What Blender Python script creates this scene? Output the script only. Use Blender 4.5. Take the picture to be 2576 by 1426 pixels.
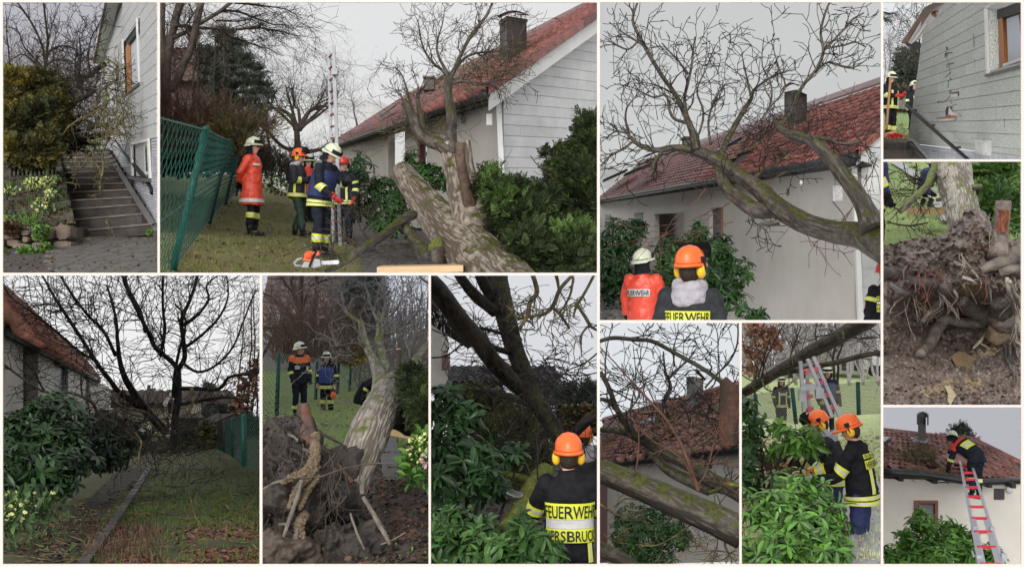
import bpy,bmesh,math,random
import numpy as np
from mathutils import Vector,Matrix,noise
V=Vector
R_=math.radians
sc=bpy.context.scene
for _o in list(bpy.data.objects):bpy.data.objects.remove(_o)

# ------------------------------------------------------------------ camera, sky, sun, exposure
F,CX,CY=2762.0,1288.0,713.0
cam=bpy.data.cameras.new('camera');camo=bpy.data.objects.new('camera',cam);sc.collection.objects.link(camo)
cam.sensor_width=36.0;cam.lens=36.0*F/2576.0
cam.clip_start=0.1;cam.clip_end=800
camo.location=(0,0,0);camo.rotation_euler=(R_(90),0,0)
sc.camera=camo
SUN_EL,SUN_AZ=27.0,195.0
world=bpy.data.worlds.new('World');sc.world=world;world.use_nodes=True
wn=world.node_tree;wn.nodes.clear()
w_out=wn.nodes.new('ShaderNodeOutputWorld');w_bg=wn.nodes.new('ShaderNodeBackground')
w_sky=wn.nodes.new('ShaderNodeTexSky');w_sky.sky_type='NISHITA';w_sky.sun_disc=False
w_sky.sun_elevation=R_(SUN_EL);w_sky.sun_rotation=R_(SUN_AZ)
w_hs=wn.nodes.new('ShaderNodeHueSaturation');w_hs.inputs['Saturation'].default_value=0.12
wn.links.new(w_sky.outputs[0],w_hs.inputs['Color']);wn.links.new(w_hs.outputs[0],w_bg.inputs[0])
w_bg.inputs[1].default_value=0.15;wn.links.new(w_bg.outputs[0],w_out.inputs[0])
sun=bpy.data.lights.new('sun','SUN');sun.energy=1.1;sun.angle=R_(30);sun.color=(1.0,0.97,0.93)
suno=bpy.data.objects.new('sun',sun);sc.collection.objects.link(suno)
_sd=V((math.sin(R_(SUN_AZ))*math.cos(R_(SUN_EL)),math.cos(R_(SUN_AZ))*math.cos(R_(SUN_EL)),math.sin(R_(SUN_EL))))
suno.rotation_euler=_sd.to_track_quat('Z','Y').to_euler()
sc.view_settings.view_transform='Standard';sc.view_settings.look='None'
sc.view_settings.exposure=0.65;sc.view_settings.gamma=1.0;sc.view_settings.use_curve_mapping=False
sc.render.engine='CYCLES'
sc.cycles.max_bounces=6;sc.cycles.diffuse_bounces=3;sc.cycles.glossy_bounces=3;sc.cycles.transparent_max_bounces=6
sc.cycles.use_denoising=True

# ------------------------------------------------------------------ helpers
def P(x,y,d):return V(((x-CX)*d/F,d,(CY-y)*d/F))
def px(d):return d/F
def vpdir(x,y):return V(((x-CX)/F,1.0,(CY-y)/F))
def along(p,dirv,d):return p+dirv*(d-p.y)
def S(r,g,b):
    f=lambda c:c/12.92 if c<=0.04045 else((c+0.055)/1.055)**2.4
    return(f(r/255),f(g/255),f(b/255))
UP=V((0,0,1))
COL=None;RECT=None;RND=random.Random(7)

def mat(name,c1,c2=None,scale=4.,rough=.7,bump=0.,bscale=30.,metal=0.,spec=.4,rnd=0.,moss=None,mossamt=.5,
        stretch=(1,1,1),detail=5,c3=None,lo=.35,hi=.65,alpha=None,trans=0.,ridge=None):
    m=bpy.data.materials.new(name);m.use_nodes=True
    nt=m.node_tree;n=nt.nodes;L=nt.links.new
    b=n['Principled BSDF'];b.inputs['Roughness'].default_value=rough;b.inputs['Metallic'].default_value=metal
    b.inputs['Specular IOR Level'].default_value=spec
    c2=c2 or tuple(c*.75 for c in c1)
    g=n.new('ShaderNodeNewGeometry');mp=n.new('ShaderNodeMapping');mp.inputs['Scale'].default_value=stretch
    L(g.outputs['Position'],mp.inputs['Vector'])
    t=n.new('ShaderNodeTexNoise');t.inputs['Scale'].default_value=scale;t.inputs['Detail'].default_value=detail
    t.inputs['Roughness'].default_value=.65;L(mp.outputs[0],t.inputs['Vector'])
    r=n.new('ShaderNodeValToRGB');e=r.color_ramp.elements
    e[0].position=lo;e[0].color=(*c1,1);e[1].position=hi;e[1].color=(*c2,1)
    if c3:k=e.new((lo+hi)/2);k.color=(*c3,1)
    L(t.outputs['Fac'],r.inputs[0]);col=r.outputs[0]
    if ridge:
        an=n.new('ShaderNodeAttribute');an.attribute_name='ridge';rr=n.new('ShaderNodeMapRange');rr.inputs[1].default_value=.28;rr.inputs[2].default_value=.62;L(an.outputs['Fac'],rr.inputs[0])
        mx0=n.new('ShaderNodeMix');mx0.data_type='RGBA';L(rr.outputs[0],mx0.inputs[0]);mx0.inputs[6].default_value=(*ridge,1);L(col,mx0.inputs[7]);col=mx0.outputs[2]
    if moss:
        t2=n.new('ShaderNodeTexNoise');t2.inputs['Scale'].default_value=scale*.55+1.2;t2.inputs['Detail'].default_value=6
        L(g.outputs['Position'],t2.inputs['Vector'])
        sx=n.new('ShaderNodeSeparateXYZ');L(g.outputs['Normal'],sx.inputs[0])
        ma=n.new('ShaderNodeMath');ma.operation='MULTIPLY_ADD';ma.inputs[1].default_value=.30;L(sx.outputs[2],ma.inputs[0]);L(t2.outputs['Fac'],ma.inputs[2])
        mr=n.new('ShaderNodeMapRange');mr.inputs[1].default_value=.98-mossamt*.75;mr.inputs[2].default_value=1.10-mossamt*.75
        L(ma.outputs[0],mr.inputs[0])
        t3=n.new('ShaderNodeTexNoise');t3.inputs['Scale'].default_value=25;L(g.outputs['Position'],t3.inputs['Vector'])
        r3=n.new('ShaderNodeValToRGB');r3.color_ramp.elements[0].color=(*[c*.45 for c in moss],1);r3.color_ramp.elements[1].color=(*moss,1)
        r3.color_ramp.elements[0].position=.35;r3.color_ramp.elements[1].position=.65;L(t3.outputs['Fac'],r3.inputs[0])
        mx=n.new('ShaderNodeMix');mx.data_type='RGBA';L(mr.outputs[0],mx.inputs[0]);L(col,mx.inputs[6]);L(r3.outputs[0],mx.inputs[7]);col=mx.outputs[2]
    if rnd:
        oi=n.new('ShaderNodeObjectInfo');ad=n.new('ShaderNodeMath');ad.operation='ADD'
        L(oi.outputs['Random'],ad.inputs[0]);L(g.outputs['Random Per Island'],ad.inputs[1])
        fr=n.new('ShaderNodeMath');fr.operation='FRACT';L(ad.outputs[0],fr.inputs[0])
        mr2=n.new('ShaderNodeMapRange');mr2.inputs[3].default_value=1-rnd;mr2.inputs[4].default_value=1+rnd;L(fr.outputs[0],mr2.inputs[0])
        hs=n.new('ShaderNodeHueSaturation');L(mr2.outputs[0],hs.inputs['Value']);L(col,hs.inputs['Color']);col=hs.outputs[0]
    L(col,b.inputs['Base Color'])
    if bump:
        t4=n.new('ShaderNodeTexNoise');t4.inputs['Scale'].default_value=bscale;t4.inputs['Detail'].default_value=6;L(mp.outputs[0],t4.inputs['Vector'])
        bp=n.new('ShaderNodeBump');bp.inputs['Strength'].default_value=min(1,bump);bp.inputs['Distance'].default_value=.02*max(1,bump)
        L(t4.outputs['Fac'],bp.inputs['Height']);L(bp.outputs[0],b.inputs['Normal'])
    if trans:b.inputs['Transmission Weight'].default_value=trans
    return m

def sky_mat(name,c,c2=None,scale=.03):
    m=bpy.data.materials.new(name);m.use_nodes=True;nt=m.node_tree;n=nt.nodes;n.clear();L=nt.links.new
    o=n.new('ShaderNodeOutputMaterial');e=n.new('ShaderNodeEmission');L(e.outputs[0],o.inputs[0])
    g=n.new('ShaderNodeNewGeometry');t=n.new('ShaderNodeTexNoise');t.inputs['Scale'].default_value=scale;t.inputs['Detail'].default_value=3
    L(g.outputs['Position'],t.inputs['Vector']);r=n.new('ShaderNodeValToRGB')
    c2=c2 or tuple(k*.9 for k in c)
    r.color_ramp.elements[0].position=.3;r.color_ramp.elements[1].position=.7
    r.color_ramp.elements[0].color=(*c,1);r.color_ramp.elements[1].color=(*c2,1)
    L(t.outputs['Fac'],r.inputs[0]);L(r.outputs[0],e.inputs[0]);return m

class MB:
    """collects vertices and faces, then links them as ONE mesh object"""
    def __init__(s):s.v=[];s.f=[];s.m=[];s.h={}
    def add(s,vs,fs,m=0):
        k=len(s.v);s.v+=[tuple(p)for p in vs];s.f+=[tuple(i+k for i in f)for f in fs];s.m+=[m]*len(fs);return s
    def box(s,c,size,R=None,m=0):
        hx,hy,hz=size[0]/2,size[1]/2,size[2]/2
        vs=[V((x,y,z))for x in(-hx,hx)for y in(-hy,hy)for z in(-hz,hz)]
        if R is not None:vs=[R@p for p in vs]
        c=V(c);return s.add([c+p for p in vs],[(0,1,3,2),(4,6,7,5),(0,4,5,1),(2,3,7,6),(0,2,6,4),(1,5,7,3)],m)
    def beam(s,a,b,w,h,up=UP,m=0):
        a,b=V(a),V(b);d=(b-a);l=d.length;d.normalize()
        x=d.cross(up)
        if x.length<1e-4:x=d.cross(V((0,1,0)))
        x.normalize();z=x.cross(d)
        R=Matrix((x,d,z)).transposed();return s.box((a+b)/2,(w,l,h),R,m)
    def prism(s,poly,vec,m=0):
        n=len(poly);vec=V(vec);a=[V(p)for p in poly];b=[p+vec for p in a]
        return s.add(a+b,[tuple(range(n-1,-1,-1)),tuple(range(n,2*n))]+[(i,(i+1)%n,n+(i+1)%n,n+i)for i in range(n)],m)
    def tube(s,pts,rad,n=6,cap=True,m=0,disp=None,flat=None):
        pts=[V(p)for p in pts];k=len(pts)
        if not hasattr(rad,'__len__'):rad=[rad]*k
        ts=[]
        for i in range(k):
            t=pts[min(i+1,k-1)]-pts[max(i-1,0)]
            if t.length<1e-9:t=V((0,0,1))
            ts.append(t.normalized())
        u=ts[0].cross(UP if abs(ts[0].z)<.9 else V((1,0,0)));u.normalize()
        base=len(s.v);vs=[];L=0
        for i in range(k):
            u=u-ts[i]*u.dot(ts[i])
            if u.length<1e-6:u=ts[i].cross(V((1,.3,.2)))
            u.normalize();w=ts[i].cross(u)
            if i:L+=(pts[i]-pts[i-1]).length
            for j in range(n):
                a=2*math.pi*j/n;r=rad[i]
                if disp:
                    h_=disp(a,L,i/(k-1));r=r*(1+h_);s.h[base+len(vs)]=h_
                vs.append(pts[i]+u*(r*math.cos(a))+w*(r*math.sin(a)))
        fs=[(i*n+j,i*n+(j+1)%n,(i+1)*n+(j+1)%n,(i+1)*n+j)for i in range(k-1)for j in range(n)]
        if cap:fs+=[tuple(range(n-1,-1,-1)),tuple(range((k-1)*n,k*n))]
        return s.add(vs,fs,m)
    def ellip(s,c,r,R=None,nu=12,nv=8,v0=-90,v1=90,m=0):
        c=V(c);vs=[];fs=[]
        if not hasattr(r,'__len__'):r=(r,r,r)
        for i in range(nv+1):
            la=R_(v0+(v1-v0)*i/nv)
            for j in range(nu):
                a=2*math.pi*j/nu;p=V((r[0]*math.cos(la)*math.cos(a),r[1]*math.cos(la)*math.sin(a),r[2]*math.sin(la)))
                vs.append(c+(R@p if R is not None else p))
        for i in range(nv):
            for j in range(nu):fs.append((i*nu+j,i*nu+(j+1)%nu,(i+1)*nu+(j+1)%nu,(i+1)*nu+j))
        return s.add(vs,fs,m)
    def grid(s,fn,nu,nv,m=0,wrap=False):
        vs=[fn(i/nu,j/nv)for j in range(nv+1)for i in range(nu+1)]
        return s.add(vs,[(j*(nu+1)+i,j*(nu+1)+i+1,(j+1)*(nu+1)+i+1,(j+1)*(nu+1)+i)for j in range(nv)for i in range(nu)],m)
    def build(s,name,mats,parent=None,smooth=False,loc=None,**props):
        me=bpy.data.meshes.new(name)
        root=None
        if parent is not None:
            root=parent
            while root.parent:root=root.parent
        off=V(root.location)if root is not None else(V(loc)if loc is not None else None)
        vs=s.v
        if off is None and len(vs):
            a=np.array(vs);off=V(((a[:,0].min()+a[:,0].max())/2,(a[:,1].min()+a[:,1].max())/2,a[:,2].min()))
        a=np.array(vs,dtype=float)-np.array(off)if len(vs)else vs
        me.from_pydata(a.tolist()if len(vs)else[],[],s.f)
        for mm in(mats if isinstance(mats,(list,tuple))else[mats]):me.materials.append(mm)
        if any(s.m):me.polygons.foreach_set('material_index',s.m)
        if smooth:me.polygons.foreach_set('use_smooth',[True]*len(me.polygons))
        if s.h:
            at=me.attributes.new('ridge','FLOAT','POINT');q=np.zeros(len(me.vertices),np.float32);hv=np.array(list(s.h.values()));sd=hv.std()+1e-6
            q[list(s.h.keys())]=np.clip((hv-hv.mean())/sd*.25+.5,0,1);at.data.foreach_set('value',q)
        me.update()
        return link(name,me,parent,None if parent is not None else off,**props)

def link(name,me,parent=None,loc=None,label=None,cat=None,group=None,kind=None,**_):
    o=bpy.data.objects.new(name,me);COL.objects.link(o)
    if parent is not None:o.parent=parent
    elif loc is not None:o.location=loc
    if label:o['label']=label
    if cat:o['category']=cat
    if group:o['group']=group
    if kind:o['kind']=kind
    return o
def thing(name,label,cat,loc,group=None):
    return link(name,None,None,loc,label,cat,group)
def rootloc(p):
    while p.parent:p=p.parent
    return V(p.location)

def inst_mesh(name,verts,faces,mats,smooth=False):
    me=bpy.data.meshes.new(name);me.from_pydata([tuple(v)for v in verts],[],faces)
    for mm in(mats if isinstance(mats,(list,tuple))else[mats]):me.materials.append(mm)
    if smooth:me.polygons.foreach_set('use_smooth',[True]*len(me.polygons))
    me.update();return me

def joined(name,base,Ms,mats,parent=None,smooth=False,**props):
    """many copies of a small base mesh (verts, faces) joined into one mesh object"""
    bv,bf=base
    if not len(Ms):return None
    bv=np.array(bv,float);Ms=np.array([np.array(m)for m in Ms],float)if not isinstance(Ms,np.ndarray)else Ms
    N,k=len(Ms),len(bv)
    off=np.array(rootloc(parent))if parent is not None else None
    W=np.einsum('nij,kj->nki',Ms[:,:3,:3],bv)+Ms[:,None,:3,3]
    if off is None:off=np.array([W[...,0].mean(),W[...,1].mean(),W[...,2].min()])
    W=(W-off).reshape(-1,3)
    me=bpy.data.meshes.new(name)
    ls=np.array([len(f)for f in bf]);flat=np.concatenate([np.array(f)for f in bf])
    idx=(flat[None,:]+(np.arange(N)*k)[:,None]).ravel()
    tot=np.tile(ls,N);start=np.concatenate([[0],np.cumsum(tot)[:-1]])
    me.vertices.add(N*k);me.vertices.foreach_set('co',W.ravel())
    me.loops.add(len(idx));me.loops.foreach_set('vertex_index',idx.astype(np.int32))
    me.polygons.add(len(tot));me.polygons.foreach_set('loop_start',start.astype(np.int32));me.polygons.foreach_set('loop_total',tot.astype(np.int32))
    for mm in(mats if isinstance(mats,(list,tuple))else[mats]):me.materials.append(mm)
    me.update(calc_edges=True);me.validate()
    if smooth:me.polygons.foreach_set('use_smooth',[True]*len(me.polygons))
    return link(name,me,parent,None if parent is not None else V(off),**props)

def inrect(p,m=0.):
    if p[1]<=.1:return False
    x=CX+p[0]*F/p[1];y=CY-p[2]*F/p[1]
    return RECT[0]-m<=x<=RECT[2]+m and RECT[1]-m<=y<=RECT[3]+m

def pieces(name,base,Ms,mats,parent,nmax=300,restname=None,smooth=False,key=None):
    """the nmax nearest copies as objects (parts), the rest joined as one stuff part"""
    Ms=[M for M in Ms if inrect(M.translation,25)]
    Ms.sort(key=key or(lambda M:M.translation.y))
    me=inst_mesh(name,base[0],base[1],mats,smooth)
    T=Matrix.Translation(-rootloc(parent))
    for M in Ms[:nmax]:
        o=link(name,me,parent);o.matrix_local=T@M
    if len(Ms)>nmax:joined(restname or name,base,Ms[nmax:],mats,parent,smooth,kind='stuff')

def fr(t,u):
    """matrix with y along t, z near u"""
    y=V(t).normalized();x=y.cross(V(u))
    if x.length<1e-5:x=y.cross(V((.3,.5,.8)))
    x.normalize();z=x.cross(y);return Matrix((x,y,z)).transposed()
def TRS(p,R,s=1.):
    M=R.to_4x4()
    if hasattr(s,'__len__'):M=M@Matrix.Diagonal((*s,1))
    else:M=M@Matrix.Diagonal((s,s,s,1))
    M.translation=p;return M
def rrot(r=RND):return Matrix.Rotation(r.uniform(0,6.28),3,'Z')@Matrix.Rotation(r.uniform(-1.2,1.2),3,'X')@Matrix.Rotation(r.uniform(0,6.28),3,'Y')

def begin(name,rect):
    global COL,RECT
    COL=bpy.data.collections.new(name);sc.collection.children.link(COL);RECT=rect

def finish(margin=2.2):
    """cut whatever runs out of this compartment at the compartment's own sides"""
    x0,y0,x1,y1=RECT[0]-margin,RECT[1]-margin,RECT[2]+margin,RECT[3]+margin
    pl=[V((-1,(x0-CX)/F,0)),V((1,-(x1-CX)/F,0)),V((0,-(CY-y0)/F,1)),V((0,(CY-y1)/F,-1))]
    pl=[p.normalized()for p in pl];pa=np.array(pl)
    bpy.context.view_layer.update()
    gone=[]
    for o in list(COL.all_objects):
        if o.type!='MESH':continue
        me=o.data;n=len(me.vertices)
        if not n:gone.append(o);continue
        co=np.empty(n*3,np.float32);me.vertices.foreach_get('co',co);co=co.reshape(-1,3)
        mw=np.array(o.matrix_world);w=co@mw[:3,:3].T+mw[:3,3]
        dist=w@pa.T
        out=dist>1e-5
        if out.all(axis=0).any():gone.append(o);continue
        cross=[i for i in range(4)if out[:,i].any()]
        if not cross:continue
        if me.users>1:me=me.copy();o.data=me
        bm=bmesh.new();bm.from_mesh(me);inv=o.matrix_world.inverted()
        for i in cross:
            no=(inv.to_3x3().inverted().transposed()@pl[i]).normalized()
            r=bmesh.ops.bisect_plane(bm,geom=bm.verts[:]+bm.edges[:]+bm.faces[:],plane_co=inv@V((0,0,0)),plane_no=no,clear_outer=True)
            ed=[e for e in r['geom_cut']if isinstance(e,bmesh.types.BMEdge)and e.is_valid and e.is_boundary]
            if ed and len(ed)<4000 and o.get('kind')is None:
                try:bmesh.ops.holes_fill(bm,edges=ed,sides=0)
                except Exception:pass
        if not bm.faces:gone.append(o)
        bm.to_mesh(me);bm.free();me.update()
    for o in gone:
        for c in list(o.children):
            mw=c.matrix_world.copy();c.parent=o.parent;c.matrix_parent_inverse=Matrix();
        bpy.data.objects.remove(o)
    for o in list(COL.all_objects):
        if o.type=='EMPTY' and not o.children:bpy.data.objects.remove(o)

def sky(c,depth,c2=None,glow_ceiling=True,scale=.03,front=9.6):
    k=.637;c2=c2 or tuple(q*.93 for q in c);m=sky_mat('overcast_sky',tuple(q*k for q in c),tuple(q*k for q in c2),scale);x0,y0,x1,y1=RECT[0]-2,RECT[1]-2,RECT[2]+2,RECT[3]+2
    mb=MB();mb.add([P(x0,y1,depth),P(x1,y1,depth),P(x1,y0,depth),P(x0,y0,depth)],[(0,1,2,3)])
    if glow_ceiling:mb.add([P(x0,y0,depth),P(x1,y0,depth),P(x1,y0,front),P(x0,y0,front)],[(0,1,2,3)])  # unseen glowing sheet overhead, added to light the compartment
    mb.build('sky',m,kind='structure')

def ground(name,fn,nu,nv,m,rough=.0,fr_=2.,**props):
    """fn(s, t) -> point; a sheet with uneven relief"""
    def g(s,t):
        p=fn(s,t)
        if rough:p=p+UP*(noise.fractal(p*fr_,1,2,4)*rough)
        return p
    mb=MB().grid(g,nu,nv);props.setdefault('kind','structure')
    return mb.build(name,m,smooth=True,**props),g

def bil(a,b,c,d):
    """bilinear patch: a near left, b near right, c far right, d far left"""
    a,b,c,d=V(a),V(b),V(c),V(d)
    return lambda s,t:(a*(1-s)+b*s)*(1-t)+(d*(1-s)+c*s)*t
def persp_t(t,dn,df):
    """spreads rows evenly in the picture between distances dn and df"""
    d=1/((1-t)/dn+t/df);return(d-dn)/(df-dn)

# ---- bases for scattered pieces
BLADE=([(-.012,0,0),(.012,0,0),(0,.12,1)],[(0,1,2)])
def _tuft():
    r=random.Random(3);vs=[];fs=[]
    for i in range(5):
        a=r.uniform(0,6.28);l=r.uniform(.6,1.1);R=Matrix.Rotation(a,3,'Z')@Matrix.Rotation(r.uniform(-.7,.2),3,'X')
        o=V((r.uniform(-.35,.35),r.uniform(-.35,.35),0));k=len(vs)
        for p in BLADE[0]:vs.append(tuple(R@V((p[0]*3.2,p[1],p[2]*l))+o))
        fs+=[tuple(i+k for i in f)for f in BLADE[1]]
    return vs,fs
TUFT=_tuft()
LEAF=([(0,0,0),(-.09,.2,.05),(.09,.2,.05),(0,.2,0),(-.155,.5,.05),(.155,.5,.05),(0,.5,-.01),(-.12,.8,.0),(.12,.8,.0),(0,.8,-.05),(0,1,-.12)],
        [(0,3,1),(0,2,3),(1,3,6,4),(3,2,5,6),(4,6,9,7),(6,5,8,9),(7,9,10),(9,8,10)])
DEADLEAF=([(-.5,-.3,.1),(0,-.45,0),(.5,-.2,.12),(.55,.25,.02),(0,.5,.15),(-.5,.3,0),(0,0,.04)],
            [(0,1,6),(1,2,6),(2,3,6),(3,4,6),(4,5,6),(5,0,6)])
def _clod():
    b=MB().ellip((0,0,0),1,nu=5,nv=3);vs=[]
    for p in b.v:
        q=V(p);vs.append(tuple(q*(1+.35*noise.noise(q*1.7+V((3,1,2))))))
    return vs,b.f
CLOD=_clod()
STONE6=CLOD
def _spray(n=5,seed=5,droop=.25):
    """a feathery evergreen spray about 1 long"""
    r=random.Random(seed);vs=[];fs=[]
    for i in range(n):
        t=i/n
        for sgn in(-1,1):
            l=(1-t)*.45+.12;a=sgn*R_(38+r.uniform(-12,12));o=V((0,t,-droop*t*t+r.uniform(-.02,.02)))
            d=V((math.sin(a),math.cos(a),r.uniform(-.25,.35)))*l;w=V((math.cos(a),-math.sin(a),0))*.075
            k=len(vs);vs+=[tuple(o),tuple(o+d*.5+w),tuple(o+d),tuple(o+d*.5-w)];fs.append((k,k+1,k+2,k+3))
    k=len(vs);vs+=[(-.03,0,0),(.03,0,0),(0,1.1,-droop)];fs.append((k,k+1,k+2))
    return vs,fs
SPRAY=_spray();SPRAY2=_spray(4,9,.5)

def twig_path(p,d,length,n,rnd,gnarl,bias=None):
    pts=[V(p)];d=V(d).normalized();st=length/n
    for i in range(n):
        d=d+V((rnd.gauss(0,gnarl),rnd.gauss(0,gnarl),rnd.gauss(0,gnarl)))
        if bias is not None:d+=bias
        d.normalize();pts.append(pts[-1]+d*st)
    return pts
def grow(mb,p,d,length,r,lev,rnd,gnarl=.28,bias=None,kids=4,ang=(.5,1.1),minr=.002,ratio=.62,flat=1.):
    """gnarled bare branch with side branches, recursive"""
    n=max(3,int(length/.16))if lev>0 else 3
    n=min(n,9);pts=twig_path(p,d,length,n,rnd,gnarl,bias)
    rad=[max(minr,r*(1-.75*i/n))for i in range(n+1)]
    mb.tube(pts,rad,n=(6 if r>.03 else 4 if r>.012 else 3),cap=r>.02)
    if lev<=0:return
    for k in range(kids):
        t=rnd.uniform(.25,1.)if k else.98;i=min(n-1,int(t*n));q=pts[i].lerp(pts[i+1],t*n-i)
        dd=(pts[i+1]-pts[i]).normalized();ax=dd.cross(V((rnd.gauss(0,1),rnd.gauss(0,1)*flat,rnd.gauss(0,1)))).normalized()
        e=Matrix.Rotation(rnd.uniform(*ang),3,ax)@dd
        grow(mb,q,e,length*ratio*rnd.uniform(.65,1.15),max(minr,rad[i]*rnd.uniform(.5,.75)),lev-1,rnd,gnarl,bias,kids,ang,minr,ratio,flat)
def cr(pts,k=4):
    """smooth a polyline (Catmull-Rom); points may be (Vector, radius)"""
    out=[];n=len(pts)
    for i in range(n-1):
        a,b,c,d=pts[max(i-1,0)],pts[i],pts[i+1],pts[min(i+2,n-1)]
        for j in range(k):
            t=j/k;t2,t3=t*t,t*t*t
            out.append(tuple(.5*((2*b[m])+(-a[m]+c[m])*t+(2*a[m]-5*b[m]+4*c[m]-d[m])*t2+(-a[m]+3*b[m]-3*c[m]+d[m])*t3)for m in range(len(b))))
    out.append(tuple(pts[-1]));return out
def limb(spec,k=4,wob=.0,rnd=RND):
    """spec: (x, y, distance, radius in picture pixels) -> smooth points and radii in metres"""
    q=[(*P(x,y,d),r*px(d))for x,y,d,r in spec];q=cr(q,k)
    pts=[V(a[:3])for a in q];rad=[a[3]for a in q]
    if wob:
        pts=[p+V((noise.noise(p*2.1),noise.noise(p*2.1+V((9,0,0))),noise.noise(p*2.1+V((0,9,0)))))*wob for p in pts]
    return pts,rad
def bark_disp(seed,amp=.07,freq=9,ls=1.2):
    def f(a,L,t):
        q=V((math.cos(a)*freq*.32,math.sin(a)*freq*.32,L*ls))+V((seed,seed*2,0));w=noise.noise(q*.7+V((5,5,5)))*.5
        return amp*(abs(noise.noise(q*1.5+V((w,w,0))))*2.2-.5)+amp*.8*noise.noise(V((math.cos(a)*1.2+seed,math.sin(a)*1.2,L*.9)))+amp*.35*noise.noise(q*4)
    return f
def side_twigs(mb,pts,rad,n,length,lev,rnd,t0=.1,t1=1.,bias=None,up=None,kids=4,gnarl=.28,ratio=.62,r=None,minr=.002,ang=(.6,1.3)):
    for _ in range(n):
        t=rnd.uniform(t0,t1)*(len(pts)-1);i=min(len(pts)-2,int(t));q=pts[i].lerp(pts[i+1],t-i)
        dd=(pts[i+1]-pts[i]).normalized();ax=dd.cross(V((rnd.gauss(0,1),rnd.gauss(0,1),rnd.gauss(0,1))));ax.normalize()
        e=Matrix.Rotation(rnd.uniform(*ang),3,ax)@dd
        if up:e=(e+UP*up).normalized()
        grow(mb,q,e,length*rnd.uniform(.5,1.2),max(minr,min(rad[i]*.5,(r or.015)*rnd.uniform(.6,1.2))),lev,rnd,gnarl,bias,kids,ratio=ratio,minr=minr)

def lump_points(lumps,n,rnd,shell=(.75,1.05),front=True):
    """lumps: (x, y, d, rx px, ry px, depth radius m). Points over their outer shells with outward normals, spread by area"""
    A=[l[3]*l[4]*(l[2]*l[2])for l in lumps];tot=sum(A);out=[]
    for l,a in zip(lumps,A):
        c=P(l[0],l[1],l[2]);rx,rz,ry=l[3]*px(l[2]),l[4]*px(l[2]),l[5]
        for _ in range(int(n*a/tot)+1):
            u=V((rnd.gauss(0,1),rnd.gauss(0,1),rnd.gauss(0,1))).normalized()
            if front and u.y>.35:u.y=-u.y
            k=rnd.uniform(*shell)*(1+.22*noise.noise(V((u.x*2.3+l[0],u.y*2.3,u.z*2.3+l[1]))))
            p=c+V((u.x*rx,u.y*ry,u.z*rz))*k
            if inrect(p,20):out.append((p,V((u.x/rx,u.y/ry,u.z/rz)).normalized(),k))
    return out
def rhodo(label,lumps,nros,leaf,loc,m_leaf,m_stem,group=None,nmax=300,rnd=None,stems=5,name='rhododendron_bush',per=(6,9),shell=(.6,1.05)):
    """evergreen bush: whorls of long leathery leaves round shoot tips"""
    rnd=rnd or random.Random(hash(label)%1000 if False else len(label)*13)
    root=thing(name,label,'bush',loc,group);Ms=[]
    tips=lump_points(lumps,int(nros*.78),rnd,shell)
    for p,nrm,k in tips:
        ax=(nrm+UP*.9+V((rnd.gauss(0,.35),rnd.gauss(0,.35),0))).normalized()
        x=ax.orthogonal().normalized();n=rnd.randint(*per);a0=rnd.uniform(0,6.28);s=leaf*rnd.uniform(.55,1.25)
        for i in range(n):
            a=a0+i*2*math.pi/n+rnd.uniform(-.25,.25)
            out=Matrix.Rotation(a,3,ax)@x
            d=(out+ax*rnd.uniform(-.95,.5)).normalized()
            Ms.append(TRS(p,fr(d,ax),s*rnd.uniform(.75,1.1)))
    sb=MB();base=V(loc)
    for i in range(stems):
        if not tips:break
        t=rnd.choice(tips)[0];q=base+V((rnd.uniform(-.3,.3),rnd.uniform(-.2,.2),0));mid=q.lerp(t,.55)+V((rnd.uniform(-.15,.15),rnd.uniform(-.1,.1),.1))
        sb.tube([V(z)for z in cr([tuple(q),tuple(mid),tuple(t)],3)],[.022,.02,.018,.015,.012,.009,.006],5)
    if stems:sb.build('stem',m_stem,root,kind='stuff')
    pieces('leaf',LEAF,Ms,m_leaf,root,nmax,'foliage')
    return root
def sprays(parent,lumps,n,size,m,rnd,base=SPRAY,name='foliage',up=.35,shell=(.7,1.08),dirv=None,kind='stuff',front=True):
    Ms=[]
    for p,nrm,k in lump_points(lumps,n,rnd,shell,front):
        d=(nrm+UP*up+V((rnd.gauss(0,.4),rnd.gauss(0,.4),rnd.gauss(0,.35))))
        if dirv is not None:d+=V(dirv)
        Ms.append(TRS(p,fr(d,nrm+V((rnd.gauss(0,.5),0,1))),size*rnd.uniform(.6,1.3)))
    return joined(name,base,Ms,m,parent,kind=kind)
def dark_core(parent,lumps,m,k=.72,name='inner_branches',rnd=RND,n=260):
    """dense inner twigs that close the crown from behind"""
    mb=MB()
    for l in lumps:
        c=P(l[0],l[1],l[2]);rx,rz,ry=l[3]*px(l[2])*k,l[4]*px(l[2])*k,l[5]*k
        for _ in range(n//len(lumps)+1):
            u=V((rnd.gauss(0,1),rnd.gauss(0,1),rnd.gauss(0,1))).normalized()
            mb.tube([c+V((u.x*rx,u.y*ry,u.z*rz))*.1,c+V((u.x*rx,u.y*ry,u.z*rz))*rnd.uniform(.7,1)],[.02,.006],3,cap=False)
    return mb.build(name,m,parent,kind='stuff')
def scatter_on(fn,n,rnd,dn=None,df=None,s=(0,1),t=(0,1),keep=None):
    out=[]
    for _ in range(n):
        a=rnd.uniform(*s);b=rnd.uniform(*t)
        if dn:b=persp_t(b,dn,df)
        p=fn(a,b)
        if inrect(p,6)and(keep is None or keep(p)):out.append(p)
    return out
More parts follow.
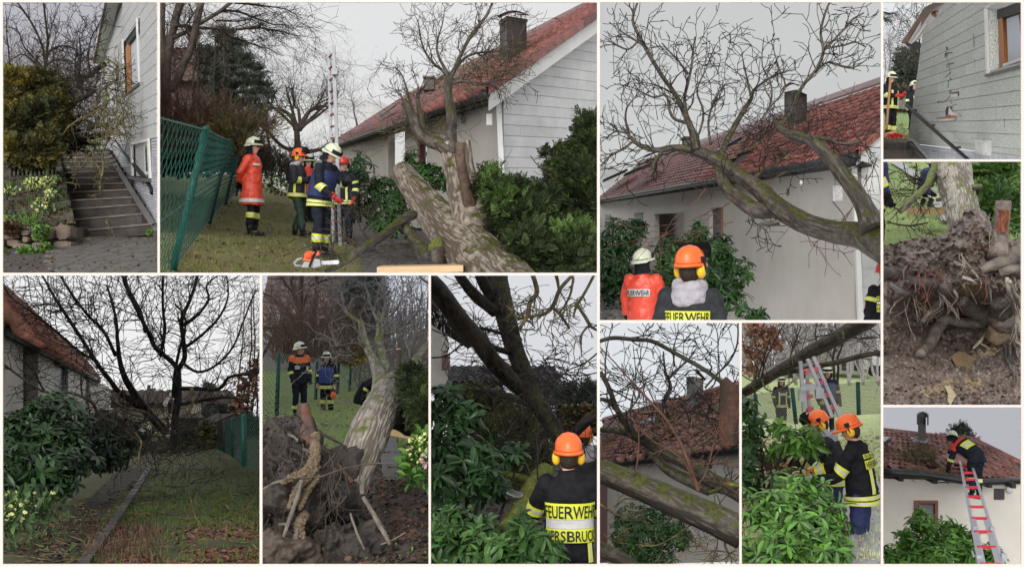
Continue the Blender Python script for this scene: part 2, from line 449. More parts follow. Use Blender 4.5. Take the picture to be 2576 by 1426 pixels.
def grass(fn,n,h,m,rnd,dn,df,keep=None,base=TUFT,w=1.,name='grass',s=(0,1),t=(0,1)):
    Ms=[TRS(p,Matrix.Rotation(rnd.uniform(0,6.28),3,'Z'),(w*h*rnd.uniform(.8,1.3),w*h*rnd.uniform(.8,1.3),h*rnd.uniform(.5,1.3)))for p in scatter_on(fn,n,rnd,dn,df,s,t,keep)]
    return joined(name,base,Ms,m,kind='stuff')
def litter(fn,n,size,m,rnd,dn,df,keep=None,base=DEADLEAF,name='leaf_litter',lift=.01,s=(0,1),t=(0,1),tilt=.5):
    Ms=[TRS(p+UP*lift,Matrix.Rotation(rnd.uniform(0,6.28),3,'Z')@Matrix.Rotation(rnd.gauss(0,tilt),3,'X'),size*rnd.uniform(.5,1.4))for p in scatter_on(fn,n,rnd,dn,df,s,t,keep)]
    return joined(name,base,Ms,m,kind='stuff')

def tile_base(A=.24,th=.24,n=6):
    vs=[];fs=[]
    for i in range(n+1):
        s=i/n*1.06;h=A*math.sin(2*math.pi*s)*.5+A*.5
        vs+=[(s,-.12,h+.26),(s,1.0,h),(s,-.12,h+.26-th)]
    for i in range(n):
        a=3*i;fs+=[(a,a+3,a+4,a+1),(a+2,a+5,a+3,a)]
    return vs,fs
TILE=tile_base()
def tiled_roof(parent,E0,u,v,nu,nv,m,nmax=300,skip=None,rnd=RND,name='tile',jit=.02,key=None):
    """E0 eave corner, u one tile along the eave, v one tile up the slope"""
    u,v=V(u),V(v);n=u.cross(v).normalized()
    if n.z<0:n=-n
    h=min(u.length,v.length);Ms=[]
    for j in range(nv):
        for i in range(nu):
            if skip and skip(i,j):continue
            o=E0+u*i+v*j;
            M=Matrix((u,v,n*h)).transposed().to_4x4();M=M@Matrix.Rotation(rnd.gauss(0,jit),4,'Z')@Matrix.Rotation(rnd.gauss(0,jit),4,'X');M.translation=o;Ms.append(M)
    pieces(name,TILE,Ms,m,parent,nmax,name,True,key)
def clip_poly(poly,a,b,c):
    """keep a*x + b*y <= c"""
    out=[]
    for i in range(len(poly)):
        p,q=poly[i],poly[(i+1)%len(poly)];dp,dq=a*p[0]+b*p[1]-c,a*q[0]+b*q[1]-c
        if dp<=0:out.append(p)
        if dp*dq<0:
            t=dp/(dp-dq);out.append((p[0]+(q[0]-p[0])*t,p[1]+(q[1]-p[1])*t))
    return out
def boards(parent,A,u,w,poly,h,m,th=.02,gap=.012,name='cladding_board',breaks=None,holes=(),rnd=RND,z0=0.,nrm=None,cuts=None):
    """boards over the outline poly in (s, z): s metres along unit u from A, z metres along w. Each board is a part"""
    u,w=V(u),V(w);n=nrm or u.cross(w).normalized()
    if n.y>0:n=-n
    zs=[p[1]for p in poly];z=z0+math.floor((min(zs)-z0)/h)*h;row=0
    while z<max(zs):
        pr=clip_poly(clip_poly(poly,0,-1,-(z+gap/2)),0,1,z+h-gap/2)
        if len(pr)>=3:
            ss=[p[0]for p in pr];lo,hi=min(ss),max(ss);bs=sorted([lo,hi]+([b for b in breaks(row)if lo+.05<b<hi-.05]if breaks else[]))
            segs=[]
            for a,b in zip(bs[:-1],bs[1:]):
                segs.append((a,b,pr))
            for hl in holes:
                ns=[]
                for a,b,q in segs:
                    if hl[1]<z+h and hl[3]>z and hl[0]<b and hl[2]>a:
                        ns+=[(a,min(b,hl[0]),q),(max(a,hl[2]),b,q),(max(a,hl[0]),min(b,hl[2]),[p for p in clip_poly(q,0,1,hl[1])]),(max(a,hl[0]),min(b,hl[2]),[p for p in clip_poly(q,0,-1,-hl[3])])]
                    else:ns.append((a,b,q))
                segs=ns
            for a,b,q in segs:
                if b-a<.02 or len(q)<3:continue
                g=gap*.2
                q=clip_poly(clip_poly(q,-1,0,-(a+g)),1,0,b-g)
                if len(q)<3:continue
                pts=[A+u*p[0]+w*p[1]for p in q];off=rnd.uniform(0,.004)
                MB().prism([p+n*off for p in pts],n*th).build(name,m,parent)
        z+=h;row+=1
def quadwall(mb,a,b,h,th=.1,m=0,w=UP):
    """upright slab from a to b (base points), h high, thickened away from the viewer"""
    a,b=V(a),V(b);n=(b-a).cross(UP).normalized()
    if n.y<0:n=-n
    mb.prism([a,b,b+w*h,a+w*h],n*th,m)

_text_cache={}
def text_flat(s):
    """flat letter outlines of a word, height about 1, as (verts, faces, width)"""
    if s in _text_cache:return _text_cache[s]
    cu=bpy.data.curves.new('word','FONT');cu.body=s;cu.size=1.36;cu.offset=.018;cu.resolution_u=3
    o=bpy.data.objects.new('word',cu);TMP.collection.objects.link(o);dg=tmp_dg()
    me=bpy.data.meshes.new_from_object(o.evaluated_get(dg));vs=[v.co.copy()for v in me.vertices];fs=[tuple(p.vertices)for p in me.polygons]
    bpy.data.objects.remove(o);bpy.data.curves.remove(cu);bpy.data.meshes.remove(me)
    x0=min(v.x for v in vs);x1=max(v.x for v in vs)
    r=([((v.x-x0),v.y)for v in vs],fs,x1-x0);_text_cache[s]=r;return r
TMP=bpy.data.scenes.new('scratch')
def tmp_dg():
    with bpy.context.temp_override(scene=TMP,view_layer=TMP.view_layers[0]):
        dg=bpy.context.evaluated_depsgraph_get();dg.update();return dg
def remesh(mb,voxel,smooth=3,fold=0.,ff=9.,seed=0.):
    """union of overlapping closed shapes as one continuous skin (a list of world points and faces)"""
    me=bpy.data.meshes.new('s');me.from_pydata(mb.v,[],mb.f);me.update()
    bm=bmesh.new();bm.from_mesh(me);bmesh.ops.remove_doubles(bm,verts=bm.verts,dist=1e-5);bmesh.ops.recalc_face_normals(bm,faces=bm.faces);bm.to_mesh(me);bm.free()
    o=bpy.data.objects.new('s',me);TMP.collection.objects.link(o)
    r=o.modifiers.new('r','REMESH');r.mode='VOXEL';r.voxel_size=voxel
    s=o.modifiers.new('s','SMOOTH');s.factor=.5;s.iterations=smooth
    dg=tmp_dg();e=bpy.data.meshes.new_from_object(o.evaluated_get(dg))
    out=MB();out.f=[tuple(p.vertices)for p in e.polygons];out.m=[0]*len(out.f)
    for v in e.vertices:
        p=v.co
        if fold:
            k=noise.noise(V((p.x*ff,p.y*ff,p.z*ff*1.5))+V((seed,0,0)))+.5*noise.noise(p*ff*2.3);p=p+v.normal*(k*fold)
        out.v.append(tuple(p))
    bpy.data.objects.remove(o);bpy.data.meshes.remove(me);bpy.data.meshes.remove(e);return out
def conv(x0,y0,k):
    """turns coordinates read off an enlarged detail into picture coordinates"""
    def f(spec):return[(x0+a[0]/k,y0+a[1]/k,a[2],a[3]/k)for a in spec]
    f.p=lambda x,y:(x0+x/k,y0+y/k)
    f.P=lambda x,y,d:P(x0+x/k,y0+y/k,d)
    f.l=lambda ls:[(x0+l[0]/k,y0+l[1]/k,l[2],l[3]/k,l[4]/k,l[5])for l in ls]
    return f
def limbs_of(tree,c,specs,m='bark_grey',tw=None,rn=RND,n=16,amp=.04,wob=.02,sub=8):
    """specs: (name, points, twig arguments or None)"""
    out=[]
    for sp in specs:
        pts,rad=limb(c(sp[1]),sub if rad_big(sp[1])else 4,wob)
        mm=sp[3]if len(sp)>3 else m;nn=n if rad_big(sp[1])else 8
        if nn>8 and sp[1][0][3]>40:nn=int(n*2.5)
        MB().tube(pts,rad,nn,disp=bark_disp(rn.uniform(0,50),amp,9,3)if M[mm].get('r')else None).build(sp[0],M[mm],tree,True)
        if tw is not None and sp[2]:
            q,l,lev=sp[2][:3];t0=sp[2][3]if len(sp[2])>3 else.15
            side_twigs(tw,pts,rad,q,l,lev,rn,t0,1.,None,sp[2][4]if len(sp[2])>4 else.2,2 if lev==2 else 3,.24,.62,.011,.005,(.45,1.1))
        out.append((pts,rad))
    return out
def rad_big(s):return max(a[3]for a in s)>12
# ------------------------------------------------------------------ shared materials
M={}
M['cream']=mat('cream_paint',(.67,.60,.555),(.66,.59,.545),rough=.55,bump=.05,bscale=60)
M['navy']=mat('navy_cloth',(.009,.011,.019),(.018,.020,.030),14,.8,.3,60,spec=.15)
M['black']=mat('black_cloth',(.007,.007,.009),(.014,.014,.017),14,.8,.3,60,spec=.15)
M['charcoal']=mat('charcoal_cloth',(.02,.021,.024),(.036,.038,.042),14,.8,.3,60,spec=.15)
M['blue']=mat('blue_cloth',(.02,.04,.16),(.03,.06,.22),14,.7,.3,60)
M['darkblue']=mat('dark_blue_cloth',(.012,.02,.075),(.02,.03,.10),14,.75,.3,60)
M['green']=mat('green_cloth',(.012,.03,.02),(.02,.045,.03),14,.75,.3,60)
M['redcoat']=mat('red_oilskin',(.62,.055,.03),(.72,.08,.04),6,.38,.25,25)
M['redcloth']=mat('red_cloth',(.5,.03,.02),(.6,.05,.03),14,.7,.2,60)
M['hivis']=mat('yellow_reflective',(.56,.60,.03),(.64,.68,.06),10,.5,.1,60)
M['silver']=mat('silver_reflective',(.46,.46,.45),(.56,.56,.55),10,.35,.1,60)
M['cream_helmet']=mat('cream_helmet',(.56,.58,.43),(.60,.62,.47),6,.3)
M['orange_helmet']=mat('orange_helmet',(.82,.13,.025),(.88,.16,.03),6,.3)
M['red_helmet']=mat('red_helmet',(.42,.03,.02),(.5,.04,.03),6,.35)
M['black_plastic']=mat('black_plastic',(.008,.008,.009),(.014,.014,.014),6,.6,spec=.2)
M['muff']=mat('yellow_plastic',(.80,.45,.02),(.86,.5,.03),6,.35)
M['skin']=mat('skin',(.46,.25,.18),(.52,.29,.21),8,.55)
M['hair']=mat('brown_hair',(.02,.012,.008),(.045,.026,.016),40,.6,.5,80)
M['hoodie']=mat('grey_hoodie',(.33,.305,.34),(.40,.375,.41),12,.85,.3,50)
M['redglove']=mat('red_glove',(.40,.02,.02),(.5,.035,.03),20,.7,.3,60)
M['orangeglove']=mat('orange_glove',(.55,.12,.03),(.62,.16,.05),20,.7,.3,60)
M['leather']=mat('black_leather',(.010,.009,.008),(.02,.018,.016),10,.35,.2,50)
M['ink']=mat('black_print',(.008,.008,.008),(.012,.012,.012),10,.6)
M['eye']=mat('eye',(.02,.015,.012),rough=.2)

class Loft:
    def __init__(s,sec):s.s=sec
    def at(s,v,a,off=0.):
        n=len(s.s)-1;v=min(max(v,0),n-1e-6);i=int(v);t=v-i;A,B=s.s[i],s.s[i+1]
        t2=t*t*(3-2*t)*.5+t*.5
        c=A[0].lerp(B[0],t);r=A[1].lerp(B[1],t);f=A[2].lerp(B[2],t);rx=A[3]+(B[3]-A[3])*t2+off;ry=A[4]+(B[4]-A[4])*t2+off
        sn,cs=math.sin(a),math.cos(a);e=.82
        sn=math.copysign(abs(sn)**e,sn);cs=math.copysign(abs(cs)**e,cs)
        return c+r*(rx*sn)+f*(ry*cs)
    def mesh(s,mb,nu=16,sub=3,off=0.,m=0):
        n=len(s.s)-1;k=n*sub;vs=[s.at(i/sub,2*math.pi*j/nu,off)for i in range(k+1)for j in range(nu)]
        fs=[(i*nu+j,i*nu+(j+1)%nu,(i+1)*nu+(j+1)%nu,(i+1)*nu+j)for i in range(k)for j in range(nu)]
        fs+=[tuple(range(nu-1,-1,-1)),tuple(range(k*nu,(k+1)*nu))];mb.add(vs,fs,m)
    def patch(s,mb,v0,v1,a0,a1,off,rows=(0,),nu=12):
        """strip of cloth following the body; rows are material numbers from bottom to top"""
        k=len(rows)
        for i,mm in enumerate(rows):
            va,vb=v0+(v1-v0)*i/k,v0+(v1-v0)*(i+1)/k
            mb.grid(lambda x,y:s.at(va+(vb-va)*y,a0+(a1-a0)*x,off),nu,2,mm)
    def cols(s,mb,v0,v1,a0,a1,off,cols=(0,),nv=10):
        k=len(cols)
        for i,mm in enumerate(cols):
            aa,ab=a0+(a1-a0)*i/k,a0+(a1-a0)*(i+1)/k
            mb.grid(lambda x,y:s.at(v0+(v1-v0)*y,aa+(ab-aa)*x,off),2,nv,mm)
    def word(s,mb,text,v0,v1,a_mid,width_a,off,m=0):
        vs,fs,w=text_flat(text);sx=width_a/w
        mb.add([s.at(v0+(v1-v0)*y,a_mid-width_a/2*-1-x*sx,off)for x,y in vs],fs,m)

def limb_loft(a,b,c,ra,rb,rc):
    sec=[]
    for i,(p,r)in enumerate(((a,ra),(a.lerp(b,.5),(ra+rb)*.52),(b,rb),(b.lerp(c,.5),(rb+rc)*.51),(c,rc))):
        d=(b-a)if i<2 else((c-a)if i==2 else(c-b));d=d.normalized();x=d.cross(V((.21,.93,.3))).normalized();sec.append((p,x,x.cross(d),r,r))
    return Loft(sec)

DEF=dict(hipR=(.10,0,.93),kneeR=(.11,.03,.50),ankR=(.12,0,.10),pel=(0,0,.97),waist=(0,.01,1.13),chest=(0,.01,1.32),neck=(0,0,1.50),head=(0,.03,1.655),
           shR=(.185,0,1.43),elR=(.26,-.03,1.17),wrR=(.25,.09,.93))
for _k in list(DEF):
    if _k.endswith('R'):x,y,z=DEF[_k];DEF[_k[:-1]+'L']=(-x,y,z)

def hand(mb,wr,d,side,k,curl=.9,m=0,nrm=None):
    """palm, four unequal bent fingers and a thumb that leaves the side of the palm"""
    d=d.normalized();n=(nrm or V((0,1,.2)));n=(n-d*n.dot(d));n=n.normalized()if n.length>.05 else d.orthogonal().normalized();x=d.cross(n)*side
    pc=wr+d*.05*k
    mb.ellip(pc,(.043*k,.058*k,.022*k),Matrix((x,d,n)).transposed(),8,6,m=m)
    for i,(o,l)in enumerate(((-.03,.062),(-.01,.072),(.011,.068),(.030,.052))):
        a=pc+x*o*k+d*.045*k;l*=k
        d1=(d*math.cos(curl*.6)+n*math.sin(curl*.6));d2=(d*math.cos(curl*1.6)+n*math.sin(curl*1.6));d3=(d*math.cos(curl*2.4)+n*math.sin(curl*2.4))
        b=a+d1*l*.5;c=b+d2*l*.32;e=c+d3*l*.25
        mb.tube([a,b,c,e],[.0125*k,.0115*k,.0105*k,.008*k],6,m=m)
    a=pc-x*.038*k-d*.012*k;b=a+(-x*.7+d*.7+n*.35).normalized()*.035*k;c=b+(d*.8+n*.6+x*.1).normalized()*.032*k
    mb.tube([a,b,c],[.016*k,.013*k,.010*k],6,m=m)

def helmet_white(root,hc,R,k,m,visor=True,curtain=True):
    h=MB();up=R.col[2];f=R.col[1];x=R.col[0];c=hc+up*.035*k
    h.ellip(c,(.125*k,.155*k,.135*k),R,20,7,0,90)
    ring=[c+x*(.125*k*math.sin(a))+f*(.155*k*math.cos(a))for a in[i*math.pi/12 for i in range(24)]]
    outr=[c+x*(.147*k*math.sin(a))+f*((.195 if math.cos(a)>0 else.185)*k*math.cos(a))-up*(.028*k+(.02*k if math.cos(a)<0 else 0))for a in[i*math.pi/12 for i in range(24)]]
    low=[p-up*.012*k for p in outr]
    h.add(ring+outr+low,[(i,(i+1)%24,24+(i+1)%24,24+i)for i in range(24)]+[(24+i,24+(i+1)%24,48+(i+1)%24,48+i)for i in range(24)]+[(48+i,48+(i+1)%24,(i+1)%24,i)for i in range(24)])
    ho=h.build('helmet',m,root,True)
    b=MB();b.tube([c+up*.008*k-f*.10*k+up*.09*k,c+up*.145*k*.95,c+up*.10*k+f*.115*k],[.012*k]*3,6);b.build('crest',m,ho,True)
    if visor:
        q=MB();arc=[i/10*2.5-1.25 for i in range(11)]
        q.add([c+x*(.139*k*math.sin(a))+f*(.172*k*math.cos(a))+up*z*k for z in(.002,.062)for a in arc],[(i,i+1,12+i,11+i)for i in range(10)]);q.build('visor',M['black_plastic'],ho,True)
    if curtain:
        q=MB();arc=[math.pi-1.7+i/12*3.4 for i in range(13)]
        q.add([hc+x*(r*k*math.sin(a))+f*(r*1.12*k*math.cos(a))+up*z*k for z,r in((.0,.125),(-.09,.115),(-.17,.135))for a in arc],[(j*13+i,j*13+i+1,j*13+14+i,j*13+13+i)for j in range(2)for i in range(12)]);q.build('neck_guard',M['black'],ho,True)
    return ho

def helmet_forest(root,hc,R,k,m,visor=True,muffs=True):
    up=R.col[2];f=R.col[1];x=R.col[0];c=hc+up*.03*k
    h=MB();vs=[];nu,nv=24,9
    for i in range(nv+1):
        la=math.pi/2*i/nv
        for j in range(nu):
            a=2*math.pi*j/nu;rr=1.0
            sa=math.sin(a)*math.cos(la)
            rr+=.035*(math.exp(-(sa/.10)**2)+.8*math.exp(-((abs(sa)-.38)/.08)**2))*(1 if math.sin(la)>.35 else 0)
            vs.append(c+x*(.122*k*math.cos(la)*math.sin(a)*rr)+f*(.150*k*math.cos(la)*math.cos(a)*rr)+up*(.142*k*math.sin(la)**.85*rr))
    h.add(vs,[(i*nu+j,i*nu+(j+1)%nu,(i+1)*nu+(j+1)%nu,(i+1)*nu+j)for i in range(nv)for j in range(nu)])
    a_=[i*math.pi/12 for i in range(24)]
    ring=[c+x*(.122*k*math.sin(a))+f*(.15*k*math.cos(a))for a in a_]
    outr=[c+x*(.132*k*math.sin(a))+f*((.15+(.055*max(0,math.cos(a))**.7+.008))*k*math.cos(a)if math.cos(a)>0 else.165*k*math.cos(a))-up*(.022*k)for a in a_]
    low=[p-up*.02*k for p in outr]
    h.add(ring+outr+low,[(i,(i+1)%24,24+(i+1)%24,24+i)for i in range(24)]+[(24+i,24+(i+1)%24,48+(i+1)%24,48+i)for i in range(24)]+[(48+i,48+(i+1)%24,(i+1)%24,i)for i in range(24)])
    ho=h.build('helmet',m,root,True)
    for s in(-1,1):
        if muffs:
            q=MB();p=hc+x*s*.105*k-up*.045*k-f*.01*k
            Rm=Matrix((f,up,x)).transposed()
            q.ellip(p,(.048*k,.064*k,.038*k),Rm,14,8);o=q.build('ear_muff',M['muff'],ho,True)
            q=MB().tube([hc+x*s*.128*k+up*.06*k-f*.005*k,hc+x*s*.14*k+up*.01*k,p+x*s*.035*k],[.008*k]*3,5);q.box(hc+x*s*.125*k+up*.055*k,(.02*k,.06*k,.045*k),R);q.build('muff_arm',M['black_plastic'],ho)
    if visor:
        q=MB();arc=[i/12*2.6-1.3 for i in range(13)]
        q.add([c+x*(.15*k*math.sin(a))+f*((.165*math.cos(a)+o)*k)+up*z*k for z,o in((.03,.055),(.10,.07),(.16,.03))for a in arc],[(j*13+i,j*13+i+1,j*13+14+i,j*13+13+i)for j in range(2)for i in range(12)]);q.build('mesh_visor',M['black_plastic'],ho)
    return ho

def person(label,foot,H,yaw,jk='navy',tr='navy',helmet='white',pose=None,lean=0.,hyaw=0.,hpitch=0.,coat=False,gloves='black',glovesR=None,boots='leather',bands=(),group='firefighters at work',
           text=None,vest=None,hair=None,hood=None,vox=.020,muffs=True,visor=True,curl=.9,grip=None,stripes=True,hscale=1.,loc=None,tb=True,yoke=None,chest_text=False,curtain=True,bulk=1.):
    k=H/1.83;y=R_(yaw);f=V((math.sin(y),-math.cos(y),0));r=V((f.y,-f.x,0));foot=V(foot)
    J=dict(DEF);J.update(pose or{})
    def W(q):return foot+(r*q[0]+f*q[1]+UP*q[2])*k
    if lean:
        c,s_=math.cos(R_(lean)),math.sin(R_(lean))
        for n in('waist','chest','neck','head','shR','shL','elR','elL','wrR','wrL'):
            if pose and n in pose:continue
            q=J[n];yy,zz=q[1],q[2]-.97;t=.5 if n=='waist' else 1.;c,s_=math.cos(R_(lean*t)),math.sin(R_(lean*t))
            J[n]=(q[0],yy*c+zz*s_,.97+zz*c-yy*s_)
    j={n:W(q)for n,q in J.items()}
    root=thing('person',label,'person',loc if loc is not None else foot,group)
    spine=[(j['waist']-j['pel']).normalized(),(j['chest']-j['waist']).normalized(),(j['neck']-j['chest']).normalized()]
    rl=(j['hipR']-j['hipL']).normalized();ru=(j['shR']-j['shL']).normalized()
    def sec(c,rr,ax,rx,ry):
        ax=ax.normalized();rr=(rr-ax*rr.dot(ax)).normalized();return(c,rr,ax.cross(rr),rx*k*bulk,ry*k*bulk)
    hd=-.17 if not coat else-.42
    hemdir=UP*.75+spine[0]*.25
    rm=(rl+ru).normalized()
    def torso(g,hem=hd):
        S_=[]
        if coat:S_.append(sec(j['pel']+hemdir*hem*k,rl,UP,.235+g,.20+g))
        S_+=[sec(j['pel']+hemdir*max(hem,-.17)*k,rl,hemdir,.205+g,.165+g),sec(j['pel'],rl,spine[0],.19+g,.155+g),sec(j['waist'],rm,spine[1],.182+g,.148+g),
               sec(j['chest'],ru,spine[1],.195+g,.15+g),sec(j['neck']-spine[2]*.075*k,ru,spine[2],.165+g,.115+g),sec(j['neck']+spine[2]*.01*k,ru,spine[2],.078+g,.082+g)]
        return Loft(S_)
    T=torso(.02);b0=1 if coat else 0
    arm={s:limb_loft(j['sh'+s],j['el'+s],j['wr'+s],.088*k*bulk,.070*k*bulk,.056*k)for s in 'RL'}
    leg={s:limb_loft(j['hip'+s],j['knee'+s],j['ank'+s]+UP*.06*k,.108*k,.080*k,.072*k)for s in 'RL'}
    # head frame
    hy=R_(yaw+hyaw);hf=V((math.sin(hy),-math.cos(hy),0));hr=V((hf.y,-hf.x,0));hu=UP.copy()
    Q=Matrix.Rotation(-R_(hpitch),3,hr);hf=Q@hf;hu=Q@hu
    HR=Matrix((hr,hf,hu)).transposed();hc=j['head'];hk=k*hscale
    # body: one continuous skin
    b=MB();torso(-.02,-.05).mesh(b,12,2)
    for s in 'RL':
        b.tube([j['sh'+s],j['el'+s],j['wr'+s]],[.055*k,.046*k,.032*k],8);b.tube([j['hip'+s]+UP*.03*k,j['knee'+s],j['ank'+s]],[.085*k,.06*k,.042*k],8)
        b.ellip(j['sh'+s],.058*k,None,8,6)
    b.tube([j['neck']-spine[2]*.06*k,j['neck']+(hc-j['neck'])*.3,hc-hu*.05*hk],[.065*k,.058*k,.055*k],10)
    b.ellip(hc+hu*.02*hk,(.078*hk,.098*hk,.115*hk),HR,14,10);b.ellip(hc+hf*.025*hk-hu*.065*hk,(.055*hk,.062*hk,.055*hk),HR,12,8)
    b.tube([hc+hf*.095*hk+hu*.02*hk,hc+hf*.118*hk-hu*.022*hk,hc+hf*.09*hk-hu*.03*hk],[.012*hk,.02*hk,.014*hk],6)
    for s in(-1,1):b.ellip(hc+hr*s*.082*hk-hf*.008*hk,(.014*hk,.026*hk,.036*hk),HR,8,6)
    b.ellip(hc+hf*.083*hk-hu*.066*hk,(.028*hk,.014*hk,.009*hk),HR,8,6)
    body=remesh(b,max(.018,vox*1.15)*k,2).build('body',M['skin'],root,True)
    e=MB()
    for s in(-1,1):
        MB().ellip(hc+hr*s*.032*hk+hf*.092*hk+hu*.018*hk,(.014*hk,.008*hk,.008*hk),HR,8,6).build('eye',M['eye'],body,True)
    # clothes
    jb=MB();T.mesh(jb,18,3)
    for s in 'RL':
        arm[s].mesh(jb,12,2);jb.ellip(j['sh'+s],.092*k*bulk,None,10,8);jb.ellip(j['el'+s],.071*k*bulk,None,8,6)
    jb.tube([j['neck']-spine[2]*.03*k,j['neck']+spine[2]*.055*k],[.098*k,.088*k],14)
    jo=remesh(jb,vox*1.1*k,3,.017*k,8/k,len(label)).build('jacket',M[jk],root,True)
    tb_=MB()
    for s in 'RL':leg[s].mesh(tb_,12,2);tb_.ellip(j['knee'+s],.08*k,None,8,6)
    tb_.tube([j['pel']-UP*.10*k,j['pel']+hemdir*.08*k],[.165*k,.17*k],14);tb_.ellip(j['pel']-UP*.04*k,(.175*k,.14*k,.12*k),Matrix((r,f,UP)).transposed(),12,8)
    remesh(tb_,vox*1.2*k,3,.016*k,9/k,len(label)).build('trousers',M[tr],root,True)
    for s,sg in(('R',1),('L',-1)):
        a=j['ank'+s];kd=(j['knee'+s]-a).normalized();ff=(f-kd*f.dot(kd)*.8).normalized()
        q=MB();q.tube([a+kd*.20*k,a+kd*.05*k,a-UP*.03*k],[.068*k,.062*k,.058*k],10)
        sd=ff.cross(UP).normalized();Rb=Matrix((sd,ff,sd.cross(ff))).transposed()
        q.ellip(a+ff*.075*k-UP*.055*k,(.053*k,.135*k,.05*k),Rb,12,7);q.box(a+ff*.068*k-UP*.092*k,(.092*k,.27*k,.022*k),Rb)
        q.build('boot',M[boots],root,True)
        g=MB();d=j['wr'+s]-j['el'+s];gm=(glovesR if(s=='R' and glovesR)else gloves)
        nn=f*.6-r*sg*.8
        hand(g,j['wr'+s]+d.normalized()*.02*k,d,sg,k*(1.12 if gm!='skin' else 1.0),curl,nrm=(grip or nn))
        if gm!='skin':g.tube([j['wr'+s]-d.normalized()*.05*k,j['wr'+s]+d.normalized()*.04*k],[.058*k,.048*k],10)
        else:g.tube([j['wr'+s]-d.normalized()*.02*k,j['wr'+s]+d.normalized()*.03*k],[.032*k,.036*k],8)
        g.build('glove' if gm!='skin' else 'hand',M[gm],root,True)
    HV=[M['hivis'],M['silver'],M['ink']];tri=(0,1,0)
    def strip(fn):
        q=MB();fn(q);q.build('reflective_band',HV,jo if False else root)
    for bd in bands:
        kind=bd[0]
        if kind=='hem':strip(lambda q:T.patch(q,b0+bd[1],b0+bd[2],0,2*math.pi,.016*k,bd[3]if len(bd)>3 else tri,36))
        elif kind=='arm':
            for s in bd[3]:strip(lambda q:arm[s].patch(q,bd[1],bd[2],0,2*math.pi,.012*k,tri,16))
        elif kind=='leg':
            for s in bd[3]:strip(lambda q:leg[s].patch(q,bd[1],bd[2],0,2*math.pi,.012*k,tri,18))
        elif kind=='vert':strip(lambda q:T.cols(q,b0+bd[1],b0+bd[2],R_(bd[3]),R_(bd[4]),.017*k,bd[5]if len(bd)>5 else tri))
        elif kind=='patch':strip(lambda q:T.patch(q,b0+bd[1],b0+bd[2],R_(bd[3]),R_(bd[4]),.018*k,bd[5],14))
    if yoke:
        q=MB();T.patch(q,b0+yoke[1],b0+4.6,0,2*math.pi,.014*k,(0,0,0),30)
        for s in 'RL':arm[s].patch(q,.0,yoke[2],0,2*math.pi,.012*k,(0,),14);q.ellip(j['sh'+s],.102*k*bulk,None,10,8)
        q.build('shoulder_yoke',M[yoke[0]],root,True)
    if text:
        for(w,v0,v1,am,wa,bgm)in text:
            q=MB()
            if bgm is not None:T.patch(q,b0+v0-.07,b0+v1+.07,R_(am-wa/2-4),R_(am+wa/2+4),.019*k,(bgm,),18)
            q.build('text_panel',HV,root)if q.v else None
            q=MB();T.word(q,w,b0+v0,b0+v1,R_(am),R_(wa),.027*k,0);q.build('lettering',M['ink']if bgm in(0,1)else M['silver'],root)
    if vest:
        q=MB();T2=torso(.045,-.02);T2.s=T2.s[:-1];n=len(T2.s)-1
        q.grid(lambda a,t:T2.at(b0+.9+(n-.12-b0-.9)*t,a*2*math.pi),28,10);q.build('vest',M[vest],root,True)
    if helmet=='white':helmet_white(root,hc+hu*.045*hk,HR,hk,M['cream_helmet'],visor,curtain)
    elif helmet=='orange':helmet_forest(root,hc+hu*.045*hk,HR,hk,M['orange_helmet'],visor,muffs)
    elif helmet=='red':helmet_forest(root,hc+hu*.045*hk,HR,hk,M['red_helmet'],False,False)
    if hair:
        q=MB().ellip(hc+hu*.015*hk-hf*.014*hk,(.086*hk,.104*hk,.125*hk),HR,16,10,-62,90);vs=[]
        for p in q.v:
            w=V(p)-hc
            vs.append(tuple(V(p)-hf*0 if w.dot(hf)<.03*hk or w.dot(hu)>.06*hk else hc+w*.8))
        q.v=vs;q.build('hair',M[hair],root,True)
    if hood:
        q=MB();nk=j['neck'];bk=-f
        for a0,rr,zz,o in((0,.058,.01,.075),(1,.05,-.05,.105),(2,.04,-.10,.125)):
            arc=[math.pi+(i/12-.5)*(4.9-a0*1.1)for i in range(13)]
            q.tube([nk+r*(math.sin(a)*(.095+.02*a0)*k)+f*(math.cos(a)*(.085+o*.35)*k)+UP*((zz+(.03 if math.cos(a)>0 else 0))*k+.012*k*math.sin(a*3))for a in arc],rr*k,8)
        q.ellip(nk+bk*.11*k-UP*.07*k,(.115*k,.06*k,.10*k),Matrix((r,f,UP)).transposed(),12,8)
        remesh(q,.013*k,3,.008*k,14).build('hood',M[hood],root,True)
    return root,j,k
# ------------------------------------------------------------------ the wall with its eleven openings
RECTS=dict(steps=(7,7,396,686),trunk=(402,7,1502,686),limbs=(1509,7,2216,805),cracks=(2222,7,2569,401),roots=(2222,407,2569,1018),ladder=(2222,1024,2569,1418),
             garden=(7,693,653,1418),rootplate=(660,693,1078,1418),helmets=(1084,693,1502,1418),roof=(1509,812,1860,1418),saw=(1866,812,2216,1418))
begin('wall',(0,0,2576,1426))
def wall_bar(mb,x0,y0,x1,y1):
    d=9.0;a,b=P(x0,y1,d),P(x1,y0,d);mb.box(((a.x+b.x)/2,d+.006,(a.z+b.z)/2),(b.x-a.x,.012,b.z-a.z))
mb=MB()
E=-40
for q in((E,E,2616,7),(E,1418,2616,1466),(E,7,7,1418),(2569,7,2616,1418),
          (396,7,402,686),(1502,7,1509,1418),(2216,7,2222,1418),(7,686,1502,693),(653,693,660,1418),(1078,693,1084,1418),
          (1509,805,2216,812),(1860,812,1866,1418),(2222,401,2569,407),(2222,1018,2569,1024)):
    wall_bar(mb,*q)
wl=mb.build('wall',M['cream'],kind='structure')
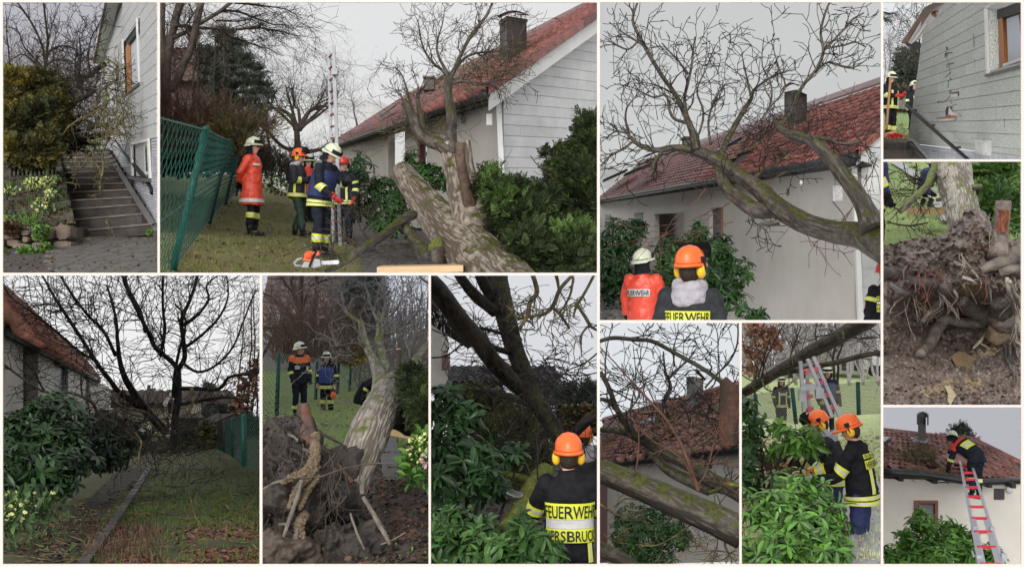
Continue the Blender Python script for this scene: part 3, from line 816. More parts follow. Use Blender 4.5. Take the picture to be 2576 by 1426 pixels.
# ------------------------------------------------------------------ materials of the place
M['bark']=mat('walnut_bark',(.15,.12,.095),(.32,.275,.23),9,.75,.6,40,spec=.25,moss=(.075,.082,.014),mossamt=.32,ridge=(.09,.067,.049))
M['bark_grey']=mat('smooth_grey_bark',(.042,.035,.028),(.118,.099,.077),12,.65,.5,40,spec=.3,moss=(.062,.068,.009),mossamt=.44,ridge=(.032,.026,.02))
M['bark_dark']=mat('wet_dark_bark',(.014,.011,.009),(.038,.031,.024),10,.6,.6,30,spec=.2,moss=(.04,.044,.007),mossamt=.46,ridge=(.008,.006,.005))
M['bark_brown']=mat('brown_bark',(.035,.025,.02),(.09,.066,.05),8,.8,.6,25)
M['twig']=mat('bare_twig',(.024,.018,.014),(.055,.043,.034),10,.8,spec=.2)
M['twig_dark']=mat('dark_twig',(.011,.009,.008),(.03,.024,.019),10,.8,spec=.2)
M['twig_lichen']=mat('lichen_twig',(.05,.038,.028),(.19,.165,.05),9,.85,lo=.42,hi=.68)
M['twig_red']=mat('reddish_twig',(.06,.03,.021),(.11,.058,.038),8,.85,spec=.2)
M['twig_grey']=mat('grey_twig',(.14,.125,.115),(.22,.20,.19),8,.85)
M['moss']=mat('moss',(.05,.06,.008),(.15,.16,.03),14,.95,.8,60)
M['heart']=mat('rotten_heartwood',(.17,.06,.03),(.05,.03,.022),9,.7,.8,40,stretch=(1,1,.3),c3=(.10,.06,.045))
M['cutwood']=mat('fresh_cut_wood',(.42,.27,.14),(.52,.36,.20),6,.8,.2,60)
M['plank']=mat('sawn_timber',(.50,.33,.17),(.60,.42,.24),3,.7,.2,60,stretch=(.4,3,3))
M['roof_tile']=mat('red_roof_tile',(.26,.09,.076),(.15,.058,.048),3,.36,.2,40,rnd=.35,spec=.45,c3=(.17,.062,.052))
M['roof_tile_old']=mat('weathered_roof_tile',(.25,.105,.075),(.13,.06,.05),4,.4,.2,40,rnd=.3,c3=(.20,.08,.06))
M['roof_tile_brown']=mat('brown_roof_tile',(.10,.075,.068),(.06,.046,.042),5,.5,.2,40,rnd=.25)
M['cladding']=mat('white_cladding',(.60,.605,.60),(.42,.425,.42),1.6,.6,.15,80,lo=.3,hi=.75,rnd=.04)
M['cladding_speckled']=mat('speckled_cladding',(.48,.48,.475),(.22,.22,.215),42,.75,.25,70,lo=.40,hi=.66,rnd=.05,detail=3)
M['cladding_green']=mat('stained_cladding',(.53,.54,.50),(.22,.23,.205),48,.75,.25,70,lo=.38,hi=.66,rnd=.07,detail=3)
M['render']=mat('beige_render',(.43,.405,.365),(.49,.46,.42),1.2,.9,.25,90)
M['render_pale']=mat('pale_render',(.50,.475,.43),(.56,.53,.48),1.2,.9,.25,90)
M['white_paint']=mat('white_paint',(.60,.60,.58),(.54,.54,.52),3,.45)
M['slate']=mat('chimney_slate',(.055,.048,.045),(.095,.085,.08),5,.6,.3,30)
M['chim_metal']=mat('dark_metal',(.030,.028,.027),(.055,.05,.048),5,.35,.1,30)
M['soffit']=mat('dark_timber',(.022,.018,.016),(.035,.03,.026),6,.8,.2,40)
M['gutter']=mat('dark_gutter',(.022,.023,.025),(.03,.032,.035),5,.4)
M['door']=mat('red_door',(.12,.025,.02),(.15,.035,.028),6,.5)
M['window_wood']=mat('orange_wood_frame',(.34,.13,.035),(.24,.085,.022),10,.5,.15,60,stretch=(3,3,.6))
M['glass']=mat('window_glass',(.05,.06,.065),(.07,.08,.085),1,.06,spec=.8)
M['curtain']=mat('net_curtain',(.36,.38,.42),(.46,.48,.52),30,.8,stretch=(8,8,.2))
M['green_wire']=mat('green_fence_wire',(.006,.055,.042),(.010,.075,.056),5,.5,spec=.25)
M['alu']=mat('aluminium',(.27,.275,.29),(.21,.215,.23),8,.5,metal=.3)
M['red_rung']=mat('red_rung',(.55,.02,.045),(.62,.03,.06),8,.4)
M['leaf']=mat('rhododendron_leaf',(.016,.046,.011),(.034,.085,.02),2.2,.38,rnd=.55,spec=.25)
M['leaf_bright']=mat('bright_rhododendron_leaf',(.04,.11,.016),(.09,.19,.03),2.5,.4,rnd=.5,spec=.25)
M['leaf_deep']=mat('wet_dark_leaf',(.010,.028,.009),(.023,.055,.016),2.2,.34,rnd=.55,spec=.25)
M['juniper']=mat('juniper_green',(.014,.027,.007),(.042,.062,.012),2.4,.8,rnd=.55)
M['juniper_gold']=mat('golden_juniper',(.17,.135,.02),(.035,.042,.014),1.6,.8,rnd=.55,c3=(.085,.075,.016),lo=.38,hi=.58)
M['thuja']=mat('bright_conifer',(.045,.09,.016),(.085,.15,.03),3,.8,rnd=.4)
M['conifer_dark']=mat('dark_conifer',(.045,.062,.048),(.085,.105,.075),2,.85,rnd=.35)
M['conifer_pale']=mat('haze_tinted_conifer',(.11,.125,.12),(.17,.185,.175),1,.9,rnd=.2)  # haze of distance put into the paler colour
M['grass_olive']=mat('winter_lawn',(.105,.115,.035),(.175,.135,.07),1.9,.95,.4,30,c3=(.135,.125,.048))
M['grass_blade']=mat('grass_blade',(.12,.15,.035),(.20,.185,.065),2,.85,rnd=.35)
M['grass_green']=mat('green_lawn',(.12,.19,.035),(.18,.25,.05),1.4,.95,.4,30)
M['grass_green_blade']=mat('green_grass_blade',(.15,.25,.04),(.24,.34,.07),2,.85,rnd=.35)
M['grass_dark']=mat('shaded_lawn',(.038,.048,.012),(.042,.034,.018),1.5,.95,.4,30)
M['grass_dark_blade']=mat('dark_grass_blade',(.055,.085,.02),(.09,.12,.03),2,.85,rnd=.4)
M['soil']=mat('dark_soil',(.040,.032,.027),(.095,.075,.062),3,.75,.9,18)
M['mud']=mat('wet_mud',(.070,.056,.047),(.135,.112,.095),3,.5,1.,14)
M['clay']=mat('yellow_clay',(.20,.14,.075),(.28,.20,.115),5,.7,.8,20)
M['root_bark']=mat('muddy_root',(.085,.072,.062),(.19,.16,.13),8,.6,.8,26)
M['root_clay']=mat('clay_covered_root',(.11,.078,.046),(.20,.145,.09),10,.75,.9,30)
M['root_red']=mat('red_rootlet',(.12,.045,.035),(.19,.08,.062),10,.7)
M['dead_leaf']=mat('dead_leaf',(.10,.045,.022),(.055,.030,.018),3,.6,rnd=.6)
M['dead_leaf_pale']=mat('pale_dead_leaf',(.20,.13,.07),(.12,.07,.04),3,.7,rnd=.5)
M['paving']=mat('wet_paving',(.075,.07,.064),(.125,.117,.108),3,.6,.4,40,spec=.2)
M['paver']=mat('concrete_paver',(.085,.074,.064),(.13,.115,.10),6,.5,.4,50,rnd=.15)
M['concrete']=mat('wet_concrete',(.032,.026,.022),(.065,.055,.047),4,.55,.5,40,spec=.2,moss=(.035,.04,.009),mossamt=.22)
M['chips']=mat('wood_chip',(.42,.33,.20),(.30,.22,.12),4,.8,rnd=.3)
M['sandstone']=mat('garden_stone',(.13,.095,.075),(.20,.15,.11),5,.8,.6,30,moss=(.06,.07,.015),mossamt=.3,rnd=.2)
M['hill']=mat('haze_tinted_wood',(.40,.40,.395),(.48,.48,.475),.3,1.)  # pale colour stands in for haze; no mist is built
M['bloom']=mat('pale_green_flower',(.46,.49,.16),(.56,.59,.25),5,.6,rnd=.15)
M['bloom_white']=mat('white_flower',(.66,.66,.52),(.72,.72,.60),5,.6,rnd=.1)
M['bloom_pink']=mat('pink_flower',(.50,.22,.32),(.58,.30,.40),5,.6,rnd=.15)
M['herb']=mat('bright_herb_leaf',(.07,.16,.025),(.13,.24,.04),3,.7,rnd=.4)
M['herb_dark']=mat('dark_herb_leaf',(.035,.075,.022),(.06,.11,.03),3,.6,rnd=.5)
M['saw_orange']=mat('orange_plastic',(.80,.12,.03),(.75,.10,.025),6,.4)
M['saw_white']=mat('pale_plastic',(.36,.35,.335),(.29,.285,.27),6,.4)
M['steel']=mat('steel',(.40,.41,.42),(.30,.31,.32),9,.35,metal=.6)
M['wood_handle']=mat('wooden_handle',(.26,.13,.06),(.32,.17,.09),5,.55,stretch=(1,1,.2))
for _k in('bark','bark_grey','bark_dark'):M[_k]['r']=1
M['dark_window']=mat('dark_window',(.02,.022,.024),(.03,.032,.034),1,.35,spec=.3)
M['twig_pale']=mat('haze_tinted_twig',(.30,.28,.275),(.40,.38,.375),8,.9)  # far twigs paled, the mist put into their colour
M['paving_dark']=mat('dark_wet_slab',(.05,.048,.044),(.085,.08,.074),3,.65,.4,40,rnd=.15,spec=.2)
M['dim_render']=mat('darkened_render',(.11,.103,.085),(.15,.14,.118),1.2,.9,.25,90,spec=.1)  # darker copy of the render, low exposure put into its colour
M['facing']=mat('grey_facing_stone',(.40,.40,.43),(.29,.29,.315),6,.7,.3,60,rnd=.12,spec=.2)
M['alu_bright']=mat('bright_aluminium',(.46,.47,.49),(.38,.39,.41),8,.45,metal=.3)
# ================================================================== firefighters, ladder and the sawn walnut by the red-roofed house
begin('trunk',RECTS['trunk']);rn=random.Random(31)
sky(S(224,225,226),110,S(233,233,234),glow_ceiling=False)
def G2(x,d):return P(x,389+(4200+3.3*(x-640))/d,d)
def g2(s,t):
    d=11.2+(75-11.2)*persp_t(t,11.2,75);return G2(380+1160*s,d)
def g2r(s,t):p=g2(s,t);return p+UP*noise.fractal(p*1.3,1,2,3)*.05
MB().grid(g2r,60,70).build('lawn',M['grass_olive'],smooth=True,kind='structure')
pave=lambda p:(CX+p.x*F/p.y)>905-(p.y-13)*4 and p.y<34
def pv(s,t):
    d=12+20*persp_t(t,12,32);xl=930-(d-12)*3.2;xr=1300-(d-12)*9;return G2(xl+(xr-xl)*s,d)+UP*.045
MB().grid(pv,20,30).build('path',M['paving'],smooth=True,kind='structure')
g2p=lambda s,t:G2(380+1160*s,11.2+63.8*t)
isl=lambda p:not pave(p)
grass(g2p,11000,.075,M['grass_blade'],rn,11.2,75,isl,w=1.6)
litter(g2p,5000,.045,M['dead_leaf_pale'],rn,11.2,75,isl)
litter(g2p,1500,.04,M['chips'],rn,11.2,60,pave,name='wood_chips')
def hz(s,t):
    x=620+420*s;return P(x,420-t*(120+48*math.sin(s*2.2+.4)+22*noise.noise(V((s*6,3,0)))),92+10*t)
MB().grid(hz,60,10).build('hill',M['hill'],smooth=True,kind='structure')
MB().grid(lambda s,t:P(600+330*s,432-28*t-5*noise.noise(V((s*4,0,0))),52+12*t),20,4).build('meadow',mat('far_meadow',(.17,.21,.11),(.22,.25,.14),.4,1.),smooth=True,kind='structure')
# ---- leaning chain link fence
fr_t=thing('chain_link_fence','leaning green chain link fence along the lawn by the man in the long red coat','fence',G2(434,12))
FP=[(255,950,385,286,8.8),(434,682,519,324,12.0),(529,551,576,353,21.6),(568,507,599,369,28.),(595,487,612,377,36.),(606,478,626,385,44.)]
for x0,y0,x1,y1,d in FP[1:]:
    b=MB();a,c=P(x0,y0,d),P(x1,y1,d);b.tube([a-(c-a)*.06,c],.042,8);b.ellip(c,(.05,.05,.035),None,8,4);b.build('post',M['green_wire'],fr_t,True)
wm=MB()
def fpt(i,u,v):
    a,b_=FP[i],FP[i+1]
    A,B=P(a[0],a[1],a[4]).lerp(P(b_[0],b_[1],b_[4]),u),P(a[2],a[3],a[4]).lerp(P(b_[2],b_[3],b_[4]),u);return A.lerp(B,v)
for i in range(5):
    L=FP[i+1][4]-FP[i][4];n=int(L/(.24 if i<1 else.42));rows=8
    for q in range(-rows,n+1,1):
        for sg in(0,1):
            pts=[]
            for r in range(rows+1):
                u=(q+(r if sg==0 else rows-r))/n
                if 0<=u<=1:pts.append(fpt(i,u,r/rows))
            if len(pts)>1:wm.tube(pts,.0042 if i<2 else.0045,3,cap=False)
    for v in(.01,.5,.99):wm.tube([fpt(i,u/8,v)for u in range(9)],.009,4,cap=False)
wm.build('wire_mesh',M['green_wire'],fr_t,kind='stuff')
# ---- trees and shrubs beyond the fence
def simple_tree(name,label,trunks,tw,base,m,mt,group=None,cat='tree'):
    t=thing(name,label,cat,base,group)
    for k,(spec,args)in enumerate(trunks):
        pts,rad=limb(spec,4,.05)
        MB().tube(pts,rad,8).build('trunk' if k==0 else 'limb',m,t,True)
        if args:
            side_twigs(tw,pts,rad,*args)
    if tw.f:tw.build('twigs',mt,t,kind='stuff')
    return t
tw=MB();dr=V((.05,0,-.05))
for(sp,n,l)in(([(560,25,31,4),(600,30,31,3),(660,48,31,2),(735,75,31,1)],16,2.2),([(600,74,31,3),(660,70,31,2.5),(720,85,31,1.5),(760,90,31,.8)],16,2.0),([(560,78,31,3),(600,100,31,2.5),(650,118,31,1.5),(715,138,31,.8)],16,1.8),
                   ([(594,8,31,4),(650,14,31,2.5),(720,28,31,1.4),(765,42,31,.7)],16,2.0),([(540,60,31,2),(600,50,31,2),(680,30,31,1)],12,1.8)):
    pts,rad=limb(sp,3,.1);tw.tube(pts,rad,4);side_twigs(tw,pts,rad,n,l*.55,2,rn,.15,.85,dr,kids=3,gnarl=.12,ratio=.55,r=.012,minr=.0045,ang=(.35,.9))
simple_tree('bare_larch','tall dark bare tree with drooping twigs above the leaning green fence',[
    ([(426,400,31,16),(418,250,31,14),(411,120,31,9),(406,-10,31,8)],(14,1.4,2,rn,.1)),
    ([(420,250,30.6,14),(420,165,30.5,11),(430,100,30.5,10),(455,-5,30.5,11)],(10,1.3,2,rn,.2)),
    ([(430,230,30,10),(455,181,30,10),(480,120,30,9),(507,-5,30,9)],(10,1.2,2,rn,.2)),
    ([(436,97,30.3,5.5),(490,68,31,5.5),(528,48,31,5),(563,23,31,5),(600,-4,31,4)],(10,1.2,2,rn)),
    ([(436,66,30.3,4.5),(498,70,31,4),(543,74,31,3.5),(600,73,31,3),(660,62,31,2)],(12,1.,2,rn)),
    ([(470,150,30,5),(480,110,30,4),(470,60,30,3),(500,20,30,2)],(16,1.6,2,rn))],tw,P(426,420,31),M['bark_brown'],M['twig_dark'])
pt=thing('pine_tree','dark green pine with open layered crown behind the bare larch','tree',P(545,400,37))
pts,rad=limb([(540,400,37,7),(545,250,37,6),(550,160,37,4),(565,60,37,2)]);MB().tube(pts,rad,8).build('trunk',M['bark_brown'],pt,True)
pb=MB();PL=[(555,75,37,26,12,.6),(580,105,37,40,12,.8),(525,125,37,34,14,.8),(605,140,37,36,11,.8),(560,150,37,44,12,1.),(640,165,37,24,8,.6),(520,178,37,34,14,.8),(600,186,37,52,12,1.),(650,205,37,22,8,.5),(560,215,37,42,12,.9),(625,228,37,40,9,.8),(668,224,37,12,6,.3),(585,250,37,40,10,.8),(640,262,37,30,8,.6),(610,288,37,40,9,.8),(652,292,37,20,6,.4),(500,150,37,20,14,.6),(590,312,37,40,10,.8)]
for l in PL:pb.tube([P(547,l[1]+20,37),P((547+l[0])/2,l[1]+8,37),P(l[0],l[1],37)],[.05,.04,.02],5)
pb.build('branch',M['bark_brown'],pt,kind='stuff');sprays(pt,[(l[0]+14,l[1]+16,*l[2:])for l in PL],4200,.24,M['conifer_dark'],rn,SPRAY2,'crown',.3,(.1,1.05))
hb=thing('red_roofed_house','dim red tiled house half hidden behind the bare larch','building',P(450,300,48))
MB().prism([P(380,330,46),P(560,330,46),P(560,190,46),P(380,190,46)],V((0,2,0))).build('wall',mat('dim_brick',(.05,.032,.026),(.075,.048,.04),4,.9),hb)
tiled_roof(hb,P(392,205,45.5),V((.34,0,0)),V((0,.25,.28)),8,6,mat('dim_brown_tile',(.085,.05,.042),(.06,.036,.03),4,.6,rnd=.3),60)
def shrub(label,specs,n,m,hgt,base,lev=2,spread=.5,name='bare_shrub',minr=.005,gn=.14,kids=4):
    t=thing(name,label,'shrub',base);b=MB()
    for _ in range(n):
        x,y,d=rn.choice(specs);p=P(x+rn.uniform(-22,22),y,d+rn.uniform(-.6,.6));dd=V((rn.gauss(0,spread),rn.gauss(0,.3),1))
        grow(b,p,dd,hgt*rn.uniform(.6,1.2),.014,lev,rn,gn,None,kids,(.25,.7),minr,.55)
    b.build('twigs',m,t,kind='stuff');return t
shrub('thicket of rust red bare stems behind the leaning fence',[(x,360+(x-400)*.1,27)for x in range(395,600,10)],105,M['twig_red'],.95,P(470,400,27),spread=.7)
shrub('dense rust red stems thicket below the dark pine',[(x,385,30)for x in range(430,650,14)],110,M['twig_red'],.8,P(560,400,30),spread=.7)
fo=shrub('yellow budding forsythia shrub at the far fence end',[(x,392,26)for x in range(545,622,8)],80,M['twig_lichen'],.85,P(585,400,26),spread=.5)
sprays(fo,[(585,340,26,36,34,.4),(555,330,26,30,24,.4),(600,365,26,22,20,.3)],1300,.07,mat('forsythia_bud',(.26,.17,.03),(.17,.11,.03),3,.8,rnd=.4),rn,DEADLEAF,'buds',.3,(.3,1.1))
tw=MB()
simple_tree('bare_tree','dark brown bare stems standing thick beneath the larch boughs',[([(x,400,33,4),(x+dx,250,33,3),(x+dx*1.8,120,33,2),(x+dx*2.2,50,33,1)],(16,1.1,2,rn,.1))for x,dx in((408,6),(452,-8),(478,8),(505,-4),(530,6),(560,3))],tw,P(470,420,33),M['bark_brown'],mat('dark_red_twig',(.03,.016,.012),(.06,.032,.024),8,.85,spec=.2))
ug=thing('undergrowth','dark brown undergrowth closing the garden behind the leaning fence','plant',P(500,440,33));UL=[(x,400,33,40,40,.8)for x in range(400,660,40)]
dark_core(ug,UL,M['twig'],1.1,n=900);sprays(ug,UL,2200,.2,mat('brown_undergrowth',(.06,.04,.028),(.10,.075,.045),2,.9,rnd=.4),rn,DEADLEAF,'foliage',.2,(.5,1.1))
tw=MB();ft=[]
for a in range(11):
    x=745+rn.uniform(-75,110);ft.append(([(748+rn.uniform(-8,8),330,40,5),((748+x)/2+rn.uniform(-10,10),285+rn.uniform(-12,12),40,3.5),(x,250+rn.uniform(-15,20),40,2),(x+(x-750)*.25,205+abs(x-750)*.3,40,.8)],(9,1.5,2,rn,.2,1.,None,.5)))
simple_tree('fruit_tree','spreading bare fruit tree behind the standing ladder',[([(752,420,40,10),(748,370,40,8),(745,320,40,7)],None)]+ft+[([(752,380,40,6),(720,372,40,5),(690,350,40,4),(655,315,40,2)],(14,1.4,2,rn)),([(752,385,40,6),(790,380,40,5),(822,368,40,4),(850,345,40,2)],(14,1.2,2,rn))],tw,P(752,430,40),M['bark_brown'],M['twig'])
tw=MB();simple_tree('young_bare_tree','slender bare tree with brown twigs beside the far hillside',[([(690,420,50,3),(672,340,50,3),(668,255,50,1)],(24,2.2,2,rn,.1)),([(900,330,60,3),(893,290,60,2),(885,250,60,1)],(16,2.2,2,rn,.1))],tw,P(680,430,50),M['bark_brown'],M['twig_grey'])
sh=thing('garden_shed','small dark shed with pale roof edge behind the standing men','shed',P(728,450,34))
b=MB();b.prism([P(718,448,34),P(748,448,34),P(748,408,34),P(718,408,34)],V((0,1.5,0)));b.build('wall',M['soffit'],sh);MB().prism([P(714,408,33.8),P(752,408,33.8),P(752,402,33.8),P(714,402,33.8)],V((0,1.8,0))).build('roof',M['white_paint'],sh)
sh=thing('carport','dark open carport behind the far end of the fence','shed',P(630,420,44))
b=MB();b.prism([P(608,362,44),P(645,362,44),P(645,346,44),P(608,346,44)],V((0,1.5,0)));b.build('roof',M['soffit'],sh);MB().prism([P(630,440,44),P(645,440,44),P(645,362,44),P(630,362,44)],V((0,1,0))).build('wall',M['render'],sh)
shrub('low brown twiggy hedge behind the standing men',[(x,455+(x-660)*.12,30)for x in range(655,760,6)],100,M['twig'],.75,P(700,470,30),spread=.5)
hb=thing('hellebore_bed','pale flowering bed at the lawn edge behind the red-coated man','plant',P(700,490,25));Q=[(695,466,26,24,14,.5),(672,458,26,12,10,.4),(715,480,25,18,8,.4)]
sprays(hb,Q,420,.12,M['herb_dark'],rn,LEAF,'leaves',.5,(.5,1));sprays(hb,Q,110,.09,M['bloom_white'],rn,DEADLEAF,'blossoms',.6,(.95,1.15))
# ---- the house
ho=thing('gabled_house','long house with red tiled roof and white board gable beside the sawn trunk','building',P(1258,640,19))
e2=vpdir(626,440);gd=V((.761,1,.099));E0=P(1228,236,18.3);rk=gd+UP*.622
tiled_roof(ho,E0-e2*.1+UP*.02,e2*.45,rk*.1875,86,24,M['roof_tile'],300,skip=lambda i,j:(i in(30,31,32,33)and 8<j<13))
MB().prism([E0-rk*.02,E0+rk*4.5,E0+rk*4.5+e2*38,E0+e2*38-rk*.02],V((0,0,-.06))).build('roof_deck',M['soffit'],ho)
mb=MB();mb.prism([E0+rk*4.5+UP*.1+e2*k-e2*.1 for k in(0,38)]+[E0+rk*4.4+UP*.13+e2*k-e2*.1 for k in(38,0)],V((0,0,.1)));mb.build('ridge_cap',M['roof_tile'],ho)
for i in range(22):
    a=E0-e2*.12+rk*(.1875*i-.03)+UP*.05;b=a+rk*.197+UP*(-.006)
    MB().prism([a+UP*.10,b+UP*.085,b-UP*.07,a-UP*.06],-e2*.035+e2*rn.uniform(-.004,.004)).build('verge_tile',M['roof_tile'],ho)
a=E0-e2*.06-UP*.03;MB().prism([a+gd*.0-UP*.26,a,a+rk*4.5,a+rk*4.5-UP*.26],e2*.05).build('bargeboard',M['white_paint'],ho)
A=P(1260,640,19.);u=gd.normalized();hz_=(lambda s:(E0+e2*.3+rk*((s+.62)/gd.length)).z-A.z)
MB().prism([A+u*.0+e2*.06,A+u*6+e2*.06,A+u*6+e2*.06+UP*(hz_(6)-u.z*6),A+e2*.06+UP*hz_(0)],e2*.2).build('gable_wall',M['render'],ho)
boards(ho,A,V((u.x,u.y,u.z)),UP,[(.06,.3),(6,.3),(6,hz_(6)-u.z*6),(.06,hz_(.06))],.187,M['cladding'],.03,.007,breaks=lambda q:[.55+.6*(q%2)+1.2*k for k in range(6)],nrm=-e2.normalized(),rnd=rn)
b=MB();b.beam(P(1271,640,18.92),P(1254,243,18.92),.11,.09);b.build('corner_board',M['white_paint'],ho)
def seg(d0,d1,back=0.,m='render',name='wall',y0=640,y1=247):
    a,c=along(P(1258,y0,19),vpdir(626,440),d0),along(P(1258,y0,19),vpdir(626,440),d1);t=along(P(1258,y1,19),vpdir(626,440),d0),along(P(1258,y1,19),vpdir(626,440),d1)
    o=gd*back;MB().prism([a+o,c+o,t[1]+o,t[0]+o],gd*.25).build(name,M[m],ho)
seg(19,26.8);seg(28.4,30.6);seg(34.3,60);seg(30.6,34.3,.9);seg(26.8,28.4,.12,'glass','window',600,300);seg(26.8,28.4,0,'render','wall',310,247);seg(28.15,28.4,.05,'door','window_frame',600,310);seg(26.8,27.0,.05,'door','window_frame',600,310);seg(32.5,34.2,.85,'door','door',640,320)
a=along(P(1256,247,19),e2,18.3);MB().prism([E0+UP*-.07+e2*.1,E0+e2*38-UP*.07,a+e2*38+gd*.25,a+gd*.25+e2*1.3],V((0,0,-.05))).build('soffit',M['soffit'],ho)
b=MB();b.tube([E0-gd*.06-UP*.02+e2*k for k in(-.05,12,38)],.075,8);b.build('gutter',M['gutter'],ho,True)
b=MB();b.box(P(1231,302,18.9),(.10,.12,.19));b.build('outside_lamp',M['white_paint'],ho);MB().box(P(1164,298,22.0),(.06,.06,.2)).build('vent',M['chim_metal'],ho)
# chimneys
ch=thing('chimney','tall slate clad chimney with curved metal cowl, its base tangled in twigs','chimney',P(1290,140,22));
b=MB();b.prism([P(1257,150,22),P(1284,152,21.6),P(1326,138,22.4),P(1300,130,22.9)],UP*.1);
q=[P(1257,60,22),P(1276,48,21.6),P(1325,55,22.4),P(1306,62,22.9)];lo=[P(1257,150,22),P(1276,158,21.6),P(1325,140,22.4),P(1306,140,22.9)]
b=MB().add(lo+q,[(3,2,1,0),(4,5,6,7),(0,1,5,4),(1,2,6,5),(2,3,7,6),(3,0,4,7)]);b.build('shaft',M['slate'],ch)
q2=[p+UP*.0 for p in q];b=MB();cc=sum(q,V())/4
b.add([cc+(p-cc)*1.07-UP*.02 for p in q]+[cc+(p-cc)*1.07+UP*.05 for p in q],[(3,2,1,0),(4,5,6,7),(0,1,5,4),(1,2,6,5),(2,3,7,6),(3,0,4,7)]);b.build('cap',M['chim_metal'],ch)
b=MB();b.grid(lambda s,t:P(1250+72*s+6*t,50-23*math.sin(math.pi*(.12+.66*s))+6*t,21.5+.8*t),12,4);b.grid(lambda s,t:P(1288+42*s+4*t,29+11*s+4*t+3*math.sin(s*5),21.6+1.*t),8,4);b.grid(lambda s,t:P(1251+4*t,50-3*s+5*t,21.5+.8*t),2,4)
for x in(1262,1312):b.beam(P(x,56,21.8),P(x-2,36,21.9),.02,.02)
b.build('cowl',M['chim_metal'],ch)
ch=thing('chimney','small dark square chimney far along the misty ridge','chimney',P(1078,222,34));MB().prism([P(1065,228,34),P(1092,224,34),P(1092,194,34),P(1065,194,34)],V((0,.45,0))).build('shaft',M['slate'],ch);MB().prism([P(1063,195,33.9),P(1094,195,33.9),P(1094,191,33.9),P(1063,191,33.9)],V((0,.6,0))).build('cap',M['chim_metal'],ch)
sw=thing('skylight','flat roof window low on the far end of the long roof','skylight',P(975,285,38));MB().prism([P(955,297,38),P(990,272,36),P(997,266,36.5),P(962,289,38.5)],V((0,0,.06))).build('frame',M['gutter'],sw)
# ---- rhododendrons along the facade
rhodo('dark rhododendron behind the men at the long facade',[(905,430,24,32,55,.6),(925,480,23.5,40,50,.6),(890,520,23.5,24,40,.5)],190,.15,P(915,560,24),M['leaf_deep'],M['twig_dark'],'rhododendrons by the house walls',220,rn)
rhodo('broad rhododendron directly behind the sawn trunk end',[(1045,420,21,40,45,.6),(1080,445,21,40,42,.6),(985,500,20,45,60,.6),(960,545,19.5,40,40,.5),(1110,460,21,22,20,.4),(1010,550,19.5,34,40,.5)],330,.15,P(1010,600,20),M['leaf'],M['twig_dark'],'rhododendrons by the house walls',300,rn)
# ---- the walnut
wt=thing('fallen_walnut_tree','thick sawn walnut leaning out of the juniper with mossy forked limbs','tree',P(1300,690,13))
sp=cr([(*P(x,y,d),r*px(d))for x,y,d,r in((1010,428,17,24),(1017,440,16.9,28),(1042,476,16.6,34),(1085,530,16.1,43),(1135,583,15.4,55),(1190,640,14.6,67),(1245,702,13.8,80),(1300,765,13.,90))],22)
MB().tube([V(a[:3])for a in sp],[a[3]for a in sp],160,disp=bark_disp(3,.04,20,2.0)).build('trunk',M['bark'],wt,True)
def wl(spec,name,m='bark_grey',n=20,amp=.04,wob=.02):
    pts,rad=limb(spec,10,wob);MB().tube(pts,rad,n,disp=bark_disp(rn.uniform(0,50),amp,9,3)).build(name,M[m],wt,True);return pts,rad
twb=MB()
L1=wl([(1200,590,14.9,56),(1180,535,15.2,46),(1152,490,15.4,27),(1140,445,15.6,19),(1131,400,15.9,20),(1129,365,16,21)],'limb','bark',60)
L2=wl([(1134,385,15.9,18),(1108,366,16,17),(1080,355,16,16),(1056,335,16,15),(1040,300,16,13),(1028,272,16,12),(1017,257,16,10)],'limb')
L3=wl([(1136,390,15.9,17),(1136,340,16,14),(1137,300,16,14),(1131,260,16.2,12),(1127,225,16.3,11),(1129,195,16.4,10)],'limb')
L4=wl([(1129,200,16.4,8),(1143,172,16.5,6),(1158,140,16.6,5),(1180,98,16.8,4.5),(1205,66,17,4),(1225,40,17,3.5),(1240,3,17,2.5)],'branch',n=10)
L5=wl([(1129,200,16.4,7),(1112,178,16.4,4),(1090,160,16.4,3),(1062,118,16.5,2),(1050,50,16.5,1)],'branch',n=8)
L6=wl([(1130,212,16.4,5),(1165,205,16.2,5),(1200,213,16,4.5),(1235,208,15.9,4),(1262,198,15.9,2.5)],'branch',n=10)
L7=wl([(1131,192,16.4,5),(1165,150,16.8,3.4),(1195,136,17,3),(1230,130,17.4,2.6),(1262,128,17.6,2),(1300,98,17.8,1.5),(1323,62,18,.9)],'branch',n=8)
L8=wl([(1040,290,16,4),(1028,240,16.1,3),(1015,195,16.2,2),(998,172,16.3,1)],'branch',n=8)
L9=wl([(1127,190,16.4,5),(1102,140,16.4,3),(1100,105,16.5,2.4),(1112,60,16.6,1.6),(1118,18,16.6,.8)],'branch',n=8)
L10=wl([(1062,330,16,5),(1055,285,16.2,6),(1050,245,16.4,5),(1056,228,16.4,3)],'branch',n=8)
for L_,n,l in((L4,16,.6),(L5,13,.6),(L6,20,.4),(L7,18,.5),(L8,9,.5),(L9,13,.55),(L2,8,.4),(L10,8,.5)):
    side_twigs(twb,L_[0],L_[1],n,l,2,rn,.2,1.,None,.3,3,.2,.6,.009,.0036,(.4,1.))
twb.build('twigs',M['twig'],wt,kind='stuff')
tw2=MB()
for _ in range(110):
    a,c=rn.uniform(0,1),rn.uniform(0,1);p=P(1130+170*a,215-45*a-70*c*(.4+a*.6),17+1.5*c);grow(tw2,p,V((rn.gauss(0,1),rn.gauss(0,.3),rn.gauss(.1,.5))),rn.uniform(.25,.6),.007,1,rn,.3,None,3,(.4,1.1),.003,.6)
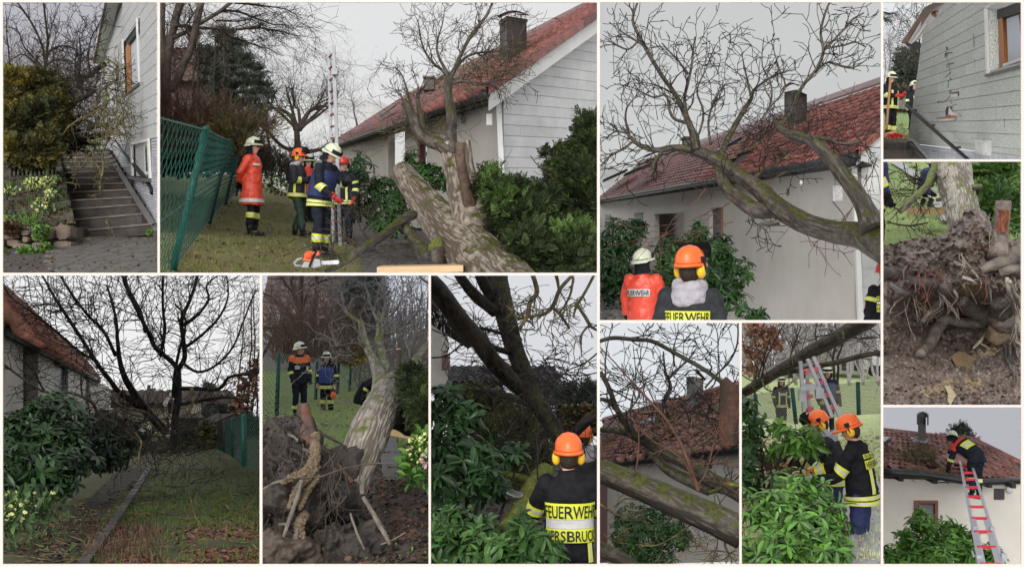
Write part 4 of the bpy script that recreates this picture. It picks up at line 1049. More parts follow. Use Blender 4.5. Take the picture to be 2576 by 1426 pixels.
for _ in range(70):grow(tw2,P(rn.uniform(990,1130),rn.uniform(300,345),17),V((rn.gauss(0,1),rn.gauss(0,.3),rn.gauss(.1,.5))),rn.uniform(.25,.5),.006,1,rn,.3,None,3,(.4,1.1),.003,.6)
tw2.build('twigs',M['twig_lichen'],wt,kind='stuff')
b=MB();pts,rad=limb([(1184,520,14.95,17),(1172,475,14.8,15),(1165,440,14.7,13),(1159,400,14.6,12.5),(1158,360,14.6,12.5)],8);b.tube(pts,rad,28,disp=lambda a,L,t:.09*noise.noise(V((math.cos(a)*2.5,math.sin(a)*2.5,L*4)))+(.30*noise.noise(V((math.cos(a)*4,math.sin(a)*4,1)))if t>.95 else 0));b.build('snag',mat('grey_brown_snag',(.13,.085,.06),(.05,.034,.026),12,.8,.8,40),wt,True)
MB().grid(lambda s,t:P(1149+13*s+3*t+2*noise.noise(V((s*3,t*5,0))),388+62*t,14.62-.078-.03*math.sin(s*3.1)+.2*t+.012*noise.noise(V((s*12,t*4,2)))),12,14).build('torn_face',M['heart'],wt,True)
wl([(1218,540,15,30),(1198,470,15.2,15),(1184,420,15.3,11),(1178,375,15.3,10),(1176,352,15.3,8)],'snag','bark')
wl([(1040,540,15.6,13),(1005,560,15.3,12),(960,596,15,12),(905,632,14.8,11),(862,660,14.6,9),(820,684,14.4,6)],'limb','bark_grey',16)
wl([(1003,545,15.5,7),(1018,572,15.4,11),(1040,605,15.2,14),(1072,640,14.9,22),(1110,650,14.6,30)],'limb','bark_grey',18)
wl([(1060,622,15.6,7),(1000,620,15.5,8),(940,628,15.4,7),(915,634,15.4,5)],'limb','bark_grey',12)
b=MB();b.ellip(P(1100,632,14.7),(.13,.12,.18),None,20,14);b.v=[tuple(V(p)+(V(p)-P(1100,632,14.7))*.2*noise.noise(V(p)*9))for p in b.v];b.build('moss_pad',M['moss'],wt,True)
b=MB();pts,rad=limb([(1280,620,14,12),(1300,628,13.9,12),(1313,636,13.85,11)]);b.tube(pts,rad,14);b.build('branch_stub',M['bark_brown'],wt,True)
tw3=MB()
for(sp,n)in(([(862,660,14.6,3),(830,624,14.6,2),(790,615,14.6,1.5),(745,635,14.6,1),(690,650,14.5,.6)],12),([(905,630,14.8,3),(870,600,14.8,2),(868,560,14.8,1.4),(890,520,14.8,.8)],12),([(935,610,15,3),(905,575,15,2),(900,545,15,1.2),(880,520,15,.7)],12),([(900,615,14.8,2),(850,590,14.8,1.5),(830,600,14.8,.8)],8),([(960,600,15,2),(925,560,15,1.5),(930,525,15,.7)],8)):
    pts,rad=limb(sp,3,.03);tw3.tube(pts,rad,5);side_twigs(tw3,pts,rad,n,.4,1,rn,.1,1,None,.1,3,.25,.6,.006,.0028)
for _ in range(40):grow(tw3,P(rn.uniform(930,1060),rn.uniform(620,665),15),V((rn.gauss(0,1),rn.gauss(0,.3),rn.gauss(.1,.4))),.35,.005,1,rn,.25,None,3,(.4,1.1),.0025,.6)
tw3.build('twigs',M['twig'],wt,kind='stuff')
pk=MB();pk.prism([P(948,672,13.6),P(1165,668,13.6),P(1165,684,13.6),P(948,690,13.6)],V((0,.5,0.03)));o=pk.build('timber_beam',M['plank'],label='new orange timber beam lying flat under the sawn trunk',cat='beam')
b=MB();b.beam(G2(905,15.2)+UP*.03,G2(950,12.6)+UP*.03,.12,.10);b.build('kerb_stone',M['concrete'],label='grey kerb stone edging the path beside the sawn limb',cat='kerb')
# ---- juniper in front of the gable
jn=thing('juniper_bush','wide dark juniper with feathery sprays below the white board gable','bush',P(1400,690,15))
JL=[(1400,620,15.5,120,90,1.),(1470,520,15.8,70,110,.9),(1320,560,15.2,80,60,.8),(1260,500,15,40,40,.5),(1480,400,16,40,70,.6),(1430,440,16,50,45,.6),(1350,505,15.4,60,30,.6),(1330,640,14.2,60,70,.7),(1440,660,14.4,90,60,.8),(1228,470,15,24,36,.4),(1478,330,16,22,40,.4),(1400,395,16,34,14,.4),(1300,480,15.2,40,16,.4)]
dark_core(jn,JL,M['twig_dark'],.8,n=400);sprays(jn,JL,9500,.17,M['juniper'],rn,SPRAY,'foliage',.35,(.45,1.12));sprays(jn,[(1240,470,14.7,22,50,.3),(1262,510,14.6,16,40,.2),(1290,500,14.7,40,18,.3),(1440,600,14.3,60,40,.4)],500,.11,M['thuja'],rn,SPRAY,'foliage',.5,(.8,1.15))
b=MB()
for sp in([(1500,480,15.5,3),(1440,470,15.4,2.5),(1390,450,15.4,2),(1335,390,15.4,1)],[(1500,380,15.5,3),(1470,400,15.4,2),(1420,440,15.3,2)],[(1400,480,15,2.5),(1330,490,15,2),(1280,470,15,1.5),(1250,440,15,.8)]):
    pts,rad=limb(sp,3,.04);b.tube(pts,rad,5);side_twigs(b,pts,rad,8,.4,1,rn,r=.006)
b.build('branch',M['twig'],jn,kind='stuff')
# ---- ladder and saw
RG=mat('dull_red_rung',(.20,.03,.035),(.26,.045,.05),8,.5);ld=thing('extension_ladder','tall aluminium ladder with red rungs held upright by two firefighters','ladder',P(848,612,19.5))
ra,rb=(P(827,127,19.6),P(839,608,19.6)),(P(839,115,19.2),P(856,620,19.2))
MB().beam(*ra,.038,.05).build('rail',M['alu'],ld);MB().beam(*rb,.045,.06).build('rail',M['alu'],ld)
for i in range(16):
    t=(i+.6)/16.5;MB().beam(ra[0].lerp(ra[1],t),rb[0].lerp(rb[1],t),.025,.026).build('rung',RG,ld)
MB().box(P(843,182,19.1),(.10,.12,.10)).build('bracket',M['alu'],ld);MB().box(P(836,385,19.5),(.07,.10,.08)).build('bracket',M['black_plastic'],ld)
cs=thing('chainsaw','orange and white chainsaw standing on the grass at the front man\'s feet','chainsaw',P(790,672,14.0));d=14.
b=MB();b.prism([P(762,655,d),P(770,634,d),P(792,634,d),P(790,646,d),P(780,657,d)],V((0,.16,0)));b.ellip(P(778,643,d+.05),(.07,.09,.06));b.build('engine_cover',M['saw_orange'],cs)
b=MB();b.prism([P(757,672,d-.02),P(766,658,d-.02),P(784,660,d-.02),P(790,651,d-.02),P(804,652,d-.02),P(806,668,d-.02),P(790,673,d-.02)],V((0,.2,0)));b.build('housing',M['saw_white'],cs)
MB().prism([P(804,657,d+.05),P(850,654,d+.05),P(854,660,d+.05),P(848,665,d+.05),P(804,666,d+.05)],V((0,.02,0))).build('guide_bar',M['steel'],cs)
MB().tube([P(758,668,d+.08),P(744,668,d+.08),P(740,662,d+.08),P(750,652,d+.08),P(762,650,d+.08)],.016,8).build('rear_handle',M['saw_white'],cs,True);MB().tube([P(778,672,d-.06),P(790,640,d-.03),P(797,632,d+.08),P(796,640,d+.2)],.014,8).build('front_handle',M['black_plastic'],cs,True);MB().prism([P(793,644,d),P(800,630,d),P(803,640,d)],V((0,.12,0))).build('hand_guard',M['saw_orange'],cs)
# ---- people
ft2=lambda x,d:G2(x,d)
person('man in long red coat and cream helmet, hands behind his back by the fence',P(634,590,20.7),1.80,82,'redcoat','black',coat=True,hyaw=4,visor=True,
       pose=dict(elR=(.29,-.12,1.18),wrR=(.10,-.22,1.0),elL=(-.29,-.12,1.18),wrL=(-.08,-.24,.98)),bands=[('hem',-.78,-.5,(1,1)),('leg',2.5,3.1,'RL',0),('patch',2.9,3.2,15,65,(1,))])
person('man with orange helmet and yellow ear muffs, arms folded, in green trousers',P(748,594,22.5),1.76,76,'charcoal','green','orange',hyaw=10,muffs=True,
       pose=dict(elR=(.27,.05,1.16),wrR=(.02,.26,1.19),elL=(-.27,.05,1.16),wrL=(-.02,.28,1.22),kneeR=(.12,.12,.5),ankR=(.13,.18,.10),ankL=(-.12,-.12,.10)),bands=[('hem',.15,.62),('vert',.65,3.2,75,88,(0,)),('arm',2.4,2.9,'RL'),('vert',.65,1.9,-4,8)],hood='hoodie')
person('man in white helmet and red jacket half hidden behind the folded arms',P(774,574,27.5),1.80,60,'redcloth','black',hyaw=-25,bands=[('arm',1.2,1.6,'RL')])
person('bending man in cream helmet, red glove gripping the ladder',P(806,642,18.4),1.86,66,'navy','navy',lean=14,hyaw=5,hpitch=32,gloves='leather',glovesR='redglove',
       pose=dict(elR=(.27,.16,1.12),wrR=(.22,.40,.94),elL=(-.22,.32,1.18),wrL=(-.02,.52,1.22)),bands=[('hem',.0,.62,(0,1,0,2,0,1,0)),('patch',1.35,1.75,100,215,(0,2,0)),('arm',2.0,2.7,'RL'),('leg',2.9,3.7,'RL'),('vert',1.7,3.6,150,165),('patch',3.3,3.9,120,175,(0,))],vest='darkblue')
person('man in red helmet facing the camera at the ladder',P(866,609,22.5),1.72,-14,'navy','navy','red',hyaw=-10,gloves='redglove',bands=[('hem',.1,.62,(0,1,0,2,0,1,0)),('arm',2.2,2.8,'RL'),('arm',.9,1.3,'RL'),('vert',.6,3.0,22,36),('vert',.6,3.0,-36,-22)],
       text=[('FEUERWEHR',3.05,3.3,0,92,None)],pose=dict(elR=(.28,.12,1.15),wrR=(.2,.36,1.2)))
finish()
# ================================================================== mossy limbs across the roof, two helmets below
begin('limbs',RECTS['limbs']);rn=random.Random(32);c3=conv(1502.7,0,1.7558)
sky(S(197,199,199),90,S(212,213,213),glow_ceiling=False)
V3=(1150,565);e3=vpdir(*V3);g3=V((1,.45,.0242));F0=P(2152,390,18.);k3=g3+UP*.778
G3=lambda x,d:P(x,565+(4419+max(0,x-1610)*14)/d,d)
ground('ground',lambda s,t:G3(1400+900*s,15+60*persp_t(t,15,75)),20,30,M['soil'],.03)
litter(lambda s,t:G3(1490+170*s,17+14*t),900,.05,M['dead_leaf_pale'],rn,17,31);litter(lambda s,t:G3(1490+170*s,17+14*t),900,.05,mat('gravel',(.12,.11,.10),(.18,.165,.15),3,.7,rnd=.3),rn,17,31,base=CLOD,name='gravel')
MB().grid(lambda s,t:P(1480+130*s,470-60*t+6*noise.noise(V((s*5,0,0)))+26*s,80+4*t),12,3).build('hill',mat('haze_tinted_slope',(.25,.26,.25),(.31,.32,.31),.4,1.),smooth=True,kind='structure')  # haze painted as a pale grey slope colour
ho=thing('tiled_house','rendered house with long red roof under the mossy fallen limbs','building',P(2150,800,18))
tiled_roof(ho,F0-e3*.12,e3*.45,k3*(2.2/14),74,14,M['roof_tile'],300,skip=lambda i,j:(i in(20,21,22,19)and j in(3,4,5)))
MB().prism([F0,F0+k3*2.2,F0+k3*2.2+e3*34,F0+e3*34],V((0,0,-.05))).build('roof_deck',M['soffit'],ho)
b=MB();b.prism([F0+k3*2.2+UP*.16-e3*.15,F0+k3*2.2+UP*.16+e3*34,F0+k3*2.08+UP*.10+e3*34,F0+k3*2.08+UP*.10-e3*.15],V((0,0,.05)));b.build('ridge_cap',M['roof_tile'],ho)
for i in range(14):
    a=F0-e3*.14+k3*(2.2/14*i)+UP*.03;b_=a+k3*(2.2/14*1.04);MB().prism([a+UP*.09,b_+UP*.075,b_-UP*.05,a-UP*.04],-e3*.03).build('verge_tile',M['roof_tile'],ho)
a=F0-e3*.08;MB().prism([a-UP*.17,a-UP*.01,a+k3*2.2,a+k3*2.2-UP*.17],e3*.05).build('bargeboard',M['white_paint'],ho)
W0=P(2150,800,18.6);wy=lambda d,y0:along(P(2150,y0,18.6),e3,d)
def seg3(x0,x1,back=0.,m='render',name='wall',y0=930,y1=418):
    d0,d1=(18.6*(2150-1150)/(x-1150)for x in(x0,x1));o=g3*back
    MB().prism([wy(d0,y0)+o,wy(d1,y0)+o,wy(d1,y1)+o,wy(d0,y1)+o],g3*.2).build(name,M[m],ho)
seg3(2150,1819);seg3(1819,1785,.1,'dark_window','window',690,500);seg3(1819,1785,0,'render','wall',500,418);seg3(1819,1785,0,'render','wall',930,690);seg3(1815,1811,.03,'window_wood','window_frame',690,502);seg3(1785,1722);seg3(1775,1590,.75,'render_pale');seg3(1722,1645,0,'render','wall',512,418);seg3(1700,1672,.7,'door','door',930,520);seg3(1645,1400)
for x0,x1 in((1617,1596),(1537,1522)):seg3(x0,x1,-.02,'dark_window','window',640,500)
a=along(P(2150,418,18.6),e3,18.05);MB().prism([F0-UP*.06,F0-UP*.06+e3*34,a+e3*34+g3*.1,a+g3*.1],V((0,0,-.04))).build('soffit',M['soffit'],ho)
MB().tube([F0-g3*.05-UP*.04+e3*k for k in(-.1,10,34)],.085,8).build('gutter',M['gutter'],ho,True)
for k in range(14):q=F0+e3*(1.2+2.3*k)-UP*.10;MB().beam(q+g3*.05,q+g3*.5+UP*.02,.10,.12).build('rafter_end',M['soffit'],ho)
MB().beam(P(2165,815,18.35),P(2148,420,18.35),.095,.08).build('corner_board',M['white_paint'],ho)
A=P(2166,815,18.45);u=V((.9,.30,.012)).normalized();MB().prism([A-V((0,-.06,0)),A+u*2+V((0,.06,0)),A+u*2+V((0,.06,3.6)),A+V((0,.06,2.55))],V((0,.15,0))).build('gable_wall',M['render'],ho)
boards(ho,A,u,UP,[(0,0),(1.6,0),(1.6,3.7),(0,2.6)],.31,M['cladding'],.03,.008,nrm=V((0,-1,0)),rnd=rn)
b=MB();b.box(c3.P(1058,857,18.35)+V((-.02,-.05,0)),(.16,.14,.25));b.build('outside_lamp',M['cladding_speckled'],ho);MB().box(c3.P(845,851,21.3)-V((.04,.1,0)),(.02,.16,.14)).build('vent',M['chim_metal'],ho);MB().ellip(c3.P(908,810,20.4)-V((.06,.1,0)),(.03,.045,.045),None,10,6).build('round_lamp',M['white_paint'],ho,True)
for x0,y0,x1,y1,d in((1575,440,1640,414,40),(1520,455,1580,428,47),(1818,380,1868,350,27)):
    dd=P(x1,y1,d*.97)-P(x0,y0,d);sk=thing('skylight',{40:'pale roof window between the mid slope tiles, farther along the limbed roof',47:'second roof window farthest along the limbed roof',27:'bright blue roof window behind the crossing mossy limbs'}[d],'skylight',P(x0,y0,d))
    a=P(x0,y0,d);w=V((.05,.9,.05))*(d/20);MB().prism([a,a+dd,a+dd+w,a+w],V((-.03,0,.06))).build('frame',M['gutter'],sk);MB().prism([a+dd*.1+w*.1+V((-.03,0,.065)),a+dd*.9+w*.1+V((-.03,0,.065)),a+dd*.9+w*.9+V((-.03,0,.065)),a+dd*.1+w*.9+V((-.03,0,.065))],V((0,0,.012))).build('pane',mat('sky_glass',(.5,.55,.6),rough=.05,metal=.6),sk)
ch=thing('chimney','slate chimney with dented curved cowl above the mossy limb','chimney',P(2000,310,23))
lo=[P(1973,312,23),P(2003,318,22.6),P(2031,302,23.2),P(2003,300,23.6)];hi=[P(1973,232,23),P(2002,226,22.6),P(2030,238,23.2),P(2003,240,23.6)]
MB().add(lo+hi,[(3,2,1,0),(4,5,6,7),(0,1,5,4),(1,2,6,5),(2,3,7,6),(3,0,4,7)]).build('shaft',M['slate'],ch)
b=MB();b.grid(lambda s,t:P(1966+42*s+4*t,230-22*math.sin(math.pi*(.08+.7*s))+5*t,22.5+.8*t),10,3);b.grid(lambda s,t:P(1998+40*s+4*t,211+24*s*s+4*t,22.5+.9*t),8,3);b.build('cowl',M['chim_metal'],ch)
ch=thing('chimney','stubby dark chimney on the ridge behind the bent limb','chimney',P(1740,372,34));MB().prism([P(1722,378,34),P(1757,372,34),P(1757,347,34),P(1722,347,34)],V((0,.5,0))).build('shaft',M['slate'],ch);MB().prism([P(1719,347,33.9),P(1760,347,33.9),P(1760,343,33.9),P(1719,343,33.9)],V((0,.7,0))).build('cap',M['chim_metal'],ch)
# bushes at the wall
rhodo('dark rhododendron behind the man in red with the cream helmet',c3.l([(90,1060,21,110,90,.7),(60,1180,20.5,90,110,.7),(160,1020,22,60,60,.5),(70,1280,20.3,70,60,.5)]),330,.17,G3(1550,21),M['leaf_deep'],M['twig_dark'],'rhododendrons by the house walls',300,rn)
rhodo('tall open rhododendron behind the orange helmet',c3.l([(430,1030,17,60,55,.4),(330,1110,16.6,80,70,.5),(520,1120,16.6,90,90,.5),(600,1200,16.4,100,70,.5),(480,1250,16,110,80,.5),(560,1330,15.8,110,70,.5),(300,1200,16,60,90,.4),(690,1390,15.6,60,30,.3)]),420,.15,G3(1770,17.5),M['leaf'],M['twig_dark'],'rhododendrons by the house walls',300,rn,9)
# tree
t=thing('fallen_walnut_tree','mossy walnut limbs lying from the pale house corner across the roof','tree',c3.P(1252,1150,12));tw=MB();d=14.
limbs_of(t,c3,[
    ('trunk',[(1300,1110,11.6,76),(1252,1085,11.8,72),(1150,1042,12.2,58),(1040,1022,12.6,50),(960,1005,12.8,47),(880,970,13,46),(800,915,13.2,43),(720,845,13.5,38),(640,785,13.8,34),(560,730,14,31),(480,685,14.2,26),(420,664,14.3,20),(340,657,14.4,15),(260,664,14.4,12),(190,645,14.4,10),(145,605,14.4,7),(110,560,14.4,4)],(21,.6,2,.5,.15)),
    ('limb',[(1225,1010,11.8,62),(1190,935,11.9,44),(1140,850,12,37),(1070,755,12.2,33),(1010,680,12.3,29),(950,630,12.4,25),(890,606,12.6,22),(835,590,12.8,18),(785,545,13,12)],(9,.4,2,.5)),
    ('limb',[(790,930,13.4,34),(700,925,13.3,36),(640,890,13.4,32),(580,840,13.6,27),(545,780,13.8,20),(525,740,14,10)],(10,.3,1,.5)),
    ('limb',[(440,665,14.2,20),(425,600,14.3,17),(400,535,14.4,14),(365,460,14.6,12),(325,390,14.8,10),(285,330,15,9),(240,260,15,9),(205,200,15,8),(180,150,15,7),(160,90,15,6),(185,10,15,4)],(17,.55,2,.2)),
    ('branch',[(540,710,14,13),(560,640,14.2,12),(600,575,14.4,12),(640,500,14.6,11),(680,440,14.8,9),(690,400,15,6),(740,360,15,6),(800,330,15,4),(880,310,15,2)],(11,.5,2,.3)),
    ('branch',[(680,430,14.8,6),(665,370,14.9,5),(650,300,15,4),(640,250,15,2)],(6,.4,2)),
    ('branch',[(800,570,13,8),(850,500,13.4,7),(880,430,13.7,7),(920,360,14,8),(960,310,14,7),(995,230,14,7),(985,150,14,6),(1005,70,14,5),(1030,5,14,4)],(13,.45,2,.3)),
    ('branch',[(995,225,14,6),(1050,175,14,5),(1095,130,14,5),(1130,85,14,4),(1175,55,14,3)],(7,.35,2)),
    ('branch',[(960,320,14,5),(1010,275,14,4),(1070,290,14,5),(1130,300,14,4),(1190,265,14,2)],(10,.3,1)),
    ('branch',[(1000,215,14,5),(1090,205,14,4),(1140,190,14,4),(1185,210,14,2)],(8,.3,1)),
    ('branch',[(950,610,12.4,11),(1010,618,12.5,9),(1070,640,12.6,8),(1130,636,12.6,7),(1170,628,12.6,4)],(9,.3,2)),
    ('branch',[(400,545,14.4,8),(340,525,14.4,7),(315,480,14.4,6),(300,420,14.5,5),(240,430,14.5,4),(150,385,14.5,2)],(9,.4,2)),
    ('branch',[(410,560,14.4,8),(385,450,14.5,7),(400,360,14.6,6),(420,270,14.6,5),(432,165,14.6,3)],(11,.45,2)),
    ('branch',[(400,330,14.6,5),(350,260,14.6,4),(320,230,14.6,4),(285,190,14.6,3)],(6,.3,2)),
    ('branch',[(205,200,15,6),(150,165,15,5),(98,130,15,4)],(8,.3,1)),('branch',[(190,170,15,5),(140,215,15,4),(90,200,15,4),(35,168,15,2)],(8,.3,1)),
    ('branch',[(300,662,14.4,8),(255,710,14.3,8),(245,760,14.2,6)],(8,.3,1)),('branch',[(160,625,14.4,6),(120,660,14.3,6),(60,690,14.2,5),(15,735,14.2,4)],(7,.35,2)),
    ('branch',[(145,605,14.4,5),(125,540,14.4,5),(130,480,14.4,4),(170,430,14.4,2)],(6,.35,2)),('branch',[(130,590,14.4,4),(80,580,14.4,4),(40,610,14.4,2)],(8,.3,1)),
    ('branch',[(500,640,14.3,6),(490,540,14.4,5),(520,440,14.5,4),(560,380,14.5,3),(620,370,14.5,2)],(9,.4,2)),('branch',[(430,640,14.3,5),(470,500,14.4,5),(440,400,14.5,4),(480,300,14.5,3),(520,200,14.5,2)],(9,.4,2)),
    ('branch',[(700,560,13.5,5),(760,470,13.6,5),(770,380,13.7,4),(730,290,13.8,3),(740,170,13.8,2)],(8,.4,2)),('branch',[(760,470,13.6,4),(830,390,13.7,4),(800,300,13.8,3),(770,180,13.8,2)],(6,.35,2)),
    ('branch',[(690,790,13.6,9),(740,740,13.6,7),(800,715,13.6,5),(860,680,13.6,3)],(10,.35,2),'twig_lichen'),('branch',[(580,700,14,7),(640,665,14,6),(700,640,14,5),(760,600,14,3)],(12,.35,2),'twig_lichen'),
    ('branch_stub',[(800,980,13,16),(755,988,13,11),(715,992,13,8),(705,1045,13,3)],(5,.2,1,.6)),
    ('branch',[(660,910,13.3,4),(690,975,13.2,3),(750,1020,13.2,2)],(6,.25,1)),
],'bark_grey',tw,rn,22,.05)
for _ in range(90):
    p=c3.P(rn.uniform(560,1190),rn.uniform(470,740),13.8);grow(tw,p,V((rn.gauss(0,1),rn.gauss(0,.3),rn.gauss(.2,.6))),rn.uniform(.2,.45),.006,1,rn,.28,None,3,(.4,1.1),.003,.6)
for _ in range(30):
    p=c3.P(rn.uniform(60,700),rn.uniform(300,640),14.6);grow(tw,p,V((rn.gauss(0,.8),rn.gauss(0,.3),rn.gauss(.5,.6))),rn.uniform(.3,.5),.006,2,rn,.24,None,2,(.4,1.),.003,.6)
tw.build('twigs',M['twig_dark'],t,kind='stuff')
tw=MB()
for x,y,dx,dy in((900,560,240,400),(480,830,-60,120),(830,760,-120,80),(600,980,-180,30),(760,820,60,100),(1040,890,90,80),(520,920,-100,60),(1150,600,90,200),(1235,700,-30,180)):
    grow(tw,c3.P(x,y,12.8),P(1502.7+(x+dx)/1.7558,(y+dy)/1.7558,12.8)-c3.P(x,y,12.8),.9,.008,2,rn,.14,None,3,(.3,.9),.0035,.5)
tw.build('twigs',M['twig_red'],t,kind='stuff')
# people
G_='firefighters watching below the limbs'
person('man in cream helmet and red coat with black band lettering on his back',P(1617,632+330,15.6),1.86,158,'redcoat','black',coat=True,hyaw=-38,hpitch=-8,visor=True,curtain=True,text=[('FEUERWEHR',2.45,2.85,190,80,1)],group=G_,
       pose=dict(elR=(.27,.12,1.17),wrR=(.12,.30,1.1),elL=(-.27,.05,1.17)),vox=.018)
person('man in orange helmet and yellow ear muffs with grey hood below the limbs',P(1735,630+549,9.8),1.95,162,'charcoal','darkblue','orange',hyaw=-18,hpitch=-4,hair='hair',hood='hoodie',group=G_,text=[('FEUERWEHR',2.55,2.98,180,92,0)],vox=.016)
person('black jacketed person cut by the frame edge with yellow back lettering',P(2229,985,15.),1.76,186,'black','darkblue','red',group=G_,text=[('FEUERWEHR',2.95,3.3,182,96,0),('HERSBRUCK',2.1,2.45,182,96,0)],bands=[('patch',2.6,2.8,130,232,(1,)),('arm',.8,1.2,'L')])
finish()
# ================================================================== garden steps blocked by a fallen crown
begin('steps',RECTS['steps']);rn=random.Random(33);c1=conv(0,0,2.0516);ca=conv(210.8,0,3.970);cb=conv(140.5,327.9,3.886);cc1=conv(0,327.9,3.887)
sky(S(180,180,190),95,S(188,188,196),glow_ceiling=False)
G1=lambda x,d:P(x,409+3255/d,d)
MB().grid(lambda s,t:G1(-40+480*s,10.5+9*t)-UP*.03,14,14).build('ground',M['soil'],smooth=True,kind='structure')
pv=thing('paved_yard','dark wet block paving at the foot of the garden steps','pavement',G1(260,14))
for j in range(20):
    for i in range(26):
        d0=11.3+.33*j;x0=.135*(i+math.floor((80-CX)*d0/F/.135))+(.068 if j%2 else 0)
        p=V((x0,d0,0));z=lambda dd:(713-409)*dd/F-3255/F
        if not inrect(V((x0,d0,z(d0))),10)or(CX+x0*F/d0)<108-(d0-11.3)*2:continue
        g=.006;zz=rn.uniform(-.003,.004);w_,l_=.135-g,.33-g*2.5
        pts=[(0,0),(w_*.5,-.03),(w_,0),(w_,l_),(w_*.5,l_-.03),(0,l_)]
        MB().prism([V((x0+a,d0+b_,z(d0+b_)-.025+zz))for a,b_ in pts],V((0,0,.03))).build('paver',M['paver'],pv)
litter(lambda s,t:G1(110+290*s,11.3+6.4*t),160,.03,M['twig_lichen'],rn,11.3,17.5,lift=.015);litter(lambda s,t:G1(-10+150*s,11.3+4*t),220,.03,M['dead_leaf'],rn,11.3,15,lift=.012)
# ---- staircase
st=thing('staircase','dark wet concrete steps with moss and broken twigs climbing beside the grey house','stairs',cb.P(560,1030,17.5))
SL=[(225,975,945,905),(170,865,885,805),(145,765,825,715),(130,680,775,645),(115,600,728,572),(100,525,690,510),(85,465,645,452),(75,408,610,395),(65,355,580,345),(55,305,555,300),(45,262,535,262),(40,218,510,215),(35,183,490,180)]
dS=[17.5+.85*i for i in range(len(SL))]+[29.4];stp=[];TR=mat('skylit_tread',(.075,.063,.052),(.15,.13,.108),5,.5,.4,40,spec=.25,moss=(.05,.055,.012),mossamt=.22)  # sky light on the treads put into a paler concrete colour
for i,q in enumerate(SL):
    prev=SL[i-1]if i else(232,1080,945,1010);d=dS[i];a,b_=cb.P(q[0],q[1],d),cb.P(q[2]+6,q[3],d*.985)
    h=(prev[1]-q[1])/3.886*px(d)*1.06;dd=dS[i+1]-d+.35;tl=V((0,dd,0))
    m_=MB();nz=.02
    m_.prism([a-UP*h,b_-UP*h,b_-UP*.034,a-UP*.034],tl);so=m_.build('step',M['concrete'],st)
    MB().prism([a-UP*.03-V((0,nz,0)),b_-UP*.03-V((0,nz,0)),b_-V((0,nz,0)),a-V((0,nz,0))],tl+V((0,nz,0))).build('tread',TR,so);stp.append((a,b_,dd,tl))
MB().grid(bil(cb.P(120,1090,17.3),cb.P(1015,1010,17.3),cb.P(520,230,29),cb.P(-20,240,29)),4,4).build('bank',M['soil'],smooth=True,kind='structure')
a0=[cb.P(*q)for q in((195,1010,17.2),(150,870,17.6),(118,720,18.6),(92,580,20),(70,460,22.5),(48,330,26),(30,210,28))]
for i in range(6):MB().prism([a0[i]-UP*.35,a0[i+1]-UP*.35,a0[i+1],a0[i]],V((-.17,.0,-.01))).build('cheek_kerb',M['moss']if i<3 else M['concrete'],st)
MB().prism([cb.P(182,950,17.1),cb.P(228,960,17.1),cb.P(232,1110,17.1),cb.P(190,1110,17.1)],V((0,.5,.03))).build('end_post',M['concrete'],st)
r0=[cb.P(*q)for q in((1012,975,17.1),(900,805,18.0),(800,650,19.6),(700,490,21.6),(610,350,24.4),(500,185,28))]
for i in range(5):MB().prism([r0[i]-UP*.4,r0[i+1]-UP*.4,r0[i+1],r0[i]],V((-.09,0,0))).build('cheek_wall',M['concrete'],st);MB().prism([r0[i]+V((-.10,0,0)),r0[i+1]+V((-.10,0,0)),r0[i+1]+V((.0,0,0)),r0[i]+V((.0,0,0))],V((0,0,.02))).build('cheek_cap',M['chim_metal']if 0 else mat('cap',(.10,.095,.09),(.15,.145,.14),5,.5),st)
lit=[]
for a,b_,dd,tl in stp:
    for _ in range(26):
        p=a.lerp(b_,rn.random())+tl*rn.uniform(.1,.75)+UP*.012;lit.append(TRS(p,Matrix.Rotation(rn.uniform(0,6),3,'Z'),(rn.uniform(.02,.09),.012,.03)))
joined('broken_twigs',DEADLEAF,lit,M['twig_lichen'],kind='stuff')
# ---- house
KW=5200.;Wd=lambda x:KW/(x-100.);Wp=lambda x,y,o=0.:P(x,y,Wd(x))+V((-.92,-.39,0))*o
w1=vpdir(100,409);u1=w1.normalized();n1=V((-.92,-.39,0)).normalized();A1=P(398,409,Wd(398));sx=lambda x:(Wd(x)-Wd(398))*w1.length;zx=lambda x,y:(409-y)*Wd(x)/F
h1=thing('grey_clad_house','tall grey speckled clad gable with orange framed window beside the steps','building',Wp(330,600))
MB().prism([q-n1*.32 for q in(A1-UP*1.8,A1+u1*17.25-UP*1.8,A1+u1*17.25+UP*3.25,A1+u1*10.2+UP*3.96,A1+UP*4.98)],-n1*.2).build('wall_core',M['render'],h1)
wx0,wx1=ca.p(412,0)[0],ca.p(578,0)[0];hs=(sx(wx1),zx(wx1,ca.p(0,835)[1]),sx(wx0),zx(wx1,ca.p(0,200)[1]))
bx0,bx1=cb.p(768,0)[0],cb.p(950,0)[0];hb_=(sx(bx1),zx(bx1,cb.p(0,478)[1]),sx(bx0),.39)
boards(h1,A1,u1,UP,[(0,.39),(17.3,.39),(17.3,3.2),(10.2,3.91),(0,4.93)],.234,M['cladding_speckled'],.03,.009,holes=[hs],z0=.39,nrm=n1,rnd=rn)
boards(h1,A1,u1,UP,[(0,-2.0),(7.6,-2.0),(17,.0),(17.2,.385),(0,.385)],.05,M['facing'],.03,.007,'facing_stone',lambda r:[.8*((r*37)%10)/10+1.7*k for k in range(11)],[hb_],z0=.385,nrm=n1,rnd=rn)
def win1(x0,yt0,yb0,x1,yt1,yb1,rec,wood,frw,name_,cur=True):
    """framed opening between picture columns x0 (far side) and x1 (near side)"""
    n=n1;q=lambda x,y,o:Wp(x,y)+n*o
    T0,B0,T1,B1=q(x0,yt0,0),q(x0,yb0,0),q(x1,yt1,0),q(x1,yb1,0)
    return T0,B0,T1,B1
